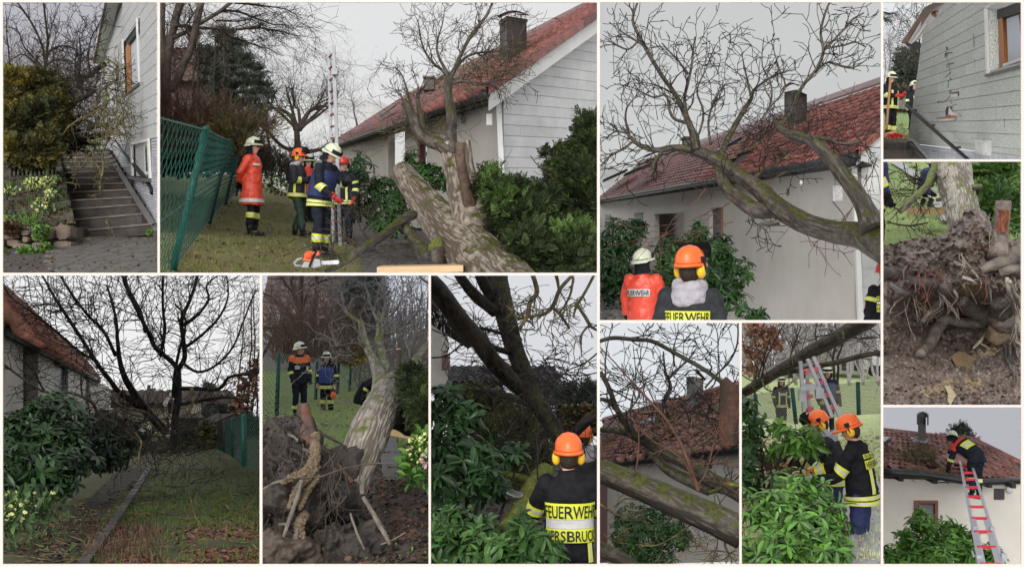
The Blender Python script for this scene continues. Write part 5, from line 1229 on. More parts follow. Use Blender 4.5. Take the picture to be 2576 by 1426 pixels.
def bar4(name,pts,m,ex,parent=h1):MB().prism(pts,ex).build(name,m,parent)
T0,B0,T1,B1=ca.P(410,405,Wd(wx0)),ca.P(428,962,Wd(wx0)),ca.P(566,182,Wd(wx1)),ca.P(588,832,Wd(wx1));T1=T1*1.0
iu=-n1*.28
trim=(T0-T1).normalized()*.22
bar4('window_trim',[T0+n1*.045,T0+trim*-1*1.2+n1*.045,B0-trim*1.2+n1*.045,B0+n1*.045],M['white_paint'],n1*.03);bar4('window_trim',[T1+n1*.045,T1+trim*.6+n1*.045,B1+trim*.6+n1*.045,B1+n1*.045],M['white_paint'],n1*.03)
bar4('window_reveal',[T0+n1*.03,T0-n1*.02+iu,B0-n1*.02+iu,B0+n1*.03],M['cladding_speckled'],-trim*.3);bar4('window_reveal',[T0+n1*.03,T1+n1*.03,T1+iu,T0+iu],M['cladding'],UP*.03)
bar4('window_sill',[B0+n1*.08,B1+n1*.08,B1+iu,B0+iu],M['slate'],UP*-.05)
wn1=thing('window','orange framed upper window with net curtain in the speckled gable','window',B1)if False else None
W=lambda s,z:(B0+(B1-B0)*s)*(1-z)+(T0+(T1-T0)*s)*z-n1*.05
pane=MB().prism([W(0,.0),W(1,.0),W(1,1),W(0,1)],-n1*.02);wf=MB().prism([W(.0,.02)+n1*.01,W(.24,.02)+n1*.01,W(.24,.86)+n1*.01,W(.0,.86)+n1*.01],n1*.05).build('window_frame',M['window_wood'],h1);pane.build('curtain',M['curtain'],wf)
MB().prism([W(.0,.02)+n1*.01,W(1,.02)+n1*.01,W(1,.06)+n1*.01,W(.0,.06)+n1*.01],n1*.04).build('bottom_rail',M['white_paint'],wf);MB().prism([W(0,.85),W(1,.85),W(1,1),W(0,1)],n1*.05).build('roller_blind',M['soffit'],wf)
T0,B0,T1,B1=cb.P(766,132,Wd(bx0)),cb.P(776,445,Wd(bx0)),cb.P(940,90,Wd(bx1)),cb.P(957,470,Wd(bx1));W=lambda s,z:(B0+(B1-B0)*s)*(1-z)+(T0+(T1-T0)*s)*z
for q in([W(-.03,0),W(.06,0),W(.06,1),W(-.03,1)],[W(.95,0),W(1.02,0),W(1.02,1),W(.95,1)],[W(0,.95),W(1,.95),W(1,1.02),W(0,1.02)]):bar4('cellar_window_trim',[p+n1*.04 for p in q],M['white_paint'],n1*.03)
bar4('cellar_window_sill',[W(-.05,-.02)+n1*.14,W(1.02,-.02)+n1*.14,W(1.02,-.02)-n1*.1,W(-.05,-.02)-n1*.1],M['slate'],UP*-.05)
bar4('cellar_window_reveal',[W(0,0),W(.62,0),W(.62,1),W(0,1)],M['cladding_speckled'],-n1*.02);f2=MB().prism([W(.6,.08),W(.98,.08),W(.98,.95),W(.6,.95)],n1*.015).build('cellar_window',M['white_paint'],h1);MB().prism([W(.70,.17)+n1*.017,W(.93,.17)+n1*.017,W(.93,.88)+n1*.017,W(.70,.88)+n1*.017],n1*.006).build('pane',M['glass'],f2)
# roof edge
for i in range(14):
    a,b_=(ca.P(92+(218-92)*t,632-660*t,33-9*t)for t in(i/14,(i+1.06)/14));MB().prism([a,b_,b_+V((.20,0,-.03)),a+V((.20,0,-.03))],V((0,.6,.05))*1.0).build('verge_tile',M['roof_tile'],h1)
bar4('bargeboard',[ca.P(118,640,32.6),ca.P(250,-40,24),ca.P(276,-40,24),ca.P(150,650,32.6)],M['white_paint'],V((.02,.4,0)));bar4('soffit',[ca.P(150,655,32.7),ca.P(276,-40,24.2),ca.P(316,-40,25.5),ca.P(192,560,33.4),ca.P(182,660,33.2)],M['cladding'],V((.02,.3,.06)))
hr_=thing('handrail','black tubular handrail on the stone faced wall above the steps','railing',cb.P(940,640,17.8));pts=[cb.P(*q)for q in((490,-5,32),(590,95,27),(710,272,22.9),(860,458,19.5),(918,535,18.4),(942,575,18.0),(944,612,17.9))]
MB().tube(pts,[.036,.038,.038,.04,.042,.044,.044],8).build('rail',M['black_plastic'],hr_,True)
for k in(1,2,3):MB().tube([pts[k],pts[k]-UP*.12,pts[k]-n1*.25-UP*.12],.02,6).build('bracket',M['black_plastic'],hr_)
# ---- bed, stone wall and plants
bed=bil(P(-30,573,15.6),cc1.P(735,940,15.9),cc1.P(570,200,27),P(-60,395,26))
MB().grid(lambda s,t:bed(s,t)+UP*noise.fractal(bed(s,t)*2,1,2,4)*.08,30,30).build('flower_bed_soil',M['soil'],smooth=True,kind='structure')
sw=thing('garden_wall','low wall of rough brown stones holding the hellebore bed by the steps','wall',cc1.P(400,1180,15.2))
for x0,y0,x1,y1 in((465,952,568,1078),(574,928,735,1074),(545,1082,738,1150),(240,978,336,1035),(40,1015,236,1070),(98,1070,243,1140),(248,1040,330,1100),(155,1105,330,1165),(336,965,462,1090),(336,1094,540,1160),(-20,1074,94,1160),(-30,960,36,1070),(40,950,236,1012),(-20,1164,150,1230)):
    b=MB();a=cc1.P(x0,y1,15.5);c=cc1.P(x1,y0,15.5);ce=(a+c)/2;hw,hh=(c.x-a.x)/2-.006,(c.z-a.z)/2-.006
    vs=[]
    for la in range(7):
        for lo_ in range(10):
            u=math.pi*2*lo_/10;w=-1+2*la/6;cs,sn=math.cos(u),math.sin(u);pw=.35
            f_=(1-abs(w)**6)**.3 if abs(w)<1 else.55
            p=V((math.copysign(abs(cs)**pw,cs)*hw*f_,math.copysign(abs(sn)**pw,sn)*.16,w*hh));vs.append(ce+p*(1+.10*noise.noise((ce+p)*9))+V((0,.04*noise.noise(ce*7),0)))
    b.add(vs,[(i*10+j,i*10+(j+1)%10,(i+1)*10+(j+1)%10,(i+1)*10+j)for i in range(6)for j in range(10)]+[tuple(range(9,-1,-1)),tuple(range(60,70))]);b.build('stone',M['sandstone'],sw,False)
MB().prism([cc1.P(-40,960,15.75),cc1.P(735,945,15.75),cc1.P(735,1160,15.75),cc1.P(-40,1240,15.75)],V((0,.3,0))).build('backing',M['soil'],sw)
MB().prism([cc1.P(520,1150,15.0),cc1.P(660,1150,15.0),cc1.P(690,1290,14.),cc1.P(200,1330,13.6),cc1.P(280,1290,14)],V((0,0,-.06))).build('ledge',M['concrete'],label='flat wet concrete ledge below the brown stone wall',cat='ledge')
def clump(label,cat,spots,nleaf,sl,ml,nfl,sf,mf,loc,base=LEAF,name='flowering_plant',group=None,up=.6):
    t=thing(name,label,cat,loc,group);sprays(t,spots,nleaf,sl,ml,rn,base,'leaves',up,(.3,1.));
    if nfl:sprays(t,spots,nfl,sf,mf,rn,DEADLEAF,'blossoms',.8,(.9,1.15))
    return t
for lb,x,y,rx,ry,d in(('pale hellebore clump in the middle of the bed under the golden juniper',345,520,85,62,19.5),('pale hellebore clump close beside the mossy step edge',495,505,60,60,19.),('hellebore with drooping pale flowers at the bed middle',445,735,85,75,17.2),('small hellebore tuft at the bed side far from the steps',105,575,70,42,18.),('hellebore sprig low over the stones beside green grass',90,860,65,35,16.2),('hellebore under the juniper tips near the top steps',460,385,38,32,23),('hellebore at the upper step edge',585,470,50,38,21),('single pale hellebore between crocuses and step edge',540,610,50,48,18.4)):
    clump(lb,'plant',cc1.l([(x,y+12,d,rx,ry,.3)]),int(rx*.8),.13,M['herb_dark'],int(rx*1.6),.036,M['bloom'],cc1.P(x,y+ry,d),name='hellebore',group='hellebores in the stone edged bed')
clump('bright green arching grass tuft above the stone wall','plant',cc1.l([(330,915,15.9,75,40,.25)]),90,.20,M['herb'],0,0,None,cc1.P(330,950,15.9),([(-.03,0,0),(.03,0,0),(.025,.5,.15),(-.025,.5,.15),(0,1,0)],[(0,1,2,3),(3,2,4)]),'grass_tuft')
clump('bright green aubrieta spilling over the stone wall with purple flowers','plant',cc1.l([(410,1010,15.2,70,85,.2),(430,960,15.2,100,28,.2),(340,1200,14.8,180,75,.3),(470,1150,14.9,60,50,.2),(220,1210,14.8,80,60,.2)]),3400,.036,M['herb'],18,.03,mat('purple_flower',(.20,.05,.32),(.26,.08,.40),5,.6),cc1.P(340,1290,14.8),DEADLEAF,'aubrieta')
clump('low green leaves at the wall foot beside the yard edge','plant',cc1.l([(60,1230,14.8,60,60,.2)]),160,.06,M['herb_dark'],0,0,None,cc1.P(60,1290,14.8),DEADLEAF,'weed')
clump('rusty dead stems over the stone wall','plant',cc1.l([(120,970,15.4,110,40,.2)]),260,.09,M['dead_leaf'],0,0,None,cc1.P(120,1000,15.4),SPRAY,'dead_perennial')
clump('bright weed tuft on the pavers at the lowest step','plant',cb.l([(915,1000,16.6,22,22,.06)]),40,.05,M['herb'],0,0,None,cb.P(915,1020,16.6),DEADLEAF,'weed')
bk=lambda p:True
grass(bed,420,.12,M['herb_dark'],rn,15.6,27,w=.8);litter(bed,4200,.04,M['dead_leaf'],rn,15.6,27,tilt=.8);litter(bed,420,.08,M['herb_dark'],rn,15.6,27,base=LEAF,name='ground_cover',tilt=.9)
jn=thing('golden_juniper','golden green juniper spreading over the flower bed','bush',cc1.P(250,380,21));JL=c1.l([(110,520,21,120,130,1.),(230,480,21,110,90,.9),(100,680,20.4,110,110,.9),(240,640,20.4,95,110,.8),(300,560,20.6,48,70,.5),(150,790,20,120,70,.7),(60,440,21.4,70,50,.7),(250,760,19.8,50,80,.5)])
dark_core(jn,JL,M['twig_dark'],.8,n=500);sprays(jn,JL,8500,.17,M['juniper_gold'],rn,SPRAY,'foliage',.5,(.5,1.1),V((.25,0,.15)))
b=MB()
for x in range(60,300,22):b.tube([c1.P(x,905,20),c1.P(x+rn.uniform(-10,10),780,20.4)],[.02,.012],4)
b.build('stem',M['twig_dark'],jn,kind='stuff')
# ---- background
MB().grid(lambda s,t:P(-40+480*s,380-40*t,31+30*t),8,8).build('lawn',M['grass_green'],smooth=True,kind='structure')
tw=MB();B=[]
for sp,a in(([(228,380,30,10),(240,330,30,8),(246,200,30,6),(222,5,30,5)],(9,.8,2)),([(238,345,30,7),(215,230,30,6),(140,80,30,5),(80,5,30,3)],(11,.8,2)),([(240,335,30,6),(265,260,30,5),(320,238,30,5),(380,255,30,3)],(16,.7,2)),([(235,350,30,6),(285,312,30,5),(340,318,30,4),(375,350,30,2)],(16,.7,2)),
              ([(225,365,30,6),(170,320,30,5),(110,280,30,4),(30,330,30,2)],(9,.7,2)),([(185,370,30,6),(188,320,30,6),(190,285,30,5)],(6,.6,1)),([(220,350,30,5),(130,250,30,4),(90,160,30,3),(15,140,30,2)],(9,.7,2)),([(60,380,34,5),(40,240,34,4),(30,60,34,2)],(10,1.,2)),([(240,250,30,3),(260,160,30,3),(310,20,30,1)],(10,.7,2))):
    B.append(('limb' if B else 'trunk',sp,a))
t=thing('weeping_bare_tree','bare arching tree with dark stems above the golden juniper','tree',c1.P(228,400,30));limbs_of(t,c1,B,'twig_dark',tw,rn,8,0,.03);tw.build('twigs',M['twig_dark'],t,kind='stuff')
t=thing('far_thicket','grey brown leafless thicket closing the view between juniper and house','shrub',c1.P(420,640,36));b=MB()
for _ in range(170):grow(b,c1.P(rn.uniform(10,540),rn.uniform(560,660),rn.uniform(34,38)),V((rn.gauss(0,.4),rn.gauss(0,.3),1)),rn.uniform(1.,2.3),.02,2,rn,.14,None,3,(.25,.8),.007,.55)
b.build('twigs',M['twig_grey'],t,kind='stuff')
# ---- the fallen crown
t=thing('fallen_tree','dark limbs and lichen yellow branches wedged between juniper and grey gable','tree',c1.P(430,740,26));tw=MB();ty=MB()
limbs_of(t,c1,[('limb',[(545,330,25,13),(510,355,25,14),(470,385,25,13),(430,405,25,11),(405,450,25,9),(418,385,25,6)],(22,.7,2)),('limb',[(490,465,24,12),(440,500,24,13),(390,525,24,12),(330,545,24,11),(280,565,24,8)],(22,.6,2)),('limb',[(550,685,23,15),(490,700,23,15),(440,712,23,13),(400,740,23,10)],(14,.5,2)),('limb',[(560,640,23,11),(500,650,23,10),(460,660,23,10),(448,705,23,10)],(14,.5,2)),('limb',[(520,745,22.5,9),(460,742,22.5,10),(400,735,22.5,9),(310,735,22.5,8)],(10,.4,2)),
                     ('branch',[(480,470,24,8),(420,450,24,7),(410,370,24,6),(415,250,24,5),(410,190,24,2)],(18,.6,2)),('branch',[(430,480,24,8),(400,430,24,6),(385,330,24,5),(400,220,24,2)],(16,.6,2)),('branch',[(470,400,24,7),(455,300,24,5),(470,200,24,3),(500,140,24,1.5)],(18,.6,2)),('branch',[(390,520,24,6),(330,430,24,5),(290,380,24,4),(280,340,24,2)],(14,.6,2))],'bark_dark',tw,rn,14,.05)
tw.build('twigs',M['twig_dark'],t,kind='stuff')
limbs_of(t,c1,[('branch',[(540,440,20,5),(545,530,20,6),(535,620,20,6),(555,700,19.6,7),(540,760,19,6),(520,830,18.5,5)],(14,.3,2)),('branch',[(640,470,19,4),(615,520,19,5),(635,580,19,5),(600,650,19,6),(560,700,19,6)],(14,.3,2)),('branch',[(690,710,18.4,3),(640,700,18.6,4),(600,690,18.8,4),(560,660,19,4)],(16,.3,2)),('branch',[(535,540,20,6),(480,590,20,5),(420,615,20,5),(350,660,20,4),(310,720,20,3)],(9,.3,2)),('branch',[(530,460,20,5),(580,430,19.6,4),(650,420,19.4,2)],(9,.3,2)),('branch',[(540,300,22,5),(590,330,21,4),(610,350,21,2)],(12,.4,2)),('branch',[(480,780,19,5),(455,820,18.6,5),(430,860,18.6,4),(395,880,18.6,2)],(10,.25,1)),('branch',[(530,830,18.5,5),(525,900,18.2,5),(520,950,18,4),(517,1005,17.8,2)],(12,.2,1)),
                     ('branch',[(470,760,19,5),(490,840,18.6,4),(520,880,18.3,3)],(8,.25,1)),('branch',[(540,600,20,5),(600,600,19.4,4),(650,660,19,4),(700,640,18.8,2)],(10,.3,2)),('branch',[(420,560,21,4),(440,640,21,4),(430,700,21,3)],(10,.35,2))],'twig_lichen',ty,rn,8,0,.03)
for _ in range(50):grow(ty,c1.P(rn.uniform(510,700),rn.uniform(400,760),19.6),V((rn.gauss(0,1),rn.gauss(0,.3),rn.gauss(0,.7))),rn.uniform(.2,.4),.008,1,rn,.28,None,3,(.4,1.1),.0045,.6)
td=MB()
for _ in range(120):grow(td,c1.P(rn.uniform(330,640),rn.uniform(330,740),rn.uniform(20.5,24)),V((rn.gauss(0,1),rn.gauss(0,.3),rn.gauss(.1,.7))),rn.uniform(.4,.8),.012,1,rn,.26,None,3,(.4,1.1),.006,.6)
td.build('twigs',M['twig_dark'],t,kind='stuff');ty.build('twigs',M['twig_lichen'],t,kind='stuff')
sp_=[c1.l([(370,690,22.5,45,70,.4)])[0]];sprays(t,sp_,160,.3,M['twig_dark'],rn,SPRAY2,'hanging_twigs',-.6,(.3,1.))
def stick(label,c,specs,m='twig_lichen',rnn=3):
    t=thing('broken_branch',label,'branch',c.P(*specs[0][0][:3]));b=MB()
    for s_ in specs:
        pts,rad=limb(c(s_),4,.01);b.tube(pts,rad,6)
    b.build('stick',M[m],t,True)
stick('forked lichen covered twig hanging over the two lowest steps',cb,[[(480,875,17.2,6),(515,930,17.,7),(545,970,16.9,7),(550,1010,16.8,6),(520,1055,16.6,4)],[(550,1005,16.8,5),(575,1050,16.6,4)],[(500,900,17.1,5),(505,850,17.4,4),(525,815,17.6,3)]])
stick('crooked pale twig lying on the middle steps near the mossy kerb',cb,[[(90,515,20,6),(160,515,20,6),(220,535,19.8,5)],[(160,515,20,5),(185,455,20.4,4)],[(190,525,19.8,4),(195,560,19.6,4),(165,590,19.4,3)]])
stick('thin lichen twig lying on the pavers in the yard',cb,[[(565,1325,12.2,4),(640,1325,12.2,5),(720,1345,12.1,4),(810,1380,12,3)],[(640,1330,12.2,4),(625,1380,12.,3)]])
stick('mossy stick lying before the lowest step',cb,[[(230,1070,15.8,9),(300,1068,15.8,9),(370,1058,15.8,5)],[(300,1068,15.8,5),(330,1045,16,3)]])
finish()
# ================================================================== cracked gable corner
begin('cracks',RECTS['cracks']);rn=random.Random(34);c4=conv(2217,0,3.5116)
sky(S(236,238,240),90,S(224,228,232),glow_ceiling=False)
K4=7240.;VX,VY=1976,316;D4=lambda x:K4/(x-VX);w4=vpdir(VX,VY);u4=w4.normalized();n4=V((-1,-.25,0)).normalized()
A4=P(2575,VY,D4(2575));s4=lambda x:(D4(x)-D4(2575))*w4.length;z4=lambda x,y:(VY-y)*D4(x)/F
def Q4(zx,zy,o=0.):x,y=c4.p(zx,zy);return P(x,y,D4(x))+n4*o
def sz(zx,zy):x,y=c4.p(zx,zy);return(s4(x),z4(x,y))
G4=lambda x,d:P(x,316+1150/d*1.,d)
MB().grid(lambda s,t:P(2180+160*s,352-86*t,26+34*persp_t(t,26,60)),12,16).build('lawn',mat('wet_lawn',(.17,.23,.09),(.24,.30,.13),2,.95,.4,30),smooth=True,kind='structure')
lw=lambda s,t:P(2180+160*s,352-86*t,26+34*t)
grass(lambda s,t:P(2180+160*s,352-86*t,26+34*persp_t(t,26,60)),1800,.1,mat('wet_grass_blade',(.18,.26,.10),(.28,.36,.15),2,.85,rnd=.35),rn,None,None)
litter(lambda s,t:P(2180+160*s,352-40*t,26+34*persp_t(t*.45,26,60)),500,.07,M['dead_leaf_pale'],rn,None,None)
# house
h=thing('cracked_house','stained grey clad house corner with cracked and broken boards','building',Q4(260,1240))
out=[sz(1255,1412),sz(240,1262),sz(378,278),sz(620,15),sz(1255,-420)]
MB().prism([A4+u4*a+UP*b-n4*.28 for a,b in out],-n4*.2).build('wall_core',M['render_pale'],h)
base_z=sz(1235,1190)[1]
bz=[sz(1255,1372),sz(330,1275),sz(246,1235),sz(378,280),sz(620,15),sz(1255,-420)]
hw=(sz(1260,600)[0],sz(1000,620)[1],sz(950,620)[0],sz(1000,60)[1])
holes=[(sz(700,840)[0],sz(650,858)[1],sz(630,840)[0],sz(650,818)[1]),(sz(640,1000)[0],sz(610,1022)[1],sz(585,1000)[0],sz(610,945)[1]),(sz(676,1050)[0],sz(600,1068)[1],sz(515,1050)[0],sz(600,1038)[1]),(sz(600,500)[0],sz(580,505)[1],sz(575,500)[0],sz(580,472)[1]),hw]
boards(h,A4,u4,UP,bz,.163,M['cladding_green'],.022,.008,breaks=lambda r:[1.1+(r*1.7)%2.3+2.4*k for k in range(6)],holes=holes,z0=z4(c4.p(1235,0)[0],c4.p(0,1190)[1]),nrm=n4,rnd=rn)
boards(h,A4,u4,UP,[sz(1255,1440),sz(420,1440),sz(290,1290),sz(330,1280),sz(850,1340),sz(1255,1385)],.06,M['facing'],.03,.006,'facing_stone',lambda r:[.35*((r*37)%5)+1.1*k for k in range(11)],z0=-1.5,nrm=n4,rnd=rn)
def slab4(name,pts,m,o=.024,th=.006):MB().prism([Q4(x,y,o)for x,y in pts],n4*th).build(name,m,h)
dk=M['soffit'];pale=mat('bare_board',(.55,.48,.45),(.62,.56,.52),4,.9)
slab4('broken_board',[(590,948),(612,940),(606,1000),(582,1022),(580,985)],dk);slab4('broken_board',[(612,945),(640,985),(716,1024),(606,1020)],pale,.026);slab4('batten',[(585,1022),(622,1018),(626,1034),(678,1032),(676,1044),(505,1050),(500,1042),(590,1036)],M['window_wood'],.034)
slab4('broken_board',[(505,1050),(676,1046),(668,1058),(528,1077)],pale,.026);slab4('broken_board',[(632,826),(688,820),(686,852),(625,862)],pale,.026);slab4('broken_board',[(632,826),(688,820),(688,827),(640,832)],dk,.034)
for pts in([(575,512),(578,472),(640,468)],[(590,600),(596,570),(655,562)],[(580,685),(612,655),(625,642),(624,660)],[(602,780),(607,715),(635,700)],[(515,920),(512,898),(560,905),(605,875),(632,835),(610,815),(632,800)],[(625,820),(640,826),(688,820)],[(620,945),(680,925)],[(640,985),(680,1010),(720,1026)],[(585,440),(592,415),(600,440)],[(830,300),(835,400)],[(375,905),(380,885)],[(620,640),(628,600)],[(1105,1050),(1105,1130)],[(840,520),(842,600)]):
    b=MB();b.tube([Q4(x,y,.026)for x,y in pts],[.006 if len(pts)>2 else.003]*len(pts),4);b.build('crack',dk,h)
for x,y,l in((590,480,45),(610,570,60),(622,680,30),(628,880,40),(475,1100,60),(832,300,120),(590,420,30)):slab4('rust_streak',[(x-4,y),(x+4,y),(x+3,y+l),(x-2,y+l)],mat('rust',(.20,.12,.07),(.28,.24,.19),20,.8),.0255,.002)
W4=lambda s,t,o=0.:((Q4(1000,632)*(1-s)+Q4(1260,540)*s)*(1-t)+(Q4(985,95)*(1-s)+Q4(1260,5)*s)*t)+n4*(o-.12)
slab4('window_trim',[(938,80),(958,84),(972,655),(955,662)],M['white_paint'],.024,.03);MB().prism([Q4(958,84,.02),Q4(972,655,.02),Q4(1004,640,-.13),Q4(985,95,-.13)],-n4*.01).build('window_reveal',M['cladding_green'],h);MB().prism([Q4(942,82,.04),Q4(1260,-110,.04),Q4(1260,15,-.13),Q4(985,100,-.13)],UP*.03).build('window_reveal',M['cladding'],h)
MB().prism([Q4(955,662,.07),Q4(1260,580,.07),Q4(1260,540,-.13),Q4(1000,634,-.13)],UP*-.035).build('window_sill',M['slate'],h)
wf=MB().prism([W4(0,0),W4(.20,.02),W4(.16,.86),W4(0,.96)],n4*.05).build('window_frame',M['window_wood'],h);MB().prism([W4(.2,.0),W4(1,.0),W4(1,.07),W4(.2,.07)],n4*.045).build('frame_rail',M['window_wood'],wf);MB().prism([W4(.16,.05,.05),W4(1,.05,.05),W4(1,.10,.05),W4(.16,.10,.05)],n4*.012).build('weather_bar',M['white_paint'],wf)
MB().prism([W4(.0,0),W4(1,0),W4(1,1),W4(.0,1)],-n4*.02).build('pane',M['glass'],wf);MB().prism([W4(.22,.09,.004),W4(.68,.09,.004),W4(.60,.84,.004),W4(.2,.84,.004)],n4*.003).build('curtain',M['curtain'],wf);MB().prism([W4(0,.86),W4(1,.86),W4(1,1.02),W4(0,1.02)],n4*.06).build('roller_blind',M['soffit'],wf)
for i in range(12):
    a,b_=(c4.P(246+228*t,352-330*t,24-5*t)for t in(i/12,(i+1.05)/12));MB().prism([a,b_,b_+V((.16,0,-.03)),a+V((.16,0,-.03))],V((0,.5,.03))).build('verge_tile',M['roof_tile'],h)
MB().prism([c4.P(272,352,23.8),c4.P(488,5,19.2),c4.P(545,5,19.3),c4.P(300,365,23.8)],V((.02,.3,0))).build('bargeboard',M['white_paint'],h);MB().prism([c4.P(300,362,23.9),c4.P(545,5,19.4),c4.P(625,5,20.2),c4.P(382,278,24.5),c4.P(372,330,24.4)],V((.02,.25,.05))).build('soffit',M['cladding'],h)
MB().prism([c4.P(246,350,24),c4.P(300,362,23.9),c4.P(374,395,24.2),c4.P(362,424,24.6)],V((0,.4,.02))).build('eave_end',M['soffit'],h);MB().beam(c4.P(462,118,20.),c4.P(488,138,20.2),.08,.06).build('purlin_end',M['window_wood'],h)
hr=thing('handrail','black handrail climbing the cracked grey wall','railing',Q4(850,1405));pts=[Q4(282,935,.16),Q4(450,1072,.17),Q4(680,1265,.17),Q4(880,1430,.17)];MB().tube(pts,[.034,.03,.027,.025],8).build('rail',M['black_plastic'],hr,True)
for x,y in((300,958),(458,1090),(690,1288)):MB().tube([Q4(x,y,.15),Q4(x-2,y+22,.12),Q4(x+26,y+18,.02)],.016,6).build('bracket',M['black_plastic'],hr)
vt=thing('vent_hatch','square white plastic vent hatch low on the cracked wall','hatch',Q4(920,1370,.03));slab=lambda nm,pts,o,t:MB().prism([Q4(x,y,o)for x,y in pts],n4*t).build(nm,M['white_paint'],vt)
slab('frame',[(850,1234),(986,1242),(991,1382),(853,1362)],.024,.02);slab('door',[(864,1250),(974,1256),(978,1362),(866,1346)],.045,.012);b=MB();ce=Q4(920,1305,.06);xx=(Q4(960,1308,.06)-ce);b.tube([ce+xx*math.cos(a)+UP*.085*math.sin(a)for a in[i*math.pi/10 for i in range(21)]],.006,5);b.build('ring',M['white_paint'],vt);slab('latch',[(908,1240),(934,1242),(934,1262),(908,1260)],.058,.012)
# steps and cap
st=thing('staircase','mossy wet concrete steps at the cracked house corner','stairs',c4.P(130,1420,20))
for i,(y,x1,d)in enumerate(((1395,330,19.6),(1325,300,21),(1262,245,22.6),(1225,235,24.4))):
    a,b_=c4.P(-30,y,d),c4.P(x1,y,d);MB().prism([a-UP*.28,b_-UP*.28,b_,a],V((0,2.1,.04))).build('step',M['concrete'],st)
MB().prism([c4.P(228,1250,22.5),c4.P(285,1250,22.),c4.P(428,1420,18.2),c4.P(380,1430,18.2),c4.P(260,1290,21.8)],V((0,.2,-.4))).build('cheek_wall',M['concrete'],st);MB().tube([c4.P(240,1240,22.3),c4.P(288,1246,21.8),c4.P(435,1418,18)],.035,6).build('cheek_cap',M['alu'],st)
# background
fe=thing('chain_link_fence','grey chain link fence across the lawn behind the broom carrier','fence',c4.P(180,960,44));b=MB()
for i in range(-14,40):b.tube([c4.P(-40+i*11,965,44),c4.P(-40+i*11+110,845,44)],.012,3,False);b.tube([c4.P(-40+i*11+110,965,44),c4.P(-40+i*11,845,44)],.012,3,False)
b.build('wire_mesh',M['twig_grey'],fe,kind='stuff');MB().tube([c4.P(215,970,44),c4.P(215,835,44)],.03,6).build('post',M['twig_grey'],fe)
th=thing('thuja','tall dark conifer column between the two helmeted men','tree',c4.P(220,960,48));L=c4.l([(215,560,48,50,70,.8),(215,660,48,75,110,1.),(210,780,48,85,110,1.),(220,880,48,80,70,1.)]);MB().tube([c4.P(218,960,48),c4.P(215,500,48)],[.15,.05],6).build('trunk',M['bark_brown'],th);sprays(th,L,2200,.45,M['conifer_dark'],rn,SPRAY2,'crown',.5,(.3,1.08))
hg=thing('hedge','brown and dark green hedge behind the chain link fence near the cracked house','hedge',c4.P(180,960,47));L=c4.l([(x,880,47,60,70,.8)for x in range(20,300,40)]);dark_core(hg,L,M['twig'],1.,n=300);sprays(hg,L,900,.4,mat('brown_hedge',(.06,.05,.032),(.11,.085,.05),2,.9,rnd=.4),rn,SPRAY2,'foliage',.4,(.4,1.1))
tw=MB();B=[]
for sp,a in(([(60,760,52,7),(75,600,52,6),(80,450,52,4),(78,330,52,2)],(28,1.6,2)),([(150,760,52,6),(140,560,52,4),(165,400,52,2)],(22,1.5,2)),([(30,760,52,5),(35,560,52,4),(28,380,52,2)],(18,1.4,2))):B.append(('limb' if B else 'trunk',sp,a))
t=thing('bare_tree','pale bare trees over the broom carrier','tree',c4.P(70,860,52));limbs_of(t,c4,B,'twig_grey',tw,rn,8,0,.05);tw.build('twigs',M['twig_grey'],t,kind='stuff')
tw=MB();B=[]
for sp,a in(([(350,800,34,8),(345,560,34,8),(330,330,34,6),(310,120,34,3)],(30,1.,2)),([(340,520,34,5),(280,450,34,4),(210,390,34,2)],(16,.8,2)),([(345,640,34,5),(300,620,34,4),(230,600,34,2)],(12,.7,2)),([(335,400,34,5),(270,330,34,4),(240,230,34,2)],(14,.8,2))):B.append(('limb' if B else 'trunk',sp,a))
t=thing('bare_tree','dark bare tree close behind the cracked house corner','tree',c4.P(350,960,34));limbs_of(t,c4,B,'twig',tw,rn,8,0,.05);tw.build('twigs',M['twig'],t,kind='stuff')
cb_=thing('conifer_branch','two dark needled branch tips hanging into the pale sky','branch',c4.P(20,120,30));b=MB();Ms=[]
for y,l in((112,125),(165,68)):
    b.tube([c4.P(-10,y-6,30),c4.P(20+l,y+18,30)],[.02,.006],4)
    for k in range(26):p=c4.P(-5+(l+22)*k/25,y-4+20*k/25,30);Ms.append(TRS(p,fr(V((.5,rn.gauss(0,.3),rn.uniform(-1,.5))),UP),rn.uniform(.12,.22)))
b.build('stem',M['twig_dark'],cb_);joined('needles',SPRAY2,Ms,M['conifer_dark'],cb_,kind='stuff')
# people
o=dict(elR=(.30,.10,1.17),wrR=(.14,.34,1.14),elL=(-.28,.14,1.15),wrL=(-.14,.36,1.20))
person('man in black jacket holding a broom upright in red gloves by the cracked house',c4.P(78,1222,27.5),1.63,32,'black','black',pose=o,gloves='redglove',hpitch=12,bands=[('hem',.1,.6,(0,1,0,2,0,1,0)),('arm',1.9,2.6,'RL'),('vert',.6,3.,18,36),('vert',.6,3.,-36,-18),('leg',2.9,3.6,'RL')],group='firefighters at the cracked wall')
person('man in white helmet peeking round the cracked house corner',c4.P(285,1190,26.5),1.27,20,'navy','black',hyaw=20,bands=[('arm',1.8,2.5,'RL'),('vert',.6,3.,14,34),('hem',.2,.6)],group='firefighters at the cracked wall')
br=thing('broom','broom with long wooden handle and red bristles resting on the top step','broom',c4.P(80,1215,26.6));MB().tube([c4.P(82,690,26.9),c4.P(62,930,26.8),c4.P(45,1150,26.6)],.032,8).build('handle',M['wood_handle'],br,True)
MB().beam(c4.P(5,1205,26.4),c4.P(120,1168,26.4),.12,.09).build('head',M['wood_handle'],br);b=MB()
for k in range(90):q=c4.P(20+150*rn.random(),1196-18*rn.random()+8,26.35);b.tube([q,q+V((rn.uniform(0,.2),rn.gauss(0,.04),rn.uniform(-.12,.02)))],.012,3)
b.build('bristles',M['redglove'],br,kind='stuff')
finish()
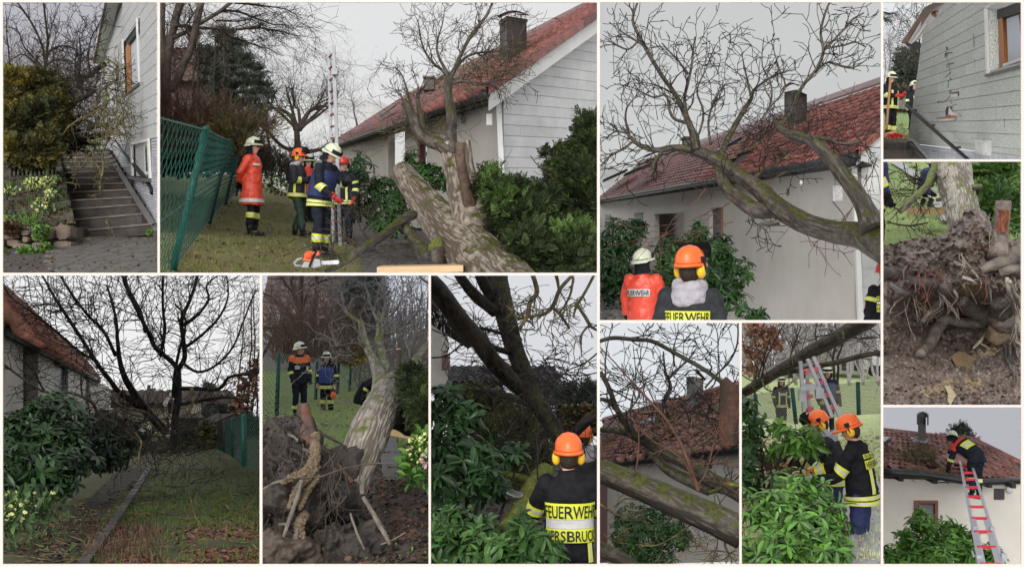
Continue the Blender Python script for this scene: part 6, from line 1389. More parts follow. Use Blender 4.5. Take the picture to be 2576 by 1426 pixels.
# ================================================================== man on the ladder at the broken roof
begin('ladder',RECTS['ladder']);rn=random.Random(35);cl=conv(2217,1014.8,3.467)
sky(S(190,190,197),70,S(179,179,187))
h=thing('rendered_house','beige rendered house with storm damaged tile edge above a brown window','building',cl.P(620,1420,26.4))
E_=cl.P(-10,592,26);u6=(cl.P(1240,668,26.6)-E_);rg=(cl.P(-10,243,31.5)-E_);NU,NV=25,12
miss={(i,j)for i in(8,9,10,11,12,13,14)for j in(0,1,2)if not(j==2 and i in(8,9,10))and not(j==0 and i in(8,))}
rgt=cl.P(840,338,31.8);hipl=lambda i,j:(E_+u6*(i/NU)+rg*(j/NV))
def sk6(i,j):
    p=hipl(i+.5,j+.5);x=CX+p.x*F/p.y;y=CY-p.z*F/p.y;zx_,zy_=(x-2217)*3.467,(y-1014.8)*3.467
    return(i,j)in miss or(zx_>830 and zy_<335+(zx_-840)*.49)
tiled_roof(h,E_+UP*.03,u6/NU,rg/NV,NU,NV,M['roof_tile_old'],300,skip=sk6,rnd=rn,jit=.03)
MB().prism([E_-UP*.08,E_+u6-UP*.08,cl.P(1240,530,30)-UP*.03,rgt-UP*.03,E_+rg-UP*.12],V((0,.05,-.05))).build('roof_deck',M['soffit'],h)
for j in(0,1,2,3):a=E_+u6*.3+rg*((j+.3)/NV);MB().beam(a,a+u6*.32,.05,.05).build('batten',mat('red_batten',(.17,.05,.045),(.24,.08,.07),6,.7),h)
MB().prism([E_+u6*.38-UP*.02,E_+u6*.46-UP*.02,E_+u6*.46+rg*.05-UP*.02,E_+u6*.38+rg*.05-UP*.02],V((0,0,.03))).build('insulation',M['white_paint'],h)
for x,y in((560,540),(460,595),(610,520),(700,525),(520,565)):
    M_=Matrix((u6/NU,rg/NV,V((0,-.06,.12)))).transposed().to_4x4()@Matrix.Rotation(rn.uniform(-.5,.5),4,'Z');M_.translation=cl.P(x,y,26.2);o=link('tile',inst_mesh('tile',TILE[0],TILE[1],M['roof_tile_old'],True),h);o.matrix_local=Matrix.Translation(-rootloc(h))@M_
pts=[cl.P(-10,592,25.85),cl.P(200,606,25.85),cl.P(400,622,25.85),cl.P(560,645,25.8),cl.P(690,668,25.75),cl.P(870,682,25.9),cl.P(1050,676,26.2),cl.P(1240,668,26.5)];MB().tube(pts,.085,8).build('gutter',M['gutter'],h,True)
MB().tube([E_+rg+UP*.03,rgt+UP*.03],.09,8).build('ridge_cap',M['roof_tile'],h,True);MB().tube([rgt+UP*.02,cl.P(1030,425,30.6),cl.P(1240,530,30)],.085,8).build('hip_cap',M['roof_tile'],h,True)
def wall6(x0,y0,x1,y1,d=26.5):MB().prism([cl.P(x0,y1,d),cl.P(x1,y1,d),cl.P(x1,y0,d),cl.P(x0,y0,d)],V((0,.2,0))).build('wall',M['render_pale'],h)
wall6(-20,618,290,1420);wall6(290,640,497,846);wall6(290,1126,497,1420);wall6(497,690,1250,1420)
MB().prism([cl.P(-20,600,25.9),cl.P(690,672,25.9),cl.P(1250,676,26.3),cl.P(1250,690,26.6),cl.P(-20,660,26.6)],V((0,0,.03))).build('soffit',M['soffit'],h)
for x,y in((145,640),(440,660),(910,695),(1115,700)):MB().box(cl.P(x,y,26.2),(.10,.5,.12)).build('rafter_end',M['soffit'],h)
b=MB();b.grid(lambda s,t:cl.P(300+215*s,846-150*t,26.497),16,16);b.build('soot_stain',None,h)if False else None
wf=MB()
for q in((290,846,497,868),(290,1100,497,1126),(290,868,318,1100),(470,868,497,1100)):wf.prism([cl.P(q[0],q[3],26.45),cl.P(q[2],q[3],26.45),cl.P(q[2],q[1],26.45),cl.P(q[0],q[1],26.45)],V((0,.12,0)))
wf=wf.build('window',mat('brown_frame',(.15,.05,.03),(.20,.075,.045),8,.5),h)
sb=MB()
for q in((318,868,470,884),(318,1086,470,1100),(318,884,330,1086),(458,884,470,1086)):sb.prism([cl.P(q[0],q[3],26.53),cl.P(q[2],q[3],26.53),cl.P(q[2],q[1],26.53),cl.P(q[0],q[1],26.53)],V((0,.06,0)))
sb.build('sash',mat('dark_brown_sash',(.06,.025,.02),(.085,.04,.03),8,.5),wf);MB().prism([cl.P(330,1086,26.56),cl.P(458,1086,26.56),cl.P(458,884,26.56),cl.P(330,884,26.56)],V((0,.02,0))).build('pane',mat('dim_pane',(.12,.12,.13),(.20,.20,.22),3,.15),wf);MB().prism([cl.P(330,1086,26.60),cl.P(372,1086,26.60),cl.P(365,890,26.60),cl.P(330,890,26.60)],V((0,.01,0))).build('curtain',M['curtain'],wf)
MB().box(cl.P(1027,787,26.48),(.24,.06,.26)).build('vent',M['chim_metal'],h);MB().ellip(cl.P(1116,746,26.46),(.09,.05,.09),None,12,8).build('round_lamp',M['white_paint'],h,True)
ch=thing('chimney','slender dark chimney with arched hood above the broken tiles','chimney',cl.P(355,340,29.4));MB().prism([cl.P(320,342,29.2),cl.P(389,345,29.2),cl.P(389,118,29.2),cl.P(320,118,29.2)],V((.224,.6,0))).build('shaft',M['chim_metal'],ch)
b=MB();b.grid(lambda s,t:cl.P(309+104*s,125-50*math.sin(math.pi*s)**.6,29.0+.35*t),14,2);b.prism([cl.P(309,182,29),cl.P(322,182,29),cl.P(322,100,29),cl.P(309,100,29)],V((.13,.35,0)));b.prism([cl.P(400,190,29),cl.P(413,190,29),cl.P(413,100,29),cl.P(400,100,29)],V((.13,.35,0)));b.prism([cl.P(318,120,29.1),cl.P(404,120,29.1),cl.P(400,88,29.1),cl.P(360,78,29.1),cl.P(322,88,29.1)],V((.11,.3,0)));b.build('hood',M['chim_metal'],ch)
MB().prism([cl.P(270,330,29.0),cl.P(412,345,29.0),cl.P(405,315,29.5),cl.P(285,300,29.5)],V((0,0,.03))).build('flashing',M['alu'],ch)
sl=thing('skylight','roof window cut by the frame edge over the broken roof','skylight',cl.P(50,365,28));MB().prism([cl.P(-20,372,28),cl.P(40,372,28),cl.P(90,318,29),cl.P(-20,306,29)],V((0,0,.07))).build('frame',M['gutter'],sl);MB().prism([cl.P(-20,356,28.1)+UP*.07,cl.P(34,356,28.1)+UP*.07,cl.P(72,320,28.8)+UP*.07,cl.P(-20,312,28.8)+UP*.07],V((0,0,.02))).build('pane',M['curtain'],sl)
sp=thing('spruce','small dark spruce top behind the ridge of the broken roof','tree',cl.P(682,340,42));MB().tube([cl.P(682,360,42),cl.P(680,185,42)],[.08,.02],5).build('trunk',M['bark_brown'],sp);sprays(sp,cl.l([(681,215,42,18,30,.3),(682,255,42,42,34,.5),(680,300,42,66,40,.7)]),500,.3,M['conifer_dark'],rn,SPRAY2,'crown',.5,(.2,1.1));sprays(sp,cl.l([(800,322,42,16,14,.3)]),40,.25,M['conifer_dark'],rn,SPRAY2,'foliage',.5,(.2,1.1))
Ms=[TRS(cl.P(rn.uniform(20,640),600-150*rn.random()**1.3,26.6),rrot(rn),rn.uniform(.05,.16))for _ in range(10)]
b=MB()
for _ in range(120):x=rn.gauss(330,90);y=rn.uniform(410,480);grow(b,cl.P(x,y,27.6-(y-400)*.008),V((rn.gauss(0,1),0,rn.gauss(0,.4))),rn.uniform(.15,.4),.012,1,rn,.3,None,2,(.4,1),.008,.6)
for _ in range(90):x=rn.uniform(200,690);y=596+(x-200)*.12-rn.uniform(0,40);grow(b,cl.P(x,y,25.9),V((rn.gauss(0,1),0,rn.gauss(0,.3))),rn.uniform(.1,.25),.010,1,rn,.3,None,1,(.4,1),.008,.6)
b.build('storm_debris',M['twig_lichen'],kind='stuff')
rhodo('rhododendron with bright tips under the brown framed window',cl.l([(330,960,22,50,50,.4),(340,1040,21.5,90,70,.5),(230,1180,21,100,70,.6),(370,1230,20.6,130,90,.6),(160,1310,20.6,150,90,.6),(430,1330,20.2,140,90,.6),(580,1080,21.5,80,60,.5),(620,1180,21,80,70,.5),(680,1120,21.6,40,60,.3),(740,1160,21.6,30,50,.3),(720,1300,20.6,90,80,.5),(920,1290,20.6,80,80,.5),(900,1370,20.2,110,60,.5)]),520,.21,cl.P(480,1430,21),M['leaf_bright'],M['twig_dark'],'rhododendrons by the house walls',300,rn,10)
ld=thing('ladder','silver ladder with crimson rungs leaning on the broken gutter','ladder',cl.P(965,1420,12.6));dl=lambda y:24.9-(y-500)*(24.9-13)/900 if y>0 else 25
def lp(x,y):
    t=(y-500)/900;d=1/((1-t)/24.9+t/13.);return cl.P(x,y,d)
lx=lambda y:690+(870-690)*(y-500)/900;rx=lambda y:785+(1062-785)*(y-500)/900
for f_ in(lx,rx):
    MB().add([lp(f_(y)+o,y)+V((0,k,0))for y in(498,800,1100,1440)for o,k in((-7-(y-500)*.009,0),(7+(y-500)*.009,0),(7+(y-500)*.009,.05),(-7-(y-500)*.009,.05))],[(0,1,2,3),(12,13,14,15)]+[(i*4+j,i*4+(j+1)%4,i*4+4+(j+1)%4,i*4+4+j)for i in range(3)for j in range(4)]).build('rail',M['alu_bright'],ld)
for f_,a,y0 in((lx,24,1010),(rx,-30,1020)):
    MB().add([lp(f_(y)+a*(1+(y-1000)*.0008)+o,y)+V((0,k,0))for y in(y0,1200,1390)for o,k in((-12,0),(12,0),(12,.05),(-12,.05))],[(0,1,2,3),(8,9,10,11)]+[(i*4+j,i*4+(j+1)%4,i*4+4+(j+1)%4,i*4+4+j)for i in range(2)for j in range(4)]).build('lower_rail',M['alu_bright'],ld)
for y in(545,605,663,733,815,903,1003,1122,1256,1408):MB().beam(lp(lx(y)+8,y)+V((0,.035,0)),lp(rx(y)-8,y)+V((0,.035,0)),.035,.045 if y<900 else.04).build('rung',M['red_rung'],ld)
for x,y in((808,1092),(845,1345),(962,1100),(1062,1335)):MB().box(lp(x,y)-V((0,.02,0)),(.07,.05,.09)).build('bracket',M['alu_bright'],ld)
for x,y in((800,1310),(1068,1300)):MB().tube([lp(x-10,y-22),lp(x,y),lp(x+8,y+20)],.012,5).build('hook',M['alu_bright'],ld)
ps=dict(hipL=(-.085,-.02,.915),hipR=(.10,-.02,.915),kneeL=(-.06,.06,.47),kneeR=(.085,.04,.44),ankL=(-.07,.0,.14),ankR=(.08,-.02,.07),pel=(.01,0,.96),waist=(-.05,.12,1.06),chest=(-.15,.28,1.15),neck=(-.26,.42,1.22),head=(-.33,.52,1.285),shR=(-.08,.37,1.20),shL=(-.33,.34,1.13),elL=(-.41,.36,.87),wrL=(-.45,.42,.66),elR=(.0,.62,1.03),wrR=(-.15,.8,.95))
person('man in dark suit with red shoulders climbing the ladder and bending over the broken tiles',cl.P(820,818,23.6),1.69,180,'navy','navy',pose=ps,hyaw=-25,hpitch=35,group='firefighters at work',bands=[('leg',2.0,2.6,'RL'),('arm',2.2,2.8,'L'),('patch',1.9,2.9,160,225,(0,1,0))],yoke=('redcloth',3.5,.7),curtain=True,vox=.018)
finish()
# ================================================================== close view over a mossy trunk to the damaged roof
begin('roof',RECTS['roof']);rn=random.Random(36);c8=conv(1506.6,804,2.292)
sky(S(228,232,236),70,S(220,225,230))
e8=vpdir(*c8.p(-1791,1053));K8=lambda zx:16*(790+1791)/(zx+1791.);E8=c8.P(800,718,K8(800));h=thing('damaged_house','house with broken red tiles behind the thick mossy trunk','building',c8.P(400,1420,18))
R8=c8.P(690,415,K8(690)+4.5);rk8=R8-c8.P(690,733,K8(690));NV=15;du=.30;nu=int(8.2/du)
sk8=lambda i,j:(5<i<19 and j<6 and rn.random()<.35)or(8<i<12 and j<2)
tiled_roof(h,E8-e8*.2,e8*du,rk8/NV,nu,NV,mat('wet_terracotta_tile',(.30,.125,.085),(.15,.075,.06),3,.3,.2,40,rnd=.4,spec=.6,c3=(.24,.11,.08)),300,skip=sk8,rnd=rn,jit=.05)
MB().prism([E8-e8*.2,E8+e8*8.3,E8+e8*8.3+rk8,E8-e8*.2+rk8],V((0,0,-.05))).build('roof_deck',M['soffit'],h)
MB().tube([E8-e8*.2+rk8*1.01,E8+e8*8.3+rk8*1.01],.10,8).build('ridge_cap',M['roof_tile'],h,True);MB().tube([E8-e8*.2-V((0,.1,.05)),E8+e8*8.3-V((0,.1,.05))],.08,8).build('gutter',M['gutter'],h,True)
W8=lambda zx,y,o=.55:c8.P(zx,y,K8(zx))+V((0,o,0))
def w8(x0,x1,y0,y1,m='render',nm='wall',o=.55):MB().prism([W8(x0,y1,o),W8(x1,y1,o),W8(x1,y0,o),W8(x0,y0,o)],V((0,.2,0))).build(nm,M[m],h)
w8(66,1000,800,1450);w8(-40,66,800,1450,'door','door',.7)
MB().prism([E8-e8*.2-UP*.05,E8+e8*8.3-UP*.05,W8(-30,830,.6),W8(1000,720,.6)],V((0,0,-.04))).build('soffit',M['soffit'],h)
MB().box(W8(682,858,.52),(.2,.06,.16)).build('vent',M['chim_metal'],h)
ch=thing('chimney','grey metal clad chimney with arched cap and tilted plate among branches','chimney',c8.P(550,500,20.6));d=20.4
lo=[c8.P(507,500,d),c8.P(548,505,d-.4),c8.P(604,490,d+.2),c8.P(560,485,d+.6)];hi=[c8.P(503,328,d),c8.P(548,326,d-.4),c8.P(602,340,d+.2),c8.P(560,338,d+.6)]
MB().add(lo+hi,[(3,2,1,0),(4,5,6,7),(0,1,5,4),(1,2,6,5),(2,3,7,6),(3,0,4,7)]).build('shaft',mat('zinc_clad',(.13,.125,.12),(.20,.195,.19),4,.45),ch)
b=MB();b.grid(lambda s,t:c8.P(493+62*s+8*t,328-40*math.sin(math.pi*(.06+.8*s))+8*t,d-.5+.8*t),10,3);b.prism([c8.P(556,300,d-.4),c8.P(572,292,d-.4),c8.P(617,342,d+.1),c8.P(606,350,d+.1)],V((.05,.4,0)));b.build('cap',M['chim_metal'],ch)
sk=thing('skylight','bright tilted roof window glimpsed between the bare branches','skylight',c8.P(280,620,21));MB().prism([c8.P(235,615,20.4),c8.P(325,585,20.2),c8.P(330,572,20.6),c8.P(240,598,20.8)],V((0,0,.05))).build('pane',M['alu'],sk)
rhodo('rhododendron with bright tips below the thick mossy trunk',c8.l([(200,1130,16,110,90,.5),(330,1180,16,120,100,.5),(250,1280,15.6,130,100,.5),(440,1230,15.8,90,80,.5),(150,1230,15.6,80,90,.5),(300,1370,15.4,140,70,.5),(480,1200,16,40,50,.3)]),620,.105,c8.P(250,1430,16),M['leaf'],M['twig_dark'],'rhododendrons by the house walls',300,rn,8)
t=thing('fallen_walnut_tree','thick grey mossy trunk crossing in front of the damaged house','tree',c8.P(500,1240,10.6));tw=MB();tl=MB()
limbs_of(t,c8,[('trunk',[(-60,850,11,62),(0,868,10.9,66),(90,905,10.8,70),(180,945,10.7,74),(300,998,10.6,78),(430,1052,10.5,82),(560,1105,10.4,86),(680,1155,10.3,90),(830,1222,10.2,96)],None),
    ('limb',[(10,635,14.6,14),(110,640,14.4,20),(200,660,14.2,26),(300,715,14,31),(420,785,13.7,34),(550,860,13.4,38),(680,935,13.1,44),(830,1010,12.8,50)],(8,.5,2)),
    ('limb',[(275,735,14.2,22),(330,800,14,27),(390,858,13.8,28),(470,905,13.6,32),(560,945,13.5,38),(640,975,13.4,40)],None),
    ('limb',[(-20,130,12.2,10),(70,106,12.2,12),(200,114,12.2,12),(315,124,12.2,12),(450,192,12.1,12),(600,285,12,13),(700,355,11.8,14),(830,445,11.6,15)],(11,.4,2)),
    ('limb',[(10,300,13.8,13),(60,400,13.8,14),(105,510,14,16),(150,595,14.1,19),(185,640,14.2,20)],(8,.6,2)),('branch',[(0,455,14,11),(60,470,14,12),(110,530,14,13)],(3,.5,2)),
    ('limb',[(330,690,14,15),(325,620,14,14),(355,540,14.2,13),(385,460,14.3,12),(412,385,14.4,11),(385,300,14.5,7),(375,180,14.6,4)],(8,.55,2)),('branch',[(405,340,14.5,8),(450,290,14.5,7),(520,220,14.5,5),(560,160,14.5,3)],(7,.4,2)),('branch',[(440,270,14.5,5),(430,170,14.5,4),(460,50,14.5,2)],(5,.4,2)),
    ('branch',[(730,530,12.4,10),(660,520,12.5,11),(610,560,12.6,9),(560,540,12.7,6)],(10,.3,1)),('branch',[(660,505,12.4,18),(700,535,12.3,16),(740,560,12.2,14)],None),('branch',[(520,780,13.4,9),(550,745,13.4,8),(610,700,13.5,7),(660,660,13.6,4)],(8,.3,1),'twig_lichen'),
    ('branch',[(640,1000,11,12),(690,990,10.9,13),(740,955,10.8,13),(800,960,10.8,9)],(8,.2,1),'moss'),('branch',[(610,390,13.5,6),(680,310,13.5,6),(760,230,13.5,6),(800,140,13.5,5),(800,20,13.5,4)],(9,.45,2)),('branch',[(700,440,13,4),(695,250,13,4),(690,100,13,3),(675,45,13,2)],(6,.3,2)),
    ('branch',[(380,570,12.4,6),(520,600,12.2,6),(640,600,12,6),(730,606,11.9,5)],(10,.3,1)),('branch',[(40,340,13.8,5),(45,200,13.8,4),(75,30,13.8,2)],(6,.4,2)),('branch',[(140,560,14,6),(210,470,14,5),(230,400,14,4),(150,380,14,3),(60,330,14,2)],(6,.4,2)),('branch',[(200,640,14,5),(180,520,14,4),(210,330,14,3),(200,140,14,2)],(8,.45,2))],
    'bark_grey',tw,rn,30,.04)
limbs_of(t,c8,[('sapling',[(578,985,10.2,13),(560,930,10.2,11),(520,835,10.2,11),(470,715,10.3,10),(420,620,10.4,9),(370,545,10.4,8),(270,432,10.5,7),(190,350,10.6,5),(110,270,10.6,4),(5,160,10.7,3)],(6,.3,1)),('sapling',[(205,905,10.6,6),(225,800,10.6,5),(232,660,10.7,4),(236,540,10.7,2)],None),('sapling',[(545,930,10.2,8),(500,830,10.3,6),(420,760,10.4,5),(300,690,10.5,4),(180,550,10.6,3)],(5,.25,1)),('sapling',[(575,950,10.2,6),(610,900,10.3,5),(640,800,10.4,4),(660,700,10.5,2)],(5,.25,1)),('sapling',[(425,800,11,4),(560,835,10.8,4),(700,830,10.7,4),(810,855,10.6,3)],(5,.2,1)),('sapling',[(265,400,10.6,4),(255,300,10.6,3),(215,165,10.6,2)],None),('sapling',[(5,660,11,5),(15,740,11,6),(25,800,11,6)],None)],'twig_red',tl,rn,8,0)
for _ in range(60):grow(tw,c8.P(rn.uniform(180,720),rn.uniform(450,700),14),V((rn.gauss(0,1),rn.gauss(0,.3),rn.gauss(.1,.5))),rn.uniform(.25,.5),.008,1,rn,.28,None,3,(.4,1.1),.004,.6)
for _ in range(22):grow(tw,c8.P(rn.uniform(0,420),rn.uniform(220,600),14),V((rn.gauss(0,.9),rn.gauss(0,.3),rn.gauss(.3,.6))),rn.uniform(.3,.5),.008,2,rn,.24,None,2,(.4,1.),.0042,.6)
tw.build('twigs',M['twig_dark'],t,kind='stuff');tl.build('thin_shoots',M['twig_red'],t,kind='stuff')
b=MB();pts,rad=limb(c8([(745,720,11.3,48),(748,640,11.3,52),(752,540,11.3,56),(758,440,11.3,58),(762,380,11.3,58),(772,362,11.3,50)]),8);b.tube(pts,rad,28,disp=bark_disp(4,.10,6,2));b.build('broken_stump',mat('torn_wood',(.045,.028,.02),(.14,.055,.028),4,.8,.9,30,lo=.45,hi=.7),t,True)
b=MB();pts,rad=limb(c8([(-30,1300,11,42),(60,1345,11,44),(130,1380,11,40),(240,1450,11,36)]),8);b.tube(pts,rad,20,disp=bark_disp(7,.05,8,2));b.build('limb',M['bark_grey'],t,True)
tb=MB()
for sp in([(5,1065,12,9),(60,1100,12,8),(110,1130,12,7),(165,1125,12,3)],[(90,1080,12,5),(150,1030,12,5),(220,1040,12,3)],[(275,1065,12,4),(240,1110,12,4),(200,1150,12,3)],[(740,1250,10.6,9),(735,1310,10.6,8),(770,1380,10.6,6),(765,1430,10.6,4)],[(690,1240,10.8,5),(680,1320,10.8,4),(640,1400,10.8,2)],[(520,1180,11,5),(430,1240,11,4),(330,1290,11,4),(220,1290,11,3)],[(805,1360,11,4),(700,1330,11,4),(560,1330,11,3),(450,1360,11,3),(380,1400,11,2)],[(800,1330,11,5),(760,1340,11,4),(700,1390,11,3),(540,1370,11,2)],[(10,1230,12,4),(90,1280,12,4),(180,1290,12,2)],[(560,1320,11,3),(545,1250,11,2)]):
    pts,rad=limb(c8(sp),4,.02);tb.tube(pts,rad,6);side_twigs(tb,pts,rad,5,.25,1,rn,r=.006,minr=.003)
tb.build('hanging_twigs',M['twig_lichen'],t,kind='stuff')
finish()
# ================================================================== two men working behind a rhododendron
begin('saw',RECTS['saw']);rn=random.Random(37);c9=conv(1857.9,804,2.292)
sky((1.05,1.03,1.05),80,(.95,.92,.94))  # sky glow raised to brighten this compartment
def g9(s,t):
    d=11.4+54.6*persp_t(t,11.4,66);q=min(1,max(0,(d-38)/27));return P(1830+420*s,900+6200/d-58*q*q*(3-2*q),d)
g9r=lambda s,t:g9(s,t)+UP*.05*noise.fractal(g9(s,t),1,2,3)
MB().grid(g9r,40,50).build('lawn',mat('pale_lawn',(.46,.56,.26),(.58,.66,.34),1.4,.95,.3,30),smooth=True,kind='structure')
grass(g9,4500,.12,mat('pale_grass_blade',(.52,.60,.24),(.66,.72,.36),2,.85,rnd=.3),rn,None,None)
nearb=lambda p:p.y<32
litter(g9,5000,.10,mat('pale_litter',(.38,.29,.20),(.50,.41,.30),3,.8,rnd=.4),rn,None,None,nearb)
pw=lambda s,t:P(2140+130*s-t*60,900+6200/(11.6+8*t),11.6+8*t)+UP*.05
MB().grid(pw,6,8).build('path',mat('pale_paving',(.30,.30,.32),(.40,.40,.42),4,.45,.2,40),smooth=True,kind='structure');litter(pw,160,.035,M['chips'],rn,None,None,lift=.015,name='wood_chips')
MB().prism([P(2165,1372,13.4),P(2178,1372,13.4),P(2225,1270,17),P(2212,1270,17)],V((0,0,.08))).build('kerb_stone',M['concrete'],label='dark kerb stone beside the pale path behind the kneeling shrub',cat='kerb')
# woods
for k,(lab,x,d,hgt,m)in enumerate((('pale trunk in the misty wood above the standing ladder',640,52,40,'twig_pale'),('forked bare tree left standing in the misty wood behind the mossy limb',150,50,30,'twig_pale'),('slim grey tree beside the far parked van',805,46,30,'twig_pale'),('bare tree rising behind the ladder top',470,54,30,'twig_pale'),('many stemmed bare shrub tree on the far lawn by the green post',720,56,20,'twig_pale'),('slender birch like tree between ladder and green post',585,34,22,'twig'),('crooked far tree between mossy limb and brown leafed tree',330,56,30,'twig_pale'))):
    t=thing('bare_tree',lab.replace(' left',''),'tree',c9.P(x,360,d));tw=MB();B=[]
    n=4 if k==4 else 2
    for q in range(n):B.append(('trunk' if not q else 'limb',[(x,380 if k!=5 else 500,d,9 if k!=4 else 5),(x+rn.uniform(-20,20)+(q-n/2)*22,220,d,7 if k!=4 else 4),(x+rn.uniform(-40,40)+(q-n/2)*40,90,d,5),(x+rn.uniform(-60,60)+(q-n/2)*50,-60,d,3)],(15,2.,2)))
    limbs_of(t,c9,B,m,tw,rn,8,0,.1);tw.build('twigs',M[m],t,kind='stuff')
t=thing('beech_tree','young tree still holding brown leaves above the man in white helmet','tree',c9.P(110,420,40));tw=MB();limbs_of(t,c9,[('trunk',[(90,440,40,6),(105,280,40,5),(120,120,40,4),(130,-20,40,2)],(40,1.4,2))],'twig',tw,rn,8,0);tw.build('twigs',M['twig'],t,kind='stuff')
sprays(t,c9.l([(140,90,40,100,60,.8),(80,200,40,80,60,.8),(60,280,40,60,40,.6),(200,140,40,60,40,.6),(90,40,40,70,50,.6)]),900,.14,mat('brown_beech_leaf',(.42,.22,.14),(.30,.16,.10),3,.8,rnd=.3),rn,DEADLEAF,'leaves',.1,(.1,1.1))
hz9=thing('far_wood','pale leafless wood filling the slope behind the fence','woodland',c9.P(420,320,64));b=MB()
for _ in range(230):x=rn.uniform(-40,860);b.tube([c9.P(x,340,64),c9.P(x+rn.uniform(-40,40),rn.uniform(-20,200),64)],[.10,.03],3,False);grow(b,c9.P(x,rn.uniform(50,250),63.5),V((rn.gauss(0,.5),0,1)),3,.05,1,rn,.15,None,3,(.3,.8),.02,.6)
b.build('stems',mat('misty_stem',(.52,.49,.49),(.62,.59,.59),2,1.),hz9,kind='stuff')  # whitish stems carry the haze in their colour
for lab,x0,y0,x1,y1,m in(('pale house glimpsed through the misty wood beside the green post',560,215,800,305,'render_pale'),('low pale shed behind the mossy limb',180,300,420,365,'render')):
    hh=thing('far_house',lab,'building',c9.P(x0,y1,60));MB().prism([c9.P(x0,y1,60),c9.P(x1,y1,60),c9.P(x1,y0,60),c9.P(x0,y0,60)],V((0,3,0))).build('wall',M[m],hh);MB().prism([c9.P(x0-10,y0,59.6),c9.P(x1+10,y0,59.6),c9.P(x1,y0-26,61),c9.P(x0,y0-26,61)],V((0,2,0))).build('roof',M['twig_grey'],hh)
    for k in range(3):x=x0+(x1-x0)*(.15+.3*k);MB().prism([c9.P(x,y1-12,59.9),c9.P(x+26,y1-12,59.9),c9.P(x+26,y0+14,59.9),c9.P(x,y0+14,59.9)],V((0,.05,0))).build('window',M['dark_window'],hh)
vn=thing('parked_van','white van with red tail light parked far off by the wood','van',c9.P(790,300,58));b=MB();b.prism([c9.P(755,292,58),c9.P(840,292,58),c9.P(840,215,58),c9.P(772,215,58),c9.P(760,250,58)],V((0,2,0)));b.build('body',M['white_paint'],vn);MB().box(c9.P(772,285,57.9),(.5,.1,.25)).build('tail_light',M['redcloth'],vn)
for x in(775,825):MB().ellip(c9.P(x,294,57.9),(.3,.15,.3),None,10,6).build('wheel',M['black_plastic'],vn,True)
# fence
fe=thing('chain_link_fence','green posted chain link fence crossing the pale lawn','fence',c9.P(690,545,27));b=MB();FP=[(-20,430,560,33),(100,428,552,32),(318,392,600,29),(520,375,570,28.5),(690,358,548,28),(860,350,540,27)]
for x,y0,y1,d in FP[1:-1]:MB().tube([c9.P(x+(14 if x==318 else 4),y1,d),c9.P(x-(10 if x==318 else 2),y0,d)],.055,8).build('post',M['green_wire'],fe,True)
for i in range(5):
    a,c=FP[i],FP[i+1]
    for q in range(-12,34):
        for sg in(0,1):
            pts=[c9.P(a[0]+(c[0]-a[0])*u,(a[1]+(c[1]-a[1])*u)*v+(a[2]+(c[2]-a[2])*u)*(1-v),a[3]+(c[3]-a[3])*u)for u,v in(((q+(r if sg else 12-r))/22,r/12)for r in range(13))if 0<=u<=1]
            if len(pts)>1:b.tube(pts,.006,3,False)
b.build('wire_mesh',M['twig_grey'],fe,kind='stuff')
# tree across
t=thing('fallen_tree','long mossy limb crossing above the two ladders and men','tree',c9.P(400,190,19));tw=MB();ty=MB()
limbs_of(t,c9,[('trunk',[(-10,440,21,24),(60,405,20.6,28),(150,345,20.2,30),(250,283,19.8,33),(330,235,19.4,36),(430,178,19,40),(540,118,18.6,44),(640,62,18.2,46),(760,-5,17.8,48)],(14,.5,1)),('limb',[(215,325,20,12),(300,300,19.8,14),(400,282,19.6,15),(540,252,19.4,15),(680,218,19.2,15),(760,200,19,15),(850,190,18.9,14)],(12,.4,1)),('branch',[(700,210,19,5),(770,206,18.6,5),(840,215,18.4,3)],None,'twig_lichen')],'bark_grey',tw,rn,24,.05)
limbs_of(t,c9,[('branch',[(130,345,20,6),(150,250,20,5),(200,140,20,4),(270,10,20,3)],(8,.5,2)),('branch',[(110,330,20,5),(150,210,20,4),(190,80,20,2)],(8,.5,2)),('branch',[(300,210,19.5,4),(320,140,19.5,4),(360,40,19.5,3)],(8,.5,2)),('branch',[(60,400,20.5,5),(110,280,20.5,4),(20,140,20.5,3)],(6,.5,2)),('branch',[(470,160,19,4),(440,80,19,4),(460,-10,19,3)],(5,.4,1)),('branch',[(610,90,18.4,5),(690,110,18.2,4),(820,100,18,3)],(6,.4,1)),('branch',[(560,80,18.6,4),(480,90,18.4,3),(380,130,18.4,2)],(6,.4,1)),('branch',[(730,20,17.8,4),(790,70,17.6,3),(840,120,17.4,2)],(5,.4,1))],'twig',tw,rn,8,0)
limbs_of(t,c9,[('branch',[(130,340,20,6),(150,390,19.8,5),(200,410,19.6,4),(280,380,19.4,3),(345,330,19.2,2)],(6,.3,1)),('branch',[(20,320,20.4,4),(80,350,20.2,4),(120,335,20,4)],(5,.3,1)),('branch',[(605,90,18.3,9),(606,50,18.2,9),(604,110,18.1,6)],None)],'twig_lichen',ty,rn,8,0)
tw.build('twigs',M['twig'],t,kind='stuff');ty.build('lichen_twigs',M['twig_lichen'],t,kind='stuff')
lg=thing('cut_log','mossy log with fresh orange cut end behind the rhododendron','log',c9.P(180,880,17));pts,rad=limb(c9([(90,790,18,30),(150,812,17.5,36),(228,845,16.9,38)]),6);MB().tube(pts,rad,24,disp=bark_disp(3,.05,8,2)).build('trunk',M['bark_grey'],lg,True);MB().tube([pts[-1],pts[-1]+(pts[-1]-pts[-2]).normalized()*.012],[rad[-1]*.9]*2,18).build('cut_face',mat('orange_cut',(.60,.30,.16),(.70,.40,.24),8,.8),lg)
b=MB();
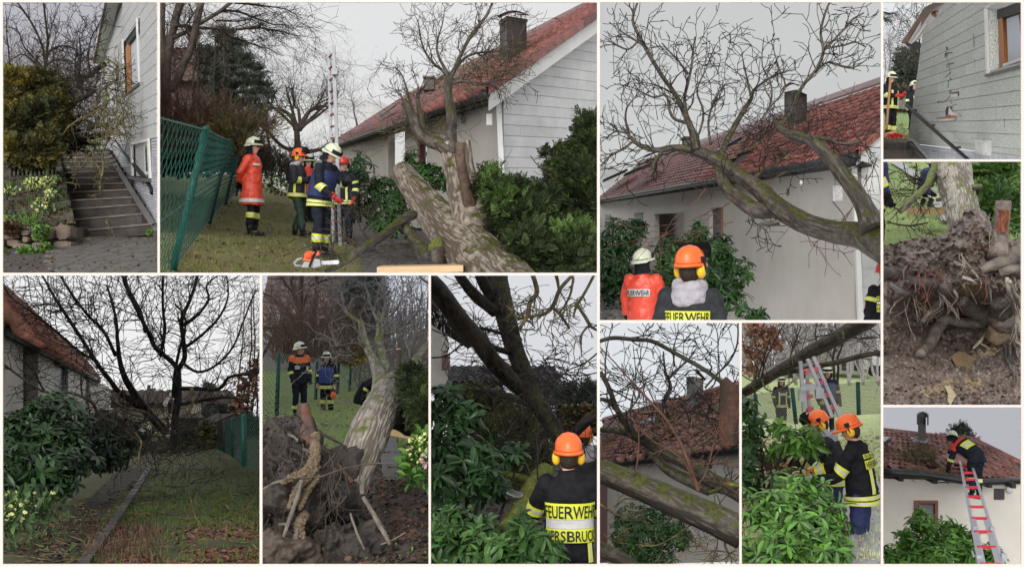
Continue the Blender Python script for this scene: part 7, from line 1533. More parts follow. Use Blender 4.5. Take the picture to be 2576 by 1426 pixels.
for _ in range(70):grow(b,c9.P(rn.uniform(20,420),rn.uniform(760,960),16.5),V((rn.gauss(0,1),rn.gauss(0,.4),rn.gauss(.2,.4))),rn.uniform(.3,.7),.012,1,rn,.2,None,2,(.3,1),.006,.6)
b.build('brush_heap',M['twig_red'],kind='stuff')
# ladder
ld=thing('folding_ladder','wide aluminium trestle ladder with red rungs under the mossy limb','ladder',c9.P(400,830,17));d=17.
R=[((357,240),(398,840),17.2,25),((398,228),(540,560),17.0,25),((432,215),(610,620),17.6,26),((395,330),(430,800),17.9,22)]
for a,c,dd,w in R:MB().beam(c9.P(*a,dd),c9.P(*c,dd),.72*w/2.292*px(dd),.07,V((0,1,0))).build('rail',M['alu_bright'],ld)
for i,(a,c)in enumerate((((375,302),(402,290)),((378,383),(410,368)),((382,455),(418,438)),((388,525),(423,508)),((392,595),(426,572)),((400,655),(430,632)),((408,825),(440,800)),((430,292),(462,272)),((462,368),(495,350)),((490,442),(524,425)),((522,515),(554,492)))):MB().beam(c9.P(*a,17.3),c9.P(*c,17.8),.065,.05).build('rung',M['red_rung'],ld)
MB().prism([c9.P(358,410,16.9),c9.P(470,408,16.9),c9.P(462,385,17.4),c9.P(372,388,17.4)],V((0,0,.05))).build('platform',M['alu_bright'],ld);MB().box(c9.P(368,435,17.),(.11,.08,.18)).build('bracket',M['alu_bright'],ld);MB().box(c9.P(466,424,16.9),(.12,.08,.15)).build('bracket',M['alu_bright'],ld)
# people
gp='firefighters at the trestle ladder';bnd=[('hem',.1,.62,(0,1,0,2,0,1,0)),('arm',1.9,2.5,'RL'),('vert',.6,3.2,22,38),('vert',.6,3.2,-38,-22)]
person('man in white helmet standing at the fence below the brown leafed tree',c9.P(245,640,36),1.76,8,'navy','navy',bands=bnd+[('patch',2.5,2.9,-30,30,(1,)),('leg',2.7,3.4,'RL')],group=gp,vox=.024)
person('man in white helmet and blue vest half hidden behind the trestle ladder',c9.P(512,655,30),1.80,-12,'navy','navy',bands=bnd,vest='blue',group=gp,vox=.024)
G9=dict(elR=(.28,.24,1.18),wrR=(.16,.55,1.06),elL=(-.26,.22,1.17),wrL=(-.14,.56,1.04))
person('bending man in orange helmet with pale hood between ladder and taller colleague',c9.P(566,1290,15.2),1.84,252,'charcoal','darkblue','orange',lean=16,hyaw=10,hpitch=26,hair='hair',hood='hoodie',gloves='orangeglove',group=gp,vox=.018,pose=dict(elR=(.27,.30,1.20),wrR=(.20,.56,1.05),elL=(-.26,.36,1.16),wrL=(-.10,.62,1.06)),bands=[('arm',2.0,2.6,'RL'),('vert',.9,3.2,92,112),('hem',.15,.6)],text=[('FEUERWEHR',3.0,3.45,150,80,0)])
person('tall man in orange helmet and dark jacket reaching into the rhododendron with orange gloves',c9.P(712,1440,13.8),1.92,236,'black','darkblue','orange',lean=9,hyaw=12,hpitch=20,hair='hair',gloves='orangeglove',group=gp,vox=.016,visor=False,pose=dict(elR=(.28,.30,1.20),wrR=(.20,.70,1.06),elL=(-.27,.22,1.12),wrL=(-.20,.62,1.0)),bands=[('hem',.0,.62,(0,1,0,2,0,1,0)),('arm',1.15,1.65,'RL'),('arm',3.1,3.7,'RL'),('vert',.7,2.35,196,214)],
       text=[('FEUERWEHR',3.15,3.6,178,84,0),('HERSBRUCK',2.45,2.85,178,84,0)])
# rhododendron
rhodo('glossy rhododendron with pale shoot tips in front of the two men at work',c9.l([(300,930,13,120,70,.5),(420,1000,13,140,90,.6),(170,1080,12.6,170,120,.7),(330,1130,12.4,190,120,.7),(500,1120,12.6,110,110,.6),(150,1270,12,170,130,.7),(370,1290,12,190,130,.7),(530,1280,12.2,80,120,.5),(280,1390,11.8,260,80,.6)]),480,.18,c9.P(300,1440,12.5),mat('glossy_leaf',(.045,.12,.02),(.10,.22,.035),3.2,.34,rnd=.7,spec=.35),M['twig_dark'],'rhododendrons by the house walls',300,rn,8,shell=(.7,1.05))
rhodo('two tall rhododendron shoots hanging over the cut log',c9.l([(310,700,14.5,110,55,.4),(400,680,14.5,60,70,.4),(230,740,14.5,50,50,.3),(240,620,14.6,50,30,.3)]),52,.22,c9.P(200,990,14.4),M['leaf_bright'],M['twig_dark'],'rhododendrons by the house walls',300,rn,6,shell=(.4,1.))
rhodo('dark rhododendron edge at the frame beside the mossy limb end',c9.l([(30,520,15,45,90,.4),(90,600,15,60,60,.4),(40,760,14.6,50,120,.4),(70,700,14.8,50,60,.3),(40,900,14,50,80,.4)]),75,.20,c9.P(30,1000,14.4),M['leaf'],M['twig_dark'],'rhododendrons by the house walls',300,rn,5)
b=MB();pts,rad=limb(c9([(190,990,14.2,9),(190,920,14.3,9),(205,860,14.4,8),(215,790,14.4,6)]),4);b.tube(pts,rad,7);b.build('stem',M['bark_brown'],label='bare brown rhododendron stem before the cut log',cat='stem')
finish()
# ================================================================== torn up root plate with three firefighters behind
begin('rootplate',RECTS['rootplate']);rn=random.Random(38);c6=conv(655.7,687,1.928)
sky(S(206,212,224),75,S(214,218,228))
def y6(d):q=min(1,max(0,(d-34)/28));return 894+4300/d+(max(0,13-d)*22)-48*q*q*(3-2*q)
def g6(s,t):d=9.3+55*persp_t(t,9.3,64.3);return P(630+480*s,y6(d),d)
MB().grid(lambda s,t:g6(s,t)+UP*.05*noise.fractal(g6(s,t)*1.4,1,2,3),40,60).build('lawn',M['grass_olive'].copy()if False else mat('mossy_lawn',(.12,.185,.04),(.18,.225,.06),1.6,.95,.4,30),smooth=True,kind='structure')
far=lambda p:p.y>15
grass(g6,7000,.07,mat('mossy_blade',(.12,.17,.04),(.19,.24,.06),2,.9,rnd=.3),rn,None,None,far);litter(g6,1500,.07,M['dead_leaf_pale'],rn,None,None,far)
def s6(s,t):d=9.3+9*t;return P(870+240*s-30*t,y6(d),d)+UP*(.05+.06*noise.fractal(P(870+240*s,1300,d)*2,1,2,4))
MB().grid(s6,34,40).build('soil_patch',M['soil'],smooth=True,kind='structure')
litter(s6,1500,.05,M['dead_leaf'],rn,None,None,tilt=.8);litter(s6,420,.05,M['herb'],rn,None,None,base=LEAF,name='weeds',tilt=.8);litter(s6,1800,.014,M['soil'],rn,None,None,base=CLOD,name='clods')
pth=lambda s,t:P(965-20*t+(62-20*t)*s,y6(13+7*t),13+7*t)+UP*.09
MB().grid(pth,6,10).build('path',M['paving'],smooth=True,kind='structure')
# background house, trees
h=thing('misty_house','misty red brown roofed house behind the bare trees over the fence','building',c6.P(190,380,56))
MB().prism([c6.P(-20,480,56),c6.P(400,480,56),c6.P(380,250,56),c6.P(0,250,56)],V((0,3,0))).build('wall',mat('haze_tinted_wall',(.22,.20,.19),(.27,.25,.24),2,1.),h)  # wall colour greyed to stand for haze
tiled_roof(h,c6.P(-20,262,55.4),V((.42,0,0)),V((0,.32,.30)),10,9,mat('haze_tinted_tile',(.27,.20,.18),(.21,.155,.14),3,.6,rnd=.25),160)  # tile colour dulled to imitate haze
MB().prism([c6.P(-20,270,55.2),c6.P(385,250,55.2),c6.P(385,120,58),c6.P(60,135,58)],V((0,0,-.06))).build('roof_deck',M['soffit'],h)
MB().prism([c6.P(70,240,55),c6.P(98,236,55),c6.P(104,208,55.3),c6.P(78,210,55.3)],V((0,0,.1))).build('skylight',M['alu'],h)
gh=thing('glass_lean_to','slanted glass lean to at the misty house','lean-to',c6.P(40,400,50));MB().prism([c6.P(0,400,50),c6.P(10,400,50),c6.P(72,282,50),c6.P(0,282,50)],V((0,.1,0))).build('pane',mat('pale_glass',(.42,.45,.48),(.5,.53,.56),1,.2),gh);MB().beam(c6.P(8,405,49.9),c6.P(76,280,49.9),.12,.12).build('frame',M['soffit'],gh)
for lab,specs,base,m in(('dark bare multi limbed tree before the misty house roof',[('trunk',[(215,420,40,22),(212,300,40,16),(200,200,40,11),(195,-10,40,10)],(14,1.8,2)),('limb',[(240,420,40,18),(255,250,40,12),(270,100,40,10),(280,-10,40,9)],(14,1.8,2)),('limb',[(205,220,40,9),(160,110,40,7),(110,40,40,6),(60,-10,40,5)],(12,1.6,2)),('limb',[(190,250,40,6),(110,160,40,6),(40,110,40,5),(-10,90,40,4)],(12,1.5,2)),('limb',[(205,160,40,6),(240,70,40,5),(330,30,40,5),(420,20,40,3)],(12,1.5,2)),('limb',[(180,130,40,5),(150,50,40,4),(160,-10,40,4)],(10,1.3,2))],(215,430,40),'bark_brown'),
                            ('pale bare tree filling the misty gap behind the walnut crown',[('trunk',[(760,560,46,8),(750,380,46,7),(740,200,46,4),(730,60,46,2)],(16,1.8,2)),('limb',[(650,560,46,6),(680,330,46,5),(660,120,46,2)],(14,1.8,2)),('limb',[(815,520,46,6),(800,300,46,5),(815,80,46,2)],(12,1.8,2))],(740,580,46),'twig_grey')):
    t=thing('bare_tree',lab,'tree',c6.P(*base));tw=MB();limbs_of(t,c6,specs,m,tw,rn,10,0,.06);tw.build('twigs',M['twig_grey' if m=='twig_grey' else 'twig'],t,kind='stuff')
pn=thing('pine_tree','misty grey green pine rising behind the walnut stubs','tree',c6.P(480,420,48));MB().tube([c6.P(480,430,48),c6.P(490,0,48)],[.2,.06],6).build('trunk',M['bark_brown'],pn);sprays(pn,c6.l([(500,40,48,90,30,1.),(470,90,48,80,30,1.),(530,110,48,80,26,1.),(480,160,48,90,34,1.),(440,220,48,60,36,1.),(550,170,48,50,20,.8),(500,240,48,70,40,1.)]),2600,.5,mat('haze_tinted_pine',(.13,.155,.15),(.20,.225,.215),1.5,.9,rnd=.3),rn,SPRAY2,'crown',.3,(.1,1.05))  # needle colour paled to stand for mist
t=thing('bare_shrub','rusty bare stems thicket along the fence before the misty house','shrub',c6.P(240,430,36));b=MB()
for _ in range(230):grow(b,c6.P(rn.uniform(60,440),rn.uniform(400,440),rn.uniform(35,38)),V((rn.gauss(0,.5),rn.gauss(0,.3),1)),rn.uniform(.9,1.9),.02,2,rn,.13,None,2,(.25,.7),.008,.55)
b.build('twigs',mat('rusty_stem',(.105,.068,.05),(.16,.11,.08),4,.9),t,kind='stuff')
t=thing('forsythia','yellowish shrub behind the fence beside the walnut stubs','shrub',c6.P(470,440,38));sprays(t,c6.l([(470,390,38,60,50,.6),(430,420,38,40,30,.5),(500,360,38,30,30,.4)]),1100,.11,mat('yellow_bud',(.42,.35,.10),(.30,.24,.10),4,.8,rnd=.3),rn,DEADLEAF,'buds',.3,(.2,1.1))
fw=thing('far_wood','misty leafless slope closing the view above the fence','woodland',c6.P(600,470,60));b=MB()
for _ in range(200):x=rn.uniform(-20,850);b.tube([c6.P(x,480,60),c6.P(x+rn.uniform(-30,30),rn.uniform(120,330)+max(0,420-x)*.3,60)],[.09,.02],3,False);grow(b,c6.P(x,rn.uniform(280,420),59.5),V((rn.gauss(0,.6),0,1)),2.2,.04,1,rn,.15,None,3,(.3,.9),.015,.6)
b.build('stems',mat('haze_tinted_stems',(.25,.235,.23),(.34,.32,.315),2,1.),fw,kind='stuff')  # mist put into the grey stem colour
t=thing('thicket','grey bare thicket behind the end of the fence','shrub',c6.P(620,560,42));b=MB()
for _ in range(80):grow(b,c6.P(rn.uniform(420,830),rn.uniform(520,570),rn.uniform(41,44)),V((rn.gauss(0,.5),rn.gauss(0,.3),1)),rn.uniform(1.,2.4),.02,2,rn,.15,None,2,(.25,.8),.009,.55)
b.build('twigs',M['twig_grey'],t,kind='stuff')
# fence
fe=thing('chain_link_fence','green chain link fence behind the two standing men at the root plate','fence',c6.P(90,690,26));FP=[(-60,375,720,23.5),(85,387,690,26),(270,410,612,33),(375,432,585,38),(434,440,572,41),(480,446,560,45),(540,452,548,52)];b=MB()
for x,y0,y1,d in FP[1:]:MB().tube([c6.P(x-(8 if x==85 else 4),y1,d),c6.P(x+4,y0,d)],.05,8).build('post',M['green_wire'],fe,True)
for i in range(6):
    a,c=FP[i],FP[i+1];n=max(8,int((c[3]-a[3])/.32))
    for q in range(-10,n+1):
        for sg in(0,1):
            pts=[c6.P(a[0]+(c[0]-a[0])*u,(a[1]+(c[1]-a[1])*u)*v+(a[2]+(c[2]-a[2])*u)*(1-v),a[3]+(c[3]-a[3])*u)for u,v in(((q+(r if sg else 10-r))/n,r/10)for r in range(11))if 0<=u<=1]
            if len(pts)>1:b.tube(pts,.0055,3,False)
b.build('wire_mesh',mat('dull_green_wire',(.10,.14,.12),(.14,.18,.16),4,.6),fe,kind='stuff')
# people
gp='firefighters behind the root plate'
person('man in white helmet with orange shoulders looking sideways by the fence post',c6.P(188,688,27.5),1.80,35,'navy','navy',hyaw=55,hpitch=-6,curtain=False,yoke=('orangeglove',3.15,.5),gloves='leather',group=gp,bands=[('arm',2.3,2.9,'RL'),('patch',2.3,2.75,15,50,(1,)),('patch',2.0,2.6,-50,-25,(1,)),('leg',3.4,3.9,'RL')],pose=dict(elR=(.25,.0,1.15),wrR=(.22,.12,.92)))
person('man in blue vest and yellow bands facing us, orange tool in hand',c6.P(322,690,31.5),1.80,-12,'navy','black',hyaw=0,vest='blue',group=gp,gloves='skin',bands=[('hem',.0,.55,(0,1,0,2,0,1,0)),('hem',1.15,1.6,(0,2,0)),('arm',1.8,2.4,'RL'),('leg',2.2,2.8,'RL'),('patch',2.2,2.55,5,40,(0,)),('vert',1.6,2.3,14,28,(0,)),('vert',1.6,2.9,-30,-18,(0,))])
tl_=thing('hand_tool','small orange and black motor tool held at the blue vested man\'s side','tool',c6.P(352,610,31));MB().ellip(c6.P(352,592,31),(.08,.07,.11),None,10,8).build('housing',M['saw_orange'],tl_,True);MB().tube([c6.P(340,572,31),c6.P(350,560,31),c6.P(362,575,31)],.025,6).build('handle',M['black_plastic'],tl_,True)
person('crouching man in white helmet bent over beside the leaning trunk',c6.P(490,742,24),1.40,100,'black','black',lean=48,hyaw=5,hpitch=30,group=gp,gloves='leather',pose=dict(kneeR=(.13,.25,.50),kneeL=(-.13,.25,.50),hipR=(.1,-.05,.78),hipL=(-.1,-.05,.78),pel=(0,-.05,.82)),bands=[('leg',2.7,3.3,'RL'),('arm',2.2,2.7,'RL')])
# walnut
t=thing('uprooted_walnut_tree','leaning uprooted walnut with furrowed bark, cut snags and bare crown','tree',c6.P(450,960,11));tw=MB()
sp=cr([(*c6.P(x,y,d),rr/1.928*px(d))for x,y,d,rr in((425,1060,10.6,84),(450,985,10.8,88),(480,900,11,92),(513,810,11.3,96),(550,725,11.7,94),(590,650,12.2,86),(615,590,12.7,78),(622,550,13.1,62),(628,520,13.4,42))],24)
MB().tube([V(a[:3])for a in sp],[a[3]for a in sp],160,disp=bark_disp(11,.042,20,2.4)).build('trunk',mat('furrowed_bark',(.22,.19,.155),(.38,.34,.29),9,.75,.6,40,moss=(.14,.16,.03),mossamt=.26,ridge=(.125,.10,.075)),t,True)
M['bark_light']=mat('pale_bark',(.17,.145,.115),(.31,.275,.23),9,.7,.5,40,moss=(.15,.165,.025),mossamt=.36,ridge=(.075,.06,.047));M['bark_light']['r']=1
limbs_of(t,c6,[('limb',[(585,580,12.7,48),(578,510,13.1,36),(560,450,13.5,28),(535,400,13.8,20),(508,340,14.1,18),(495,280,14.3,16),(484,235,14.5,13)],None),('limb',[(600,500,13.3,32),(595,430,13.8,28),(585,380,14.2,24),(570,330,14.6,22),(580,270,15,18),(570,200,15.4,9)],(12,.6,2,.5)),('limb',[(655,600,12.8,52),(700,530,13.2,44),(745,460,13.8,40),(800,395,14.4,38),(860,330,15,36)],(10,.6,2,.3)),
                 ('branch',[(484,238,14.5,10),(440,210,14.6,8),(405,170,14.7,7),(395,110,14.8,5),(380,70,14.9,3)],(8,.5,2)),('branch',[(560,450,13.8,9),(500,350,14,10),(440,340,14.2,9),(380,355,14.4,6),(320,380,14.6,3)],(7,.5,2),'bark_grey'),('branch',[(480,385,14.2,6),(420,385,14.4,5),(350,400,14.6,4)],(8,.4,2),'bark_grey'),('branch',[(580,270,15,9),(600,170,15.2,6),(590,60,15.4,4),(600,0,15.5,3)],(8,.55,2)),('branch',[(580,240,15,7),(650,190,15.2,5),(690,90,15.4,4),(680,0,15.5,3)],(8,.55,2)),('branch',[(600,300,15,7),(680,270,15.2,6),(750,200,15.4,5),(790,90,15.6,3)],(8,.55,2)),('branch',[(570,230,15,6),(530,140,15.2,4),(510,40,15.4,2)],(7,.5,2)),('branch',[(740,460,13.8,7),(720,380,14.4,5),(760,300,14.8,4),(815,260,15,3)],(7,.5,2)),
                 ('branch',[(760,-5,13,6),(790,30,13,6),(830,55,13,6)],None)],'bark_light',tw,rn,24,.05)
b=MB();pts,rad=limb(c6([(668,560,12.6,22),(668,480,12.7,15),(669,420,12.8,14),(669,370,12.8,13.5)]),8);b.tube(pts,rad,20,disp=bark_disp(5,.06,6,3));b.build('snag',M['bark_brown'],t,True);MB().tube([pts[-1],pts[-1]+UP*.012],rad[-1]*.9,14).build('cut_face',M['cutwood'],t)
b=MB();b.ellip(c6.P(705,680,13.2),(.34,.3,.26),None,22,14);b.v=[tuple(V(p)*1+V((1,1,1))*.07*noise.noise(V(p)*4))for p in b.v];pts,rad=limb(c6([(700,690,13.1,30),(703,730,13.0,14),(697,752,13,4)]),5);b.tube(pts,rad,10);b.build('dark_hollow',M['bark_dark'],t,True)  # dark lump put in for the dark hollow under the limb
side_twigs(tw,[c6.P(470,640,15),c6.P(400,640,15),c6.P(340,610,15)],[.01,.008,.005],10,.5,1,rn,r=.006)
tw.build('twigs',M['twig_grey'],t,kind='stuff')
for(x0,y0,x1,y1),lab in(((640,712,815,766),'upper pale timber beam propping the leaning trunk'),((630,750,780,776),'lower pale timber beam lying on the path under the leaning trunk')):
    MB().beam(c6.P(x0,y0,15),c6.P(x1,y1,14),.18,.16).build('timber_beam',M['plank'],label=lab,cat='beam',group='timber beams under the leaning trunk')
jn=thing('conifer_bush','bright green conifer branches beside the propped trunk','bush',c6.P(770,750,12));JL=c6.l([(775,580,12.2,50,70,.5),(805,650,12,50,90,.5),(735,500,12.3,34,34,.3),(800,715,11.8,36,40,.3)]);dark_core(jn,JL,M['twig_dark'],.8,n=120);sprays(jn,JL,1500,.14,M['juniper'],rn,SPRAY,'foliage',.4,(.5,1.1),V((-.4,0,0)))
hb=thing('hellebore_plant','hellebore with pale and pink flowers at the propped trunk side','plant',c6.P(770,1000,11));HL=c6.l([(760,900,11,60,90,.4),(800,850,11.2,50,70,.4),(740,970,10.8,40,40,.3),(800,980,10.8,40,40,.3)]);sprays(hb,HL,330,.12,M['leaf_bright'],rn,LEAF,'leaves',.3,(.4,1.05));sprays(hb,c6.l([(770,840,10.8,50,60,.3)]),60,.03,M['bloom'],rn,DEADLEAF,'blossoms',.6,(.9,1.2));sprays(hb,c6.l([(800,900,10.6,20,30,.2)]),20,.03,M['bloom_pink'],rn,DEADLEAF,'blossoms',.6,(.9,1.2))
# root plate
def soil_mass(parent,c,x0,y0,rx,ry,d,dep,m,seed,nu=130,nv=130,amp=.42,name='soil_plate',pw=.95):
    ce=c.P(x0,y0,d);ax,az=rx/1.928*px(d),ry/1.928*px(d)
    def f(s,t):
        a=math.pi*(s*1.0)-math.pi;b_=math.pi*(t-.5)
        cx_,cy_,cz=math.cos(b_)*math.cos(a),math.cos(b_)*math.sin(a),math.sin(b_)
        q=V((math.copysign(abs(cx_)**pw,cx_)*ax,cy_*dep,math.copysign(abs(cz)**pw,cz)*az));p=ce+q
        n1=noise.fractal(p*1.3+V((seed,0,0)),1,2.1,6);n2=abs(noise.noise(p*2.6+V((seed,3,0))));n3=noise.turbulence(p*6,3,False)
        return p+q.normalized()*(amp*n1+amp*.8*(n2-.3)+.10*(n3-.6)+.06*abs(noise.noise(p*14)))
    return MB().grid(f,nu,nv).build(name,m,parent,True)
rp=thing('root_plate','torn up dark root plate with clay crusted roots and hanging rootlets','root plate',c6.P(230,1420,10))
DK=mat('black_root_soil',(.020,.016,.013),(.056,.044,.036),3,.7,1.,16);sm=soil_mass(rp,c6,200,1085,250,385,10.7,.9,DK,3,190,190);soil_mass(rp,c6,380,1330,250,240,10.1,.6,DK,8,110,90,.26,'soil_heap');soil_mass(rp,c6,60,1380,190,160,9.7,.4,mat('brown_mud',(.055,.040,.030),(.09,.066,.05),4,.6,.9,18),5,80,70,.2,'soil_heap')
cv_=[v.co+V(rp.location)for v in sm.data.vertices];cv_=[q for q in cv_ if q.y<10.6]
CL=[]
def roots(parent,c,specs,m,nm='root',n=10,amp=.12,wob=.03):
    for sp in specs:
        pts,rad=limb(c(sp),9,wob);CL.extend([(q,w)for q,w in zip(pts,rad)]if m=='root_clay' else[]);MB().tube(pts,rad,n,disp=bark_disp(rn.uniform(0,50),amp,5,6)).build(nm,M[m],parent,True)
roots(rp,c6,[[(285,780,10.1,20),(272,850,9.85,24),(252,920,9.7,26),(215,965,9.6,22),(160,990,9.55,15),(110,1020,9.6,7)],[(270,930,9.7,20),(235,990,9.6,18),(190,1045,9.5,16),(150,1110,9.5,10),(140,1130,9.5,5)],[(275,980,9.7,16),(235,1050,9.6,14),(210,1100,9.55,12),(200,1130,9.5,6)],[(215,1160,9.6,18),(195,1190,9.5,26),(185,1220,9.5,24),(200,1260,9.45,14),(215,1300,9.45,6)]],'root_clay',n=22,amp=.32,wob=.06)
roots(rp,c6,[[(215,1000,9.5,12),(190,1080,9.45,12),(150,1170,9.4,11),(115,1260,9.4,11),(82,1370,9.4,9)],[(180,1220,9.45,10),(165,1290,9.4,9),(140,1370,9.4,6)],[(200,1240,9.45,8),(195,1330,9.4,6)],[(175,1230,9.45,5),(140,1310,9.4,4),(118,1380,9.4,2)],[(500,1080,9.7,9),(545,1150,9.6,11),(590,1240,9.5,12),(625,1320,9.45,8)],[(440,1150,9.7,6),(465,1230,9.6,7),(500,1330,9.5,5)],[(90,1220,9.6,8),(130,1212,9.5,9)],[(8,1060,9.7,6),(80,1020,9.6,8),(130,1010,9.6,8)],[(490,1020,9.9,12),(495,1060,9.8,12)],[(580,1310,9.5,4),(650,1295,9.5,4),(700,1270,9.5,3)]],'root_bark',amp=.25,wob=.05)
Ms=[]
for q,w in CL:
    for _ in range(8):u=V((rn.gauss(0,1),-abs(rn.gauss(0,1)),rn.gauss(0,1))).normalized();Ms.append(TRS(q+u*w*rn.uniform(.85,1.1),rrot(rn),min(.02,.003+rn.expovariate(160))))
joined('clay_crumbs',CLOD,Ms,M['root_clay'],rp,kind='stuff')
roots(rp,c6,[[(370,925,9.9,8),(405,970,9.75,9),(440,1012,9.7,11)]],'twig_red')
for _ in range(34):
    q0=rn.choice(cv_);l=rn.uniform(.25,.8);n_=8;dd=V((rn.gauss(0,.8),-rn.uniform(.1,.5),rn.gauss(-.5,.5)));MB().tube(twig_path(q0+V((0,.05,0)),dd,l,n_,rn,.28,V((0,0,-.05))),[rn.uniform(.014,.034)*(1-.11*k)for k in range(n_+1)],8,disp=bark_disp(rn.uniform(0,50),.25,5,8)).build('root',rn.choice([M['root_bark'],M['bark_brown'],DK,M['root_clay']]),rp,True)
b=MB()
for _ in range(90):
    x,y=rn.uniform(20,440),rn.uniform(800,1330);p=c6.P(x,y,9.75+rn.uniform(-.1,.2));b.tube(twig_path(p,V((rn.gauss(0,.35),rn.gauss(-.1,.2),-1)),rn.uniform(.1,.45),5,rn,.22),[.0035,.003,.003,.0025,.002,.002],3,False)
for _ in range(150):
    q=rn.choice(cv_);l=rn.uniform(.1,.5);b.tube(twig_path(q-V((0,.05,0)),V((rn.gauss(0,.45),-.15,-1)),l,6,rn,.3),[.0035,.0035,.003,.003,.0025,.002,.002],3,False)
for _ in range(12):
    x,y=rn.uniform(300,370),rn.uniform(880,1000);b.tube(twig_path(c6.P(x,y,9.75),V((rn.gauss(0,.3),-.1,-1)),rn.uniform(.2,.6),7,rn,.22),[.0045,.004,.004,.0035,.003,.003,.0025,.002],3,False)
b.tube(twig_path(c6.P(110,1000,9.5),V((1,0,.1)),1.0,12,rn,.16),[.006]*13,4)
b.build('rootlets',mat('dark_rootlet',(.05,.038,.03),(.12,.095,.075),8,.8),rp,kind='stuff')
Ms=[TRS(rn.choice(cv_)+V((rn.gauss(0,.02),0,rn.gauss(0,.02))),rrot(rn),min(.02,.004+rn.expovariate(180)))for _ in range(2600)]
joined('clods',CLOD,Ms,DK,rp,kind='stuff')
b=MB();pts,rad=limb(c6([(235,850,10.3,52),(225,780,10.4,42),(216,710,10.5,36),(210,660,10.5,33),(208,632,10.5,26)]),8);b.tube(pts,rad,24,disp=lambda a,L,t:.13*noise.noise(V((math.cos(a)*2,math.sin(a)*2,L*3)))+(.25*noise.noise(V((math.cos(a)*5,math.sin(a)*5,0)))if t>.9 else 0));b.build('broken_stub',M['heart'],rp,True)
finish()
# ================================================================== close view into the hole under the root plate
begin('roots',RECTS['roots']);rn=random.Random(39);c0=conv(2217,402,2.2974)
sky((1.35,1.36,1.35),60)  # sky out of view here, its glow raised to brighten the hole
def lw(s,t):d=13.2+24*t;return c0.P(-30+900*s,520-520*(1-13.2/d)*1.55,d)
MB().grid(lambda s,t:lw(s,t)+UP*.04*noise.fractal(lw(s,t)*1.5,1,2,3),20,30).build('lawn',mat('bright_lawn',(.22,.29,.10),(.29,.36,.14),1.6,.95,.4,30),smooth=True,kind='structure')
grass(lw,2600,.09,mat('bright_grass_blade',(.25,.36,.11),(.35,.44,.17),2,.85,rnd=.35),rn,None,None);litter(lw,260,.07,M['dead_leaf_pale'],rn,None,None)
MB().grid(lambda s,t:lw(.42+.07*s-.33*t,.12+.75*t)+UP*.06,4,10).build('path',mat('pale_path',(.26,.25,.25),(.34,.33,.33),3,.6,.3,30),smooth=True,kind='structure')
# trunk and conifer
t=thing('uprooted_walnut_tree','pale barked walnut trunk rising from its own torn roots','tree',c0.P(470,430,13));tw=MB()
sp=cr([(*c0.P(x,y,d),rr/2.2974*px(d))for x,y,d,rr in((490,420,12.9,92),(475,330,13.2,92),(455,240,13.6,92),(430,150,14,96),(410,70,14.5,104),(400,-20,15,112))],24)
MB().tube([V(a[:3])for a in sp],[a[3]for a in sp],150,disp=bark_disp(21,.045,20,2.8)).build('trunk',mat('light_furrowed_bark',(.30,.27,.225),(.48,.44,.38),10,.75,.6,40,moss=(.19,.21,.05),mossamt=.28,ridge=(.15,.125,.10)),t,True)
M['bark_mid']=mat('mossy_limb_bark',(.15,.13,.10),(.28,.25,.20),9,.7,.5,40,moss=(.16,.20,.03),mossamt=.5,ridge=(.06,.05,.04));M['bark_mid']['r']=1
limbs_of(t,c0,[('limb',[(330,20,14.6,30),(300,90,14.3,26),(260,150,14,22),(200,210,13.7,20),(150,260,13.5,20),(108,300,13.4,12)],(8,.4,1)),('branch_stub',[(520,165,13.6,20),(560,158,13.5,17),(568,156,13.5,16)],None),('limb',[(320,235,15,10),(365,228,15,12)],None)],'bark_mid',tw,rn,20,.05)
for sp in([(330,100,15,4),(240,120,15,4),(150,90,15,3),(30,60,15,2)],[(250,180,14,4),(150,190,14,3),(30,200,14,2)],[(200,20,15,4),(190,120,15,3),(160,260,14.5,2)],[(120,20,15,3),(150,110,15,3),(230,150,15,3)],[(40,360,13.4,4),(150,385,13.3,5),(265,372,13.2,4)]):
    pts,rad=limb(c0(sp),4,.03);tw.tube(pts,rad,5);side_twigs(tw,pts,rad,6,.4,1,rn,r=.008,minr=.004)
tw.build('twigs',M['twig'],t,kind='stuff')
jn=thing('conifer_bush','bright green conifer beside the pale walnut trunk','bush',c0.P(680,430,15));JL=c0.l([(680,90,15.4,140,90,.7),(600,250,15,70,90,.5),(760,240,15.2,90,130,.7),(780,380,15,60,80,.5),(640,350,15,60,60,.4),(560,80,15.6,50,60,.5)]);dark_core(jn,JL,M['twig_dark'],.9,n=240);sprays(jn,JL,2700,.19,mat('fresh_conifer',(.07,.15,.045),(.20,.34,.09),3,.8,rnd=.5),rn,SPRAY,'foliage',.2,(.4,1.1))
person('crouching firefighter seen from the side behind the mossy limb',c0.P(255,285,19.),.95,130,'darkblue','navy',lean=42,hpitch=25,group='firefighters behind the torn roots',pose=dict(kneeR=(.16,.30,.46),kneeL=(-.16,.30,.46),hipR=(.1,-.1,.62),hipL=(-.1,-.1,.62),pel=(0,-.1,.66)),bands=[('leg',2.4,3.0,'RL'),('arm',2.,2.6,'RL')])
person('firefighter cut by the frame edge, only dark sleeve and yellow cuff showing',c0.P(-48,640,13.5),1.78,90,'darkblue','black',group='firefighters behind the torn roots',bands=[('arm',2.3,3.2,'RL'),('leg',.2,.8,'RL')])
pl=MB().prism([c0.P(178,318,15.2),c0.P(374,320,15.2),c0.P(374,276,15.2),c0.P(178,274,15.2)],V((.05,.35,.02)));pl.build('plank',M['plank'],label='thick pale plank lying on the lawn behind the torn roots',cat='plank')
MB().tube([c0.P(85,20,26),c0.P(80,0,26)],.02,4)
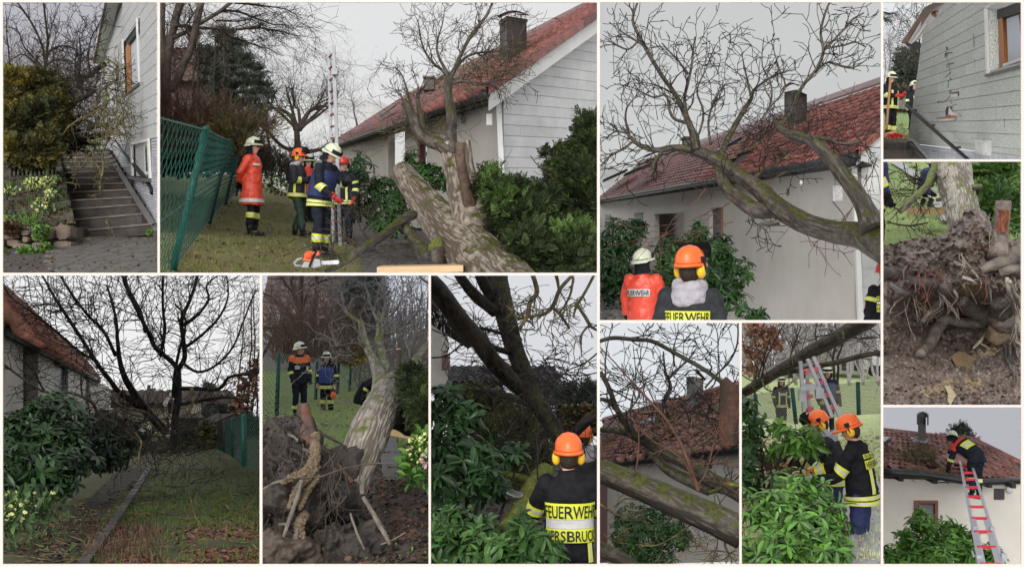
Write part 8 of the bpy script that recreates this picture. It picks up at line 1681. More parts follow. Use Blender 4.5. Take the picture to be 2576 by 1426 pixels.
# the torn plate and the hole
rp=thing('root_plate','broken muddy root plate with thick grey roots over a puddled hole','root plate',c0.P(420,1420,9.8))
edge=[(-40,505),(60,490),(150,462),(230,445),(310,448),(390,415),(420,380),(465,330),(480,285),(540,282),(600,300),(640,380),(690,440),(760,460),(840,440),(900,450)]
def top(x):
    for(a,ya),(b_,yb)in zip(edge[:-1],edge[1:]):
        if a<=x<=b_:return ya+(yb-ya)*(x-a)/(b_-a)
    return 450
MUD=mat('grey_brown_mud',(.115,.088,.075),(.215,.17,.145),2.2,.55,1.,14,c3=(.16,.125,.106))
def wall(s,t):
    x=-40+920*s;y=top(x)+(1480-top(x))*t;q=V((x*.006,y*.006,0))
    d=12.9-.6*t;bowl=math.exp(-((x-430)/330)**2-((y-1010)/240)**2);over=1/(1+math.exp((y-790)/26))
    d+=.95*bowl*(1-over*.8)-.55*over*(.4+min(1,(y-top(x))/90))-1.9*max(0,(y-1080)/400)**1.1
    f=noise.fractal(q*1.1+V((4,2,0)),1,2.1,7);c_=abs(noise.noise(q*2.2+V((1,7,0))));cl_=noise.cell(q*7+V((noise.noise(q*5),noise.noise(q*5+V((7,7,7))),0)))
    return c0.P(x,y,d-.26*f-.22*(c_-.3)-.05*cl_+.05*noise.turbulence(q*9,4,False))
MB().grid(wall,170,210).build('soil',MUD,rp,True)
def onwall(x,y,o=0.):return wall((x+40)/920,(y-top(x))/(1480-top(x)))-V((0,o,0))
clay=MB()
def cpatch(x0,y0,rx,ry):
    clay.grid(lambda s,t:(lambda a,r:onwall(x0+rx*r*math.cos(a),y0+ry*r*math.sin(a),.05*(1-r*r)+.03*noise.noise(V((s*9,t*5,x0)))-(.06 if t>.95 else 0)))(s*2*math.pi,max(.02,t)*(1+.3*noise.noise(V((math.cos(s*6.283)*1.5,math.sin(s*6.283)*1.5,x0))))),30,10)
for q in((530,760,90,70),(330,860,80,50),(600,1090,90,50),(470,1300,150,60),(300,1340,90,40)):cpatch(*q)
clay.build('clay_patch',mat('yellow_mud',(.25,.18,.105),(.32,.245,.155),5,.65,.9,20),rp,True,kind='stuff')
pud=MB();pc=onwall(500,1205,.12);pud.grid(lambda s,t:(lambda a,r:onwall(500,1205,.10)+V(((100/2.2974)*px(11.9)*r*math.cos(a)*(1+.2*math.cos(3*a)),-.30*r*math.sin(a)*(1+.2*math.sin(2*a))*-1,.18*r*math.sin(a))))(s*2*math.pi,max(.01,t)),40,6);pud.build('puddle',mat('muddy_water',(.16,.11,.065),(.20,.14,.085),3,.06,spec=.7),kind='structure')
def rt(sp,m='root_bark',n=14,amp=.14,nm='root',o=.10):
    q=[(*onwall(x,y,oo if oo is not None else o),r/2.2974*px(11.8))for x,y,oo,r in sp];q=cr(q,7)
    MB().tube([V(a[:3])+V((noise.noise(V(a[:3])*4),0,noise.noise(V(a[:3])*4+V((9,9,9)))))*.03 for a in q],[a[3]for a in q],n,disp=bark_disp(rn.uniform(0,50),amp,6,5)).build(nm,M[m],rp,True)
M['root_light']=mat('pale_root',(.24,.205,.165),(.40,.35,.29),9,.7,.7,26);M['root_dark']=mat('dark_wet_root',(.05,.043,.042),(.115,.10,.092),8,.4,.6,26)
rt([(860,480,.1,46),(780,530,.12,50),(700,580,.1,44),(620,620,.1,34),(560,650,.05,22)],n=24);rt([(860,690,.0,34),(790,650,.1,36),(720,640,.12,30),(660,660,.1,24)],n=20)
rt([(-20,640,.08,34),(90,670,.12,32),(200,695,.12,30),(300,715,.12,26),(330,735,.05,16)],'root_dark',20);rt([(330,700,.1,30),(360,760,.16,36),(395,815,.16,40),(430,850,.14,36)],'root_dark',20)
rt([(420,800,.14,40),(500,860,.2,60),(580,900,.22,72),(650,930,.2,66),(740,960,.12,50),(840,990,0,40)],n=30,amp=.2);rt([(640,800,.16,60),(660,860,.2,66),(600,920,.22,60)],n=26,amp=.2)
rt([(560,930,.2,44),(470,935,.22,36),(390,925,.22,34),(320,925,.24,36),(280,960,.26,38),(245,1010,.28,36),(210,1070,.28,34),(180,1120,.24,32)],n=24);rt([(300,950,.3,18),(270,990,.3,12),(262,1010,.3,6)],'root_dark')
rt([(340,790,.16,14),(270,850,.2,20),(220,890,.24,20),(195,930,.24,14)],'root_light');rt([(20,710,.1,16),(120,760,.12,18),(240,770,.12,16),(320,780,.1,12)],'root_dark');rt([(480,700,.1,8),(560,690,.1,9),(640,650,.1,12)],'root_dark',8)
rt([(655,690,.3,12),(665,760,.34,12),(690,880,.38,11),(712,980,.42,13),(730,1100,.44,12),(752,1190,.42,12),(768,1255,.4,8)],'root_light',10);rt([(675,710,.3,12),(695,780,.36,13),(722,850,.4,13),(742,918,.4,9)],'root_light',10);rt([(640,1010,.3,12),(720,1050,.34,10),(805,1095,.34,6)],'root_light',8)
for sp in([(625,1040,.36,9),(632,1110,.38,8),(645,1180,.4,8),(672,1225,.4,5)],[(650,1040,.36,8),(660,1100,.38,6),(683,1170,.4,3)],[(670,1010,.36,10),(685,1070,.38,8),(706,1150,.4,5)],[(640,1060,.36,6),(655,1140,.38,5),(668,1270,.4,3)]):rt(sp,'root_dark',8)
rt([(560,985,.26,12),(520,1030,.28,12),(480,1080,.28,8)],'root_light',8);rt([(520,1050,.28,6),(580,1085,.28,6)],'root_light',8)
rt([(420,680,.2,12),(470,695,.22,8),(505,715,.24,3)],'root_light',8)
b=MB();b.ellip(onwall(625,990,.34),(.19,.14,.24),None,26,18);b.v=[tuple(V(p)+(V(p)-onwall(625,990,.34))*.45*noise.fractal(V(p)*7,1,2,4))for p in b.v];b.build('clay_clump',M['root_clay'],rp,True)
for _ in range(26):
    x,y=rn.uniform(10,820),rn.uniform(470,900);l=rn.uniform(.2,.6);MB().tube(twig_path(onwall(x,y,-.02),V((rn.gauss(0,.8),-rn.uniform(.1,.6),rn.gauss(-.6,.4))),l,8,rn,.28,V((0,0,-.05))),[rn.uniform(.012,.03)*(1-.11*k)for k in range(9)],8,disp=bark_disp(rn.uniform(0,50),.25,5,8)).build('root',rn.choice([M['root_bark'],M['root_dark'],MUD,M['root_light']]),rp,True)
rl=MB();rb=MB()
for x0,y0,n,l,mb_ in((125,620,6,.6,rl),(190,640,5,.5,rl),(300,620,4,.5,rl),(230,640,5,.4,rl),(330,760,5,.4,rb),(770,690,14,.3,rb),(570,680,5,.3,rl),(430,560,8,.2,rb),(640,420,30,.22,rb),(540,330,40,.25,rb),(150,800,7,.4,rb),(180,1080,6,.4,rl),(780,800,14,.5,rb)):
    for _ in range(n):
        p=onwall(x0+rn.gauss(0,22),y0+rn.gauss(0,14),.14);mb_.tube(twig_path(p,V((rn.gauss(0,.4),-.1,-1)),l*rn.uniform(.5,1.3),7,rn,.2),[.004,.004,.0035,.003,.003,.0025,.002,.002],4,False)
rl.build('red_rootlets',M['root_red'],rp,kind='stuff');rb.build('rootlets',M['root_light'],rp,kind='stuff')
Ms=[];Ml=[]
for _ in range(2600):
    y=rn.uniform(430,1420)if rn.random()<.5 else rn.uniform(1050,1420);x=rn.uniform(0,830)
    if y<top(x):continue
    Ms.append(TRS(onwall(x,y,.0),rrot(rn),min(.03,.005+rn.expovariate(160))))
joined('clods',CLOD,Ms,MUD,rp,kind='stuff')
litter(lambda s,t:onwall(830*s,1290+150*t,.05),260,.035,M['dead_leaf'],rn,None,None,tilt=1.,lift=0);litter(lambda s,t:onwall(830*s,470+60*t,.05),120,.035,M['dead_leaf'],rn,None,None,tilt=1.,lift=0)
MB().tube([onwall(690,1425,.3),onwall(760,1380,.35),onwall(830,1330,.35)],[.03,.028,.02],8).build('stick',M['bark_brown'],label='brown stick lying across the bottom corner of the hole',cat='stick')
pts=[(330,1300),(350,1345),(345,1385),(362,1410),(385,1370),(398,1355),(378,1330),(362,1300)];MB().prism([onwall(x,y,.16)for x,y in pts],V((0,-.01,.01))).build('leaf',mat('pale_big_leaf',(.50,.44,.28),(.40,.33,.19),6,.7),label='large pale yellow leaf lying at the bottom of the hole',cat='leaf')
st=thing('broken_stump','upright reddish broken stump on top of the root plate','stump',c0.P(690,500,11.9));b=MB();q=cr([(*c0.P(x,y,d),r/2.2974*px(12))for x,y,d,r in((672,560,12.,60),(680,480,12.1,50),(692,400,12.2,44),(700,320,12.2,43),(704,270,12.2,44),(706,238,12.2,42))],10)
b.tube([V(a[:3])for a in q],[a[3]for a in q],40,disp=lambda a,L,t:.12*noise.noise(V((math.cos(a)*3,math.sin(a)*3,L*2)))+(.22*noise.noise(V((math.cos(a)*4,math.sin(a)*4,3)))if t>.93 else 0));b.build('trunk',mat('grey_stump_bark',(.13,.095,.085),(.25,.20,.18),9,.75,.9,30),st,True)
b=MB();b.grid(lambda s,t:c0.P(672+66*s+8*math.sin(t*7),290+130*t,12.2-.215+.06*abs(s-.5)+.015*noise.noise(V((s*14,t*3,0)))),24,24);b.build('torn_face',mat('torn_red_wood',(.30,.10,.04),(.10,.04,.025),8,.7,.9,30,stretch=(3,3,.4),c3=(.20,.065,.03)),st,True)
finish()
# ================================================================== dark limbs over two orange helmets
begin('helmets',RECTS['helmets']);rn=random.Random(40);c7=conv(1077.3,687,1.928)
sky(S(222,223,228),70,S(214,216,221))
y7=lambda d:1060+2900/d+max(0,13-d)*30
def g7(s,t):d=9.3+40*persp_t(t,9.3,49.3);return P(1060+460*s,y7(d),d)
MB().grid(lambda s,t:g7(s,t)+UP*.05*noise.fractal(g7(s,t),1,2,3),24,34).build('ground',M['soil'],smooth=True,kind='structure');litter(g7,1200,.06,M['dead_leaf'],rn,None,None);litter(g7,900,.10,M['herb_dark'],rn,None,None,base=LEAF,name='ground_cover',tilt=.8)
# house corner, far houses
h=thing('house_corner','pale house corner with dark dripping eave behind the dark limbs','building',c7.P(50,560,22));MB().prism([c7.P(-40,600,22),c7.P(95,560,22),c7.P(95,215,22),c7.P(-40,150,22)],V((-.3,2,0))).build('wall',M['render'],h)
MB().prism([c7.P(-40,90,20.5),c7.P(208,350,22.2),c7.P(196,368,22.2),c7.P(95,305,22.1),c7.P(-40,210,20.8)],V((-.1,1.4,0))).build('eave',M['soffit'],h);MB().tube([c7.P(-40,88,20.4),c7.P(206,346,22.1)],.07,8).build('gutter',M['gutter'],h,True);MB().box(c7.P(86,432,21.85),(.16,.2,.30)).build('outside_lamp',mat('brown_lamp',(.10,.06,.045),(.13,.08,.06),5,.5),h)
b=MB()
for _ in range(120):x=rn.uniform(15,110);y=rn.uniform(170,420);b.tube([c7.P(x,y,20.3),c7.P(x+1,y+rn.uniform(6,18),20.3)],.005,3)
b.build('dripping_rain',mat('rain_drop',(.6,.62,.65),rough=.1,spec=.8),kind='stuff')
f2=thing('far_house','low house with dark grey tiled roof between the limbs and the bush','building',c7.P(220,560,34));MB().prism([c7.P(90,600,34),c7.P(360,600,34),c7.P(360,520,34),c7.P(90,520,34)],V((0,3,0))).build('wall',M['render_pale'],f2)
tiled_roof(f2,c7.P(84,528,33.6),V((.235,0,0)),(c7.P(84,452,36)-c7.P(84,528,33.6))/8,15,8,mat('dark_grey_tile',(.075,.07,.072),(.045,.042,.044),3,.4,rnd=.3),130)
MB().prism([c7.P(80,530,33.5),c7.P(365,530,33.5),c7.P(345,450,36),c7.P(100,450,36)],V((0,0,-.1))).build('roof_deck',M['soffit'],f2)
f3=thing('white_house','white house wall with flower box glimpsed through the branches','building',c7.P(460,700,32));MB().prism([c7.P(390,720,32),c7.P(520,720,32),c7.P(520,600,32),c7.P(390,640,32)],V((0,2,0))).build('wall',M['white_paint'],f3);MB().prism([c7.P(470,690,31.95),c7.P(515,690,31.95),c7.P(515,652,31.95),c7.P(470,652,31.95)],V((0,.04,0))).build('window',M['dark_window'],f3)
f4=thing('board_fence','dark stained board fence beside the brown hedge','fence',c7.P(600,740,26))
for k in range(7):MB().prism([c7.P(566,730-17*k,26),c7.P(632,730-17*k,26),c7.P(632,716-17*k,26),c7.P(566,716-17*k,26)],V((0,.05,0))).build('board',mat('dark_stain',(.03,.028,.03),(.05,.046,.048),5,.7)if k==0 else bpy.data.materials['dark_stain'],f4)
MB().tube([c7.P(624,780,25.6),c7.P(622,660,25.6)],.04,8).build('post',M['green_wire'],f4,True)
hg=thing('clipped_hedge','clipped brown hedge block above the second orange helmet','hedge',c7.P(720,790,24));b=MB();b.grid(lambda s,t:c7.P(628+210*s,790-150*t,24-.12*noise.noise(V((s*9,t*9,0)))),20,16);b.grid(lambda s,t:c7.P(628+210*s,640,24+2*t),10,4);b.build('core',M['twig'],hg);sprays(hg,c7.l([(680,710,23.9,66,76,.2),(770,710,23.9,66,76,.2)]),1500,.12,mat('hedge_leaf',(.17,.125,.055),(.12,.10,.045),3,.8,rnd=.35),rn,DEADLEAF,'foliage',.1,(.2,1.02))
for lab,x,y0,y1,w,d in(('misty dark spruce in the middle between the limb and the hedge',540,470,610,44,46),('thin misty larch beside the middle spruce',605,490,600,26,48),('short dark spruce behind the hedge',680,540,640,50,44),('dark conifer by the white gable at the frame edge',780,515,640,44,44)):
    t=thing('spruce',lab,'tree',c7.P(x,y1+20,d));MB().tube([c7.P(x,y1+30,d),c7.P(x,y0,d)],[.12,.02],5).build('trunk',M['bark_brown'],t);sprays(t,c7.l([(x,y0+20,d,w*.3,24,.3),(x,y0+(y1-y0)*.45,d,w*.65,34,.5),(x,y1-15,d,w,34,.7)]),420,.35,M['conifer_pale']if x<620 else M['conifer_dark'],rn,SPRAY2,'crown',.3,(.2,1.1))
gb=thing('white_gable','bit of white gable at the frame edge behind the conifer','building',c7.P(810,610,48));MB().prism([c7.P(790,610,48),c7.P(860,610,48),c7.P(860,520,48),c7.P(790,550,48)],V((0,2,0))).build('wall',M['white_paint'],gb)
gr=thing('garden_shrubs','mossy evergreen shrubs below the dark limbs','shrub',c7.P(350,900,18));GL=c7.l([(330,680,20,110,80,.7),(230,620,20,110,60,.6),(420,760,18,110,70,.6),(300,800,17,120,80,.6),(480,700,22,70,50,.6),(560,760,22,60,50,.5),(520,880,17,90,80,.5),(400,920,15,110,90,.5)]);dark_core(gr,GL,M['twig_dark'],.9,n=500);sprays(gr,GL,2900,.19,mat('mossy_evergreen',(.045,.055,.018),(.085,.09,.025),2,.85,rnd=.5),rn,SPRAY,'foliage',.1,(.3,1.1))
# dark limbs
t=thing('fallen_walnut_tree','wet black mossy limbs rising from behind the orange helmets','tree',c7.P(640,830,13));tw=MB();ty=MB()
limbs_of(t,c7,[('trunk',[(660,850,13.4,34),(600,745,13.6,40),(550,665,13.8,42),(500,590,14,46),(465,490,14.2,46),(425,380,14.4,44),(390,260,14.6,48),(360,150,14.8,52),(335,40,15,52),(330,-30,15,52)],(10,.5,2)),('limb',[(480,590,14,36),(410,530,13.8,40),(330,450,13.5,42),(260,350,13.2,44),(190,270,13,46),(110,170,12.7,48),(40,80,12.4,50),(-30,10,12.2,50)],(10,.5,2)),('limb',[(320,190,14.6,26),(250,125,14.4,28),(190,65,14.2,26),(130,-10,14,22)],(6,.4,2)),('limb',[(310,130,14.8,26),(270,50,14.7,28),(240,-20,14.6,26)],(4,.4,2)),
                 ('limb',[(520,640,14,22),(460,615,14.6,20),(380,592,15,18),(290,572,15.4,16),(200,560,15.8,8)],(8,.4,1)),('limb',[(390,380,14.3,18),(340,370,14.2,13),(290,340,14.1,11),(230,305,14,9)],(6,.4,1)),('limb',[(830,680,13.6,28),(770,720,13.6,26),(720,770,13.6,24)],(6,.4,1)),('branch',[(350,290,14,9),(260,268,13.8,9),(200,272,13.6,8)],(4,.3,1)),('branch',[(15,410,15,4),(90,395,15,4),(170,330,15,4),(230,260,15,3)],(6,.4,1))],'bark_dark',tw,rn,26,.05)
limbs_of(t,c7,[('branch',[(720,-5,12,8),(640,80,12,10),(610,150,12,11),(570,195,12,9),(500,208,12,8),(430,215,12.2,7),(390,150,12.4,5)],(10,.3,2)),('branch',[(600,165,12,8),(640,200,12,8),(686,266,12,6)],(4,.2,1)),('branch',[(495,-5,11.6,11),(522,90,11.6,12),(490,140,11.6,11),(478,210,11.6,10),(440,268,11.6,7)],(8,.25,1)),('branch',[(805,10,11.4,7),(760,90,11.4,7),(715,160,11.4,7),(700,215,11.4,4)],(5,.2,1)),('branch',[(722,160,11.4,7),(760,215,11.4,9),(785,255,11.4,8),(825,280,11.4,5)],(5,.2,1)),('branch',[(770,255,11.4,6),(740,300,11.4,5),(740,395,11.4,3)],(3,.15,1)),('branch',[(710,20,12,6),(690,110,12,6),(640,190,12,4)],(4,.2,1)),('branch',[(615,-5,12,9),(628,45,12,8),(632,90,12,4)],None)],'twig_lichen',ty,rn,10,0)
limbs_of(t,c7,[('branch',[(440,270,14,4),(520,265,13.8,3),(380,150,14,3)],(6,.3,1)),('branch',[(560,420,12,3),(620,418,12,3),(690,438,12,3)],(4,.2,1)),('branch',[(830,380,12,4),(760,440,12,4),(690,470,12,3),(610,520,12,3)],(10,.35,2)),('branch',[(830,480,12,3),(740,500,12,3),(640,490,12,3),(560,480,12,2)],(10,.3,2)),('branch',[(810,600,12.4,5),(740,540,12.4,4),(680,520,12.4,3),(620,480,12.4,2)],(10,.35,2)),('branch',[(470,860,13,4),(460,760,13,4),(480,660,13,3)],(6,.3,1)),('branch',[(530,1050,12,4),(530,900,12,4),(560,800,12.4,3)],(6,.3,1)),('branch',[(300,850,13,5),(380,830,13,5),(470,790,13,4),(570,780,13,3)],(8,.3,1)),('branch',[(20,270,14,3),(160,320,14,3),(270,300,14,3)],(8,.4,2))],'twig_dark',tw,rn,8,0)
for _ in range(60):grow(tw,c7.P(rn.uniform(150,620),rn.uniform(120,620),14),V((rn.gauss(0,1),rn.gauss(0,.3),rn.gauss(.2,.6))),rn.uniform(.3,.6),.007,1,rn,.22,None,3,(.4,1.1),.0035,.6)
for _ in range(70):grow(tw,c7.P(rn.uniform(200,700),rn.uniform(600,1050),13),V((rn.gauss(0,1),rn.gauss(0,.3),rn.gauss(.2,.5))),rn.uniform(.3,.6),.008,1,rn,.22,None,3,(.4,1.1),.004,.6)
tw.build('twigs',M['twig_dark'],t,kind='stuff');ty.build('lichen_twigs',M['twig_lichen'],t,kind='stuff')
lg=thing('mossy_log','moss covered log sloping down in front of the nearer orange helmet man','log',c7.P(440,1220,11.6));pts,rad=limb(c7([(570,960,12.4,44),(520,1010,12.1,42),(470,1090,11.8,40),(430,1160,11.6,40),(380,1240,11.4,42)]),8);MB().tube(pts,rad,24,disp=bark_disp(31,.08,8,3)).build('trunk',M['moss'],lg,True);pts,rad=limb(c7([(360,970,13,16),(430,985,12.9,18),(510,1000,12.8,16)]),6);MB().tube(pts,rad,12).build('branch',M['moss'],lg,True)
cs=thing('chainsaw_bar','oily chainsaw guide bar showing between leaves and mossy log','chainsaw',c7.P(415,1090,11.5));MB().prism([c7.P(368,1052,11.5),c7.P(385,1044,11.5),c7.P(455,1066,11.6),c7.P(460,1078,11.6),c7.P(440,1090,11.6),c7.P(372,1068,11.5)],V((0,.03,0))).build('guide_bar',M['steel'],cs)
# people
gp='firefighters in orange helmets'
person('orange helmeted man seen from behind, yellow muffs and broad yellow back lettering',P(1430,1101+536,10.2),1.98,178,'black','darkblue','orange',hyaw=4,hair='hair',group=gp,vox=.014,visor=False,gloves='leather',text=[('FEUERWEHR',2.24,2.82,172,122,0),('HERSBRUCK',1.02,1.64,172,122,0)],bands=[('patch',1.72,2.16,107,237,(1,)),('vert',.0,.92,124,140),('vert',.0,.92,204,220),('arm',1.2,1.7,'RL')],pose=dict(elL=(-.30,.16,1.15),wrL=(-.18,.42,1.18),elR=(.30,.14,1.15),wrR=(.16,.4,1.15)))
person('second orange helmeted man at the frame edge with pale hood',P(1469,1074+338,14.6),1.80,205,'charcoal','darkblue','orange',hyaw=-8,hair='hair',hood='hoodie',group=gp,vox=.016,visor=False,gloves='leather',muffs=True)
# rhododendron
rhodo('large wet rhododendron with pale whorls below the dripping eave',c7.l([(80,620,12.4,80,90,.5),(180,660,12.2,100,70,.5),(80,780,11.8,110,110,.6),(200,850,11.6,120,110,.6),(90,980,11.3,120,130,.6),(260,960,11.4,110,110,.6),(330,1010,11.5,60,60,.4),(410,880,12,60,60,.3)]),250,.19,c7.P(150,1440,11.4),M['leaf_deep'],M['twig_dark'],'rhododendrons by the house walls',300,rn,8)
rhodo('fresh rhododendron whorls in front of the black jacket',c7.l([(450,1230,9.55,90,70,.2),(540,1290,9.45,100,70,.2),(360,1280,9.55,80,80,.2),(250,1350,9.55,120,90,.2),(590,1370,9.45,70,60,.2),(420,1390,9.45,150,60,.2),(90,1330,9.90,120,120,.5),(120,1200,10.05,130,90,.5),(270,1230,9.95,90,70,.4)]),190,.17,c7.P(350,1450,10.4),mat('wet_bright_leaf',(.02,.056,.013),(.05,.11,.024),2.2,.38,rnd=.55,spec=.25),M['twig_dark'],'rhododendrons by the house walls',300,rn,8)
finish()
# ================================================================== dark garden path with the fallen crown above
begin('garden',RECTS['garden']);rn=random.Random(41);c5=conv(0,687,1.9284)
sky(S(248,248,248),90,S(236,236,238))
HZ=400.
def yz(d):q=min(1,max(0,(d-36)/33));return 1085+3300/d-85*q*q*(3-2*q)
def g5(s,t):d=9.6+60*persp_t(t,9.6,69.6);return P(-20+700*s,yz(d),d)
g5r=lambda s,t:g5(s,t)+UP*.06*noise.fractal(g5(s,t)*1.2,1,2,3)
MB().grid(g5r,50,60).build('lawn',mat('garden_lawn',(.05,.07,.016),(.05,.042,.02),1.5,.95,.4,30),smooth=True,kind='structure')
def pathx(d):return(560-3300/d*1.62,62*20/d)
def p5(s,t):d=9.6+26*persp_t(t,9.6,35.6);xl,xr=c5.p(760-590*((9.6/d)**1.0)*1.10,0)[0],c5.p(815-410*(9.6/d)**1.15,0)[0];return P(xl+(xr-xl)*s,yz(d),d)
MB().grid(lambda s,t:p5(s,t)+UP*.03,10,40).build('path',mat('dark_wet_path',(.020,.018,.014),(.042,.038,.030),2,.8,.6,30,spec=.15),smooth=True,kind='structure')
pvt=thing('stepping_slabs','line of wet grey slabs edging the dark garden path','paving',p5(.9,0))
for k in range(26):
    t0,t1=k/26+.003,(k+1)/26-.003;q=[p5(a,b_)+UP*.07 for a,b_ in((.93,t0),(1.10,t0),(1.10,t1),(.93,t1))];MB().prism(q,UP*-.05).build('slab',M['paving_dark'],pvt)
inl=lambda s0,s1:None
def xp(p):return CX+p.x*F/p.y
gk=lambda p:xp(p)>c5.p(870-560*(9.6/p.y),0)[0]
brown=lambda p:gk(p)and((p.y<14.6 and not(c5.p(700,0)[0]<xp(p)<c5.p(900,0)[0]and p.y>10.5))or rn.random()<.12)
grass(g5,8000,.10,mat('garden_blade',(.075,.13,.022),(.12,.17,.035),2,.85,rnd=.4),rn,None,None,lambda p:gk(p)and(p.y>13.6 or rn.random()<.16),w=1.2)
litter(g5,15000,.05,mat('red_brown_leaf',(.15,.062,.034),(.08,.038,.024),3,.6,rnd=.6),rn,None,None,brown,t=(0,.55),tilt=.6);litter(g5,1500,.045,M['herb_dark'],rn,None,None,lambda p:gk(p)and p.y>11,name='clover')
litter(lambda s,t:g5(s*.5,t),1500,.05,M['dead_leaf'],rn,None,None,lambda p:not gk(p),t=(0,.4));litter(lambda s,t:g5(s*.3,t),700,.09,M['herb_dark'],rn,None,None,lambda p:not gk(p),base=LEAF,t=(.12,.5),tilt=.8,name='ground_cover')
litter(p5,700,.03,M['twig_lichen'],rn,None,None,lift=.04,name='bark_crumbs');litter(p5,240,.05,M['dead_leaf'],rn,None,None,lift=.04)
b=MB()
for _ in range(420):
    p=g5(rn.uniform(.33,.62),rn.uniform(.0,.33))
    if not inrect(p,5):continue
    b.tube([p,p+V((rn.gauss(0,.03),rn.gauss(0,.03),rn.uniform(.06,.16)))],[.006,.003],3,False)
b.build('dry_stalks',M['dead_leaf'],kind='stuff')
b=MB()
for _ in range(80):p=p5(rn.random(),rn.random()*.8)+UP*.06;b.tube(twig_path(p,V((rn.gauss(0,1),rn.gauss(0,1),0)),rn.uniform(.15,.6),4,rn,.25,V((0,0,-.02))),[.009,.008,.007,.005,.003],4)
for _ in range(70):p=g5(rn.uniform(.4,.95),rn.uniform(.1,.75))+UP*.05;b.tube(twig_path(p,V((rn.gauss(0,1),rn.gauss(0,1),.05)),rn.uniform(.2,.8),4,rn,.25),[.010,.009,.007,.005,.003],4)
b.build('fallen_twigs',M['twig_lichen'],kind='stuff')
# house
h=thing('long_house','dim rendered house with red tiled roof along the dark garden path','building',c5.P(10,950,13))
VP5=c5.p(690,640);e5=vpdir(*VP5);E5=c5.P(10,250,14.);ev=lambda d:along(E5,e5,d);r5=(c5.P(10,60,15.5)-E5)
tiled_roof(h,E5-e5*1.,e5*.42,r5/9*1.5+V((-.06,0,0)),76,12,mat('terracotta_tile',(.24,.09,.055),(.14,.055,.036),3,.5,.2,40,rnd=.35,spec=.25,c3=(.19,.075,.046)),300)
MB().prism([E5-e5*1.-UP*.04,ev(46)-UP*.04,ev(46)-UP*.04+r5*1.9+V((-.6,0,0)),E5-e5-UP*.04+r5*1.9+V((-.6,0,0))],UP*-.06).build('roof_deck',M['soffit'],h)
MB().tube([E5-e5-UP*.03,ev(46)-UP*.03],.075,8).build('gutter',M['gutter'],h,True)
wl0=lambda x,y:P(*c5.p(x,y),14*(10-690)/(x-690.))+V((-.35,0,0))if x<560 else None
def wseg(x0,x1,y0=None,y1=None,m='render',nm='wall',back=0.):
    D=lambda x:14.6*(690-12)/(690.-x);top_=lambda x:640-(640-285)*(690-x)/678;bot=lambda x:640+(1000-640)*(690-x)/678
    f=lambda x,yy:P(*c5.p(x,yy),D(x))+V((-back,0,0))
    ya0,ya1=(top_(x0),top_(x1))if y0 is None else(640-(640-y0)*(690-x0)/678,640-(640-y0)*(690-x1)/678)
    yb0,yb1=(bot(x0),bot(x1))if y1 is None else(640+(y1-640)*(690-x0)/678,640+(y1-640)*(690-x1)/678)
    MB().prism([f(x0,yb0),f(x1,yb1),f(x1,ya1),f(x0,ya0)],V((-.25,0,0))).build(nm,M[m],h)
wseg(-30,112);wseg(112,186,m='dark_window',nm='window',back=.22,y0=450,y1=700);wseg(98,205,back=.27);wseg(186,262);wseg(250,345,back=.27);wseg(262,330,m='dark_window',nm='window',back=.12);wseg(330,410);wseg(410,435,m='dark_window',nm='window',back=.1);wseg(435,548)
sf=[ev(12.5)-UP*.06,ev(46)-UP*.06,ev(46)-UP*.10+V((-.5,0,0)),ev(12.5)-UP*.10+V((-.7,0,0))];MB().prism(sf,UP*-.04).build('soffit',M['soffit'],h)
MB().prism([P(*c5.p(548,660),68),P(*c5.p(548,520),68),P(*c5.p(545,520),66),P(*c5.p(545,660),66)],V((-.1,0,0))).build('wall_end',M['dim_render'],h)if False else None
# far house, hedge, shed
f2=thing('far_house','pale house with brown tiled roof and chimney at the end of the dark garden','building',c5.P(700,780,48));MB().prism([c5.P(545,790,48),c5.P(850,790,48),c5.P(850,640,48),c5.P(830,590,48),c5.P(800,640,48),c5.P(545,640,48)],V((0,4,0))).build('wall',mat('cream_render',(.52,.47,.36),(.58,.53,.42),2,.9),f2)
tiled_roof(f2,c5.P(540,636,47.6),V((.42,0,0)),(c5.P(540,572,50)-c5.P(540,636,47.6))/8,13,8,M['roof_tile_brown'],120);MB().prism([c5.P(536,640,47.5),c5.P(795,640,47.5),c5.P(835,585,47.8),c5.P(825,575,50),c5.P(545,570,50)],UP*-.1).build('roof_deck',M['soffit'],f2);MB().beam(c5.P(795,642,47.4),c5.P(834,586,47.4),.12,.16).build('bargeboard',M['white_paint'],f2)
for x0,x1,y0,y1 in((815,832,612,680),(806,818,700,770),(735,775,725,770)):MB().prism([c5.P(x0,y1,47.95),c5.P(x1,y1,47.95),c5.P(x1,y0,47.95),c5.P(x0,y0,47.95)],V((0,.04,0))).build('window',M['dark_window'],f2)
MB().prism([c5.P(710,578,50),c5.P(738,578,50),c5.P(738,562,50),c5.P(710,562,50)],V((0,.5,0))).build('chimney',M['slate'],f2);MB().box(c5.P(722,552,50),(.12,.12,.2)).build('chimney_pot',M['slate'],f2)
hg=thing('clipped_hedge','square clipped olive hedge by the far end of the dark lawn','hedge',c5.P(1000,850,30));b=MB();b.prism([c5.P(955,850,30),c5.P(1042,850,30),c5.P(1042,722,30),c5.P(955,722,30)],V((0,2,0)));b.build('core',M['twig'],hg);sprays(hg,c5.l([(998,785,29.9,48,66,.2)]),1300,.12,mat('olive_hedge_leaf',(.12,.115,.035),(.08,.08,.028),3,.8,rnd=.35),rn,DEADLEAF,'foliage',.1,(.2,1.05))
f4=thing('garden_shed','black boarded shed behind the forked trunks','shed',c5.P(910,850,33))
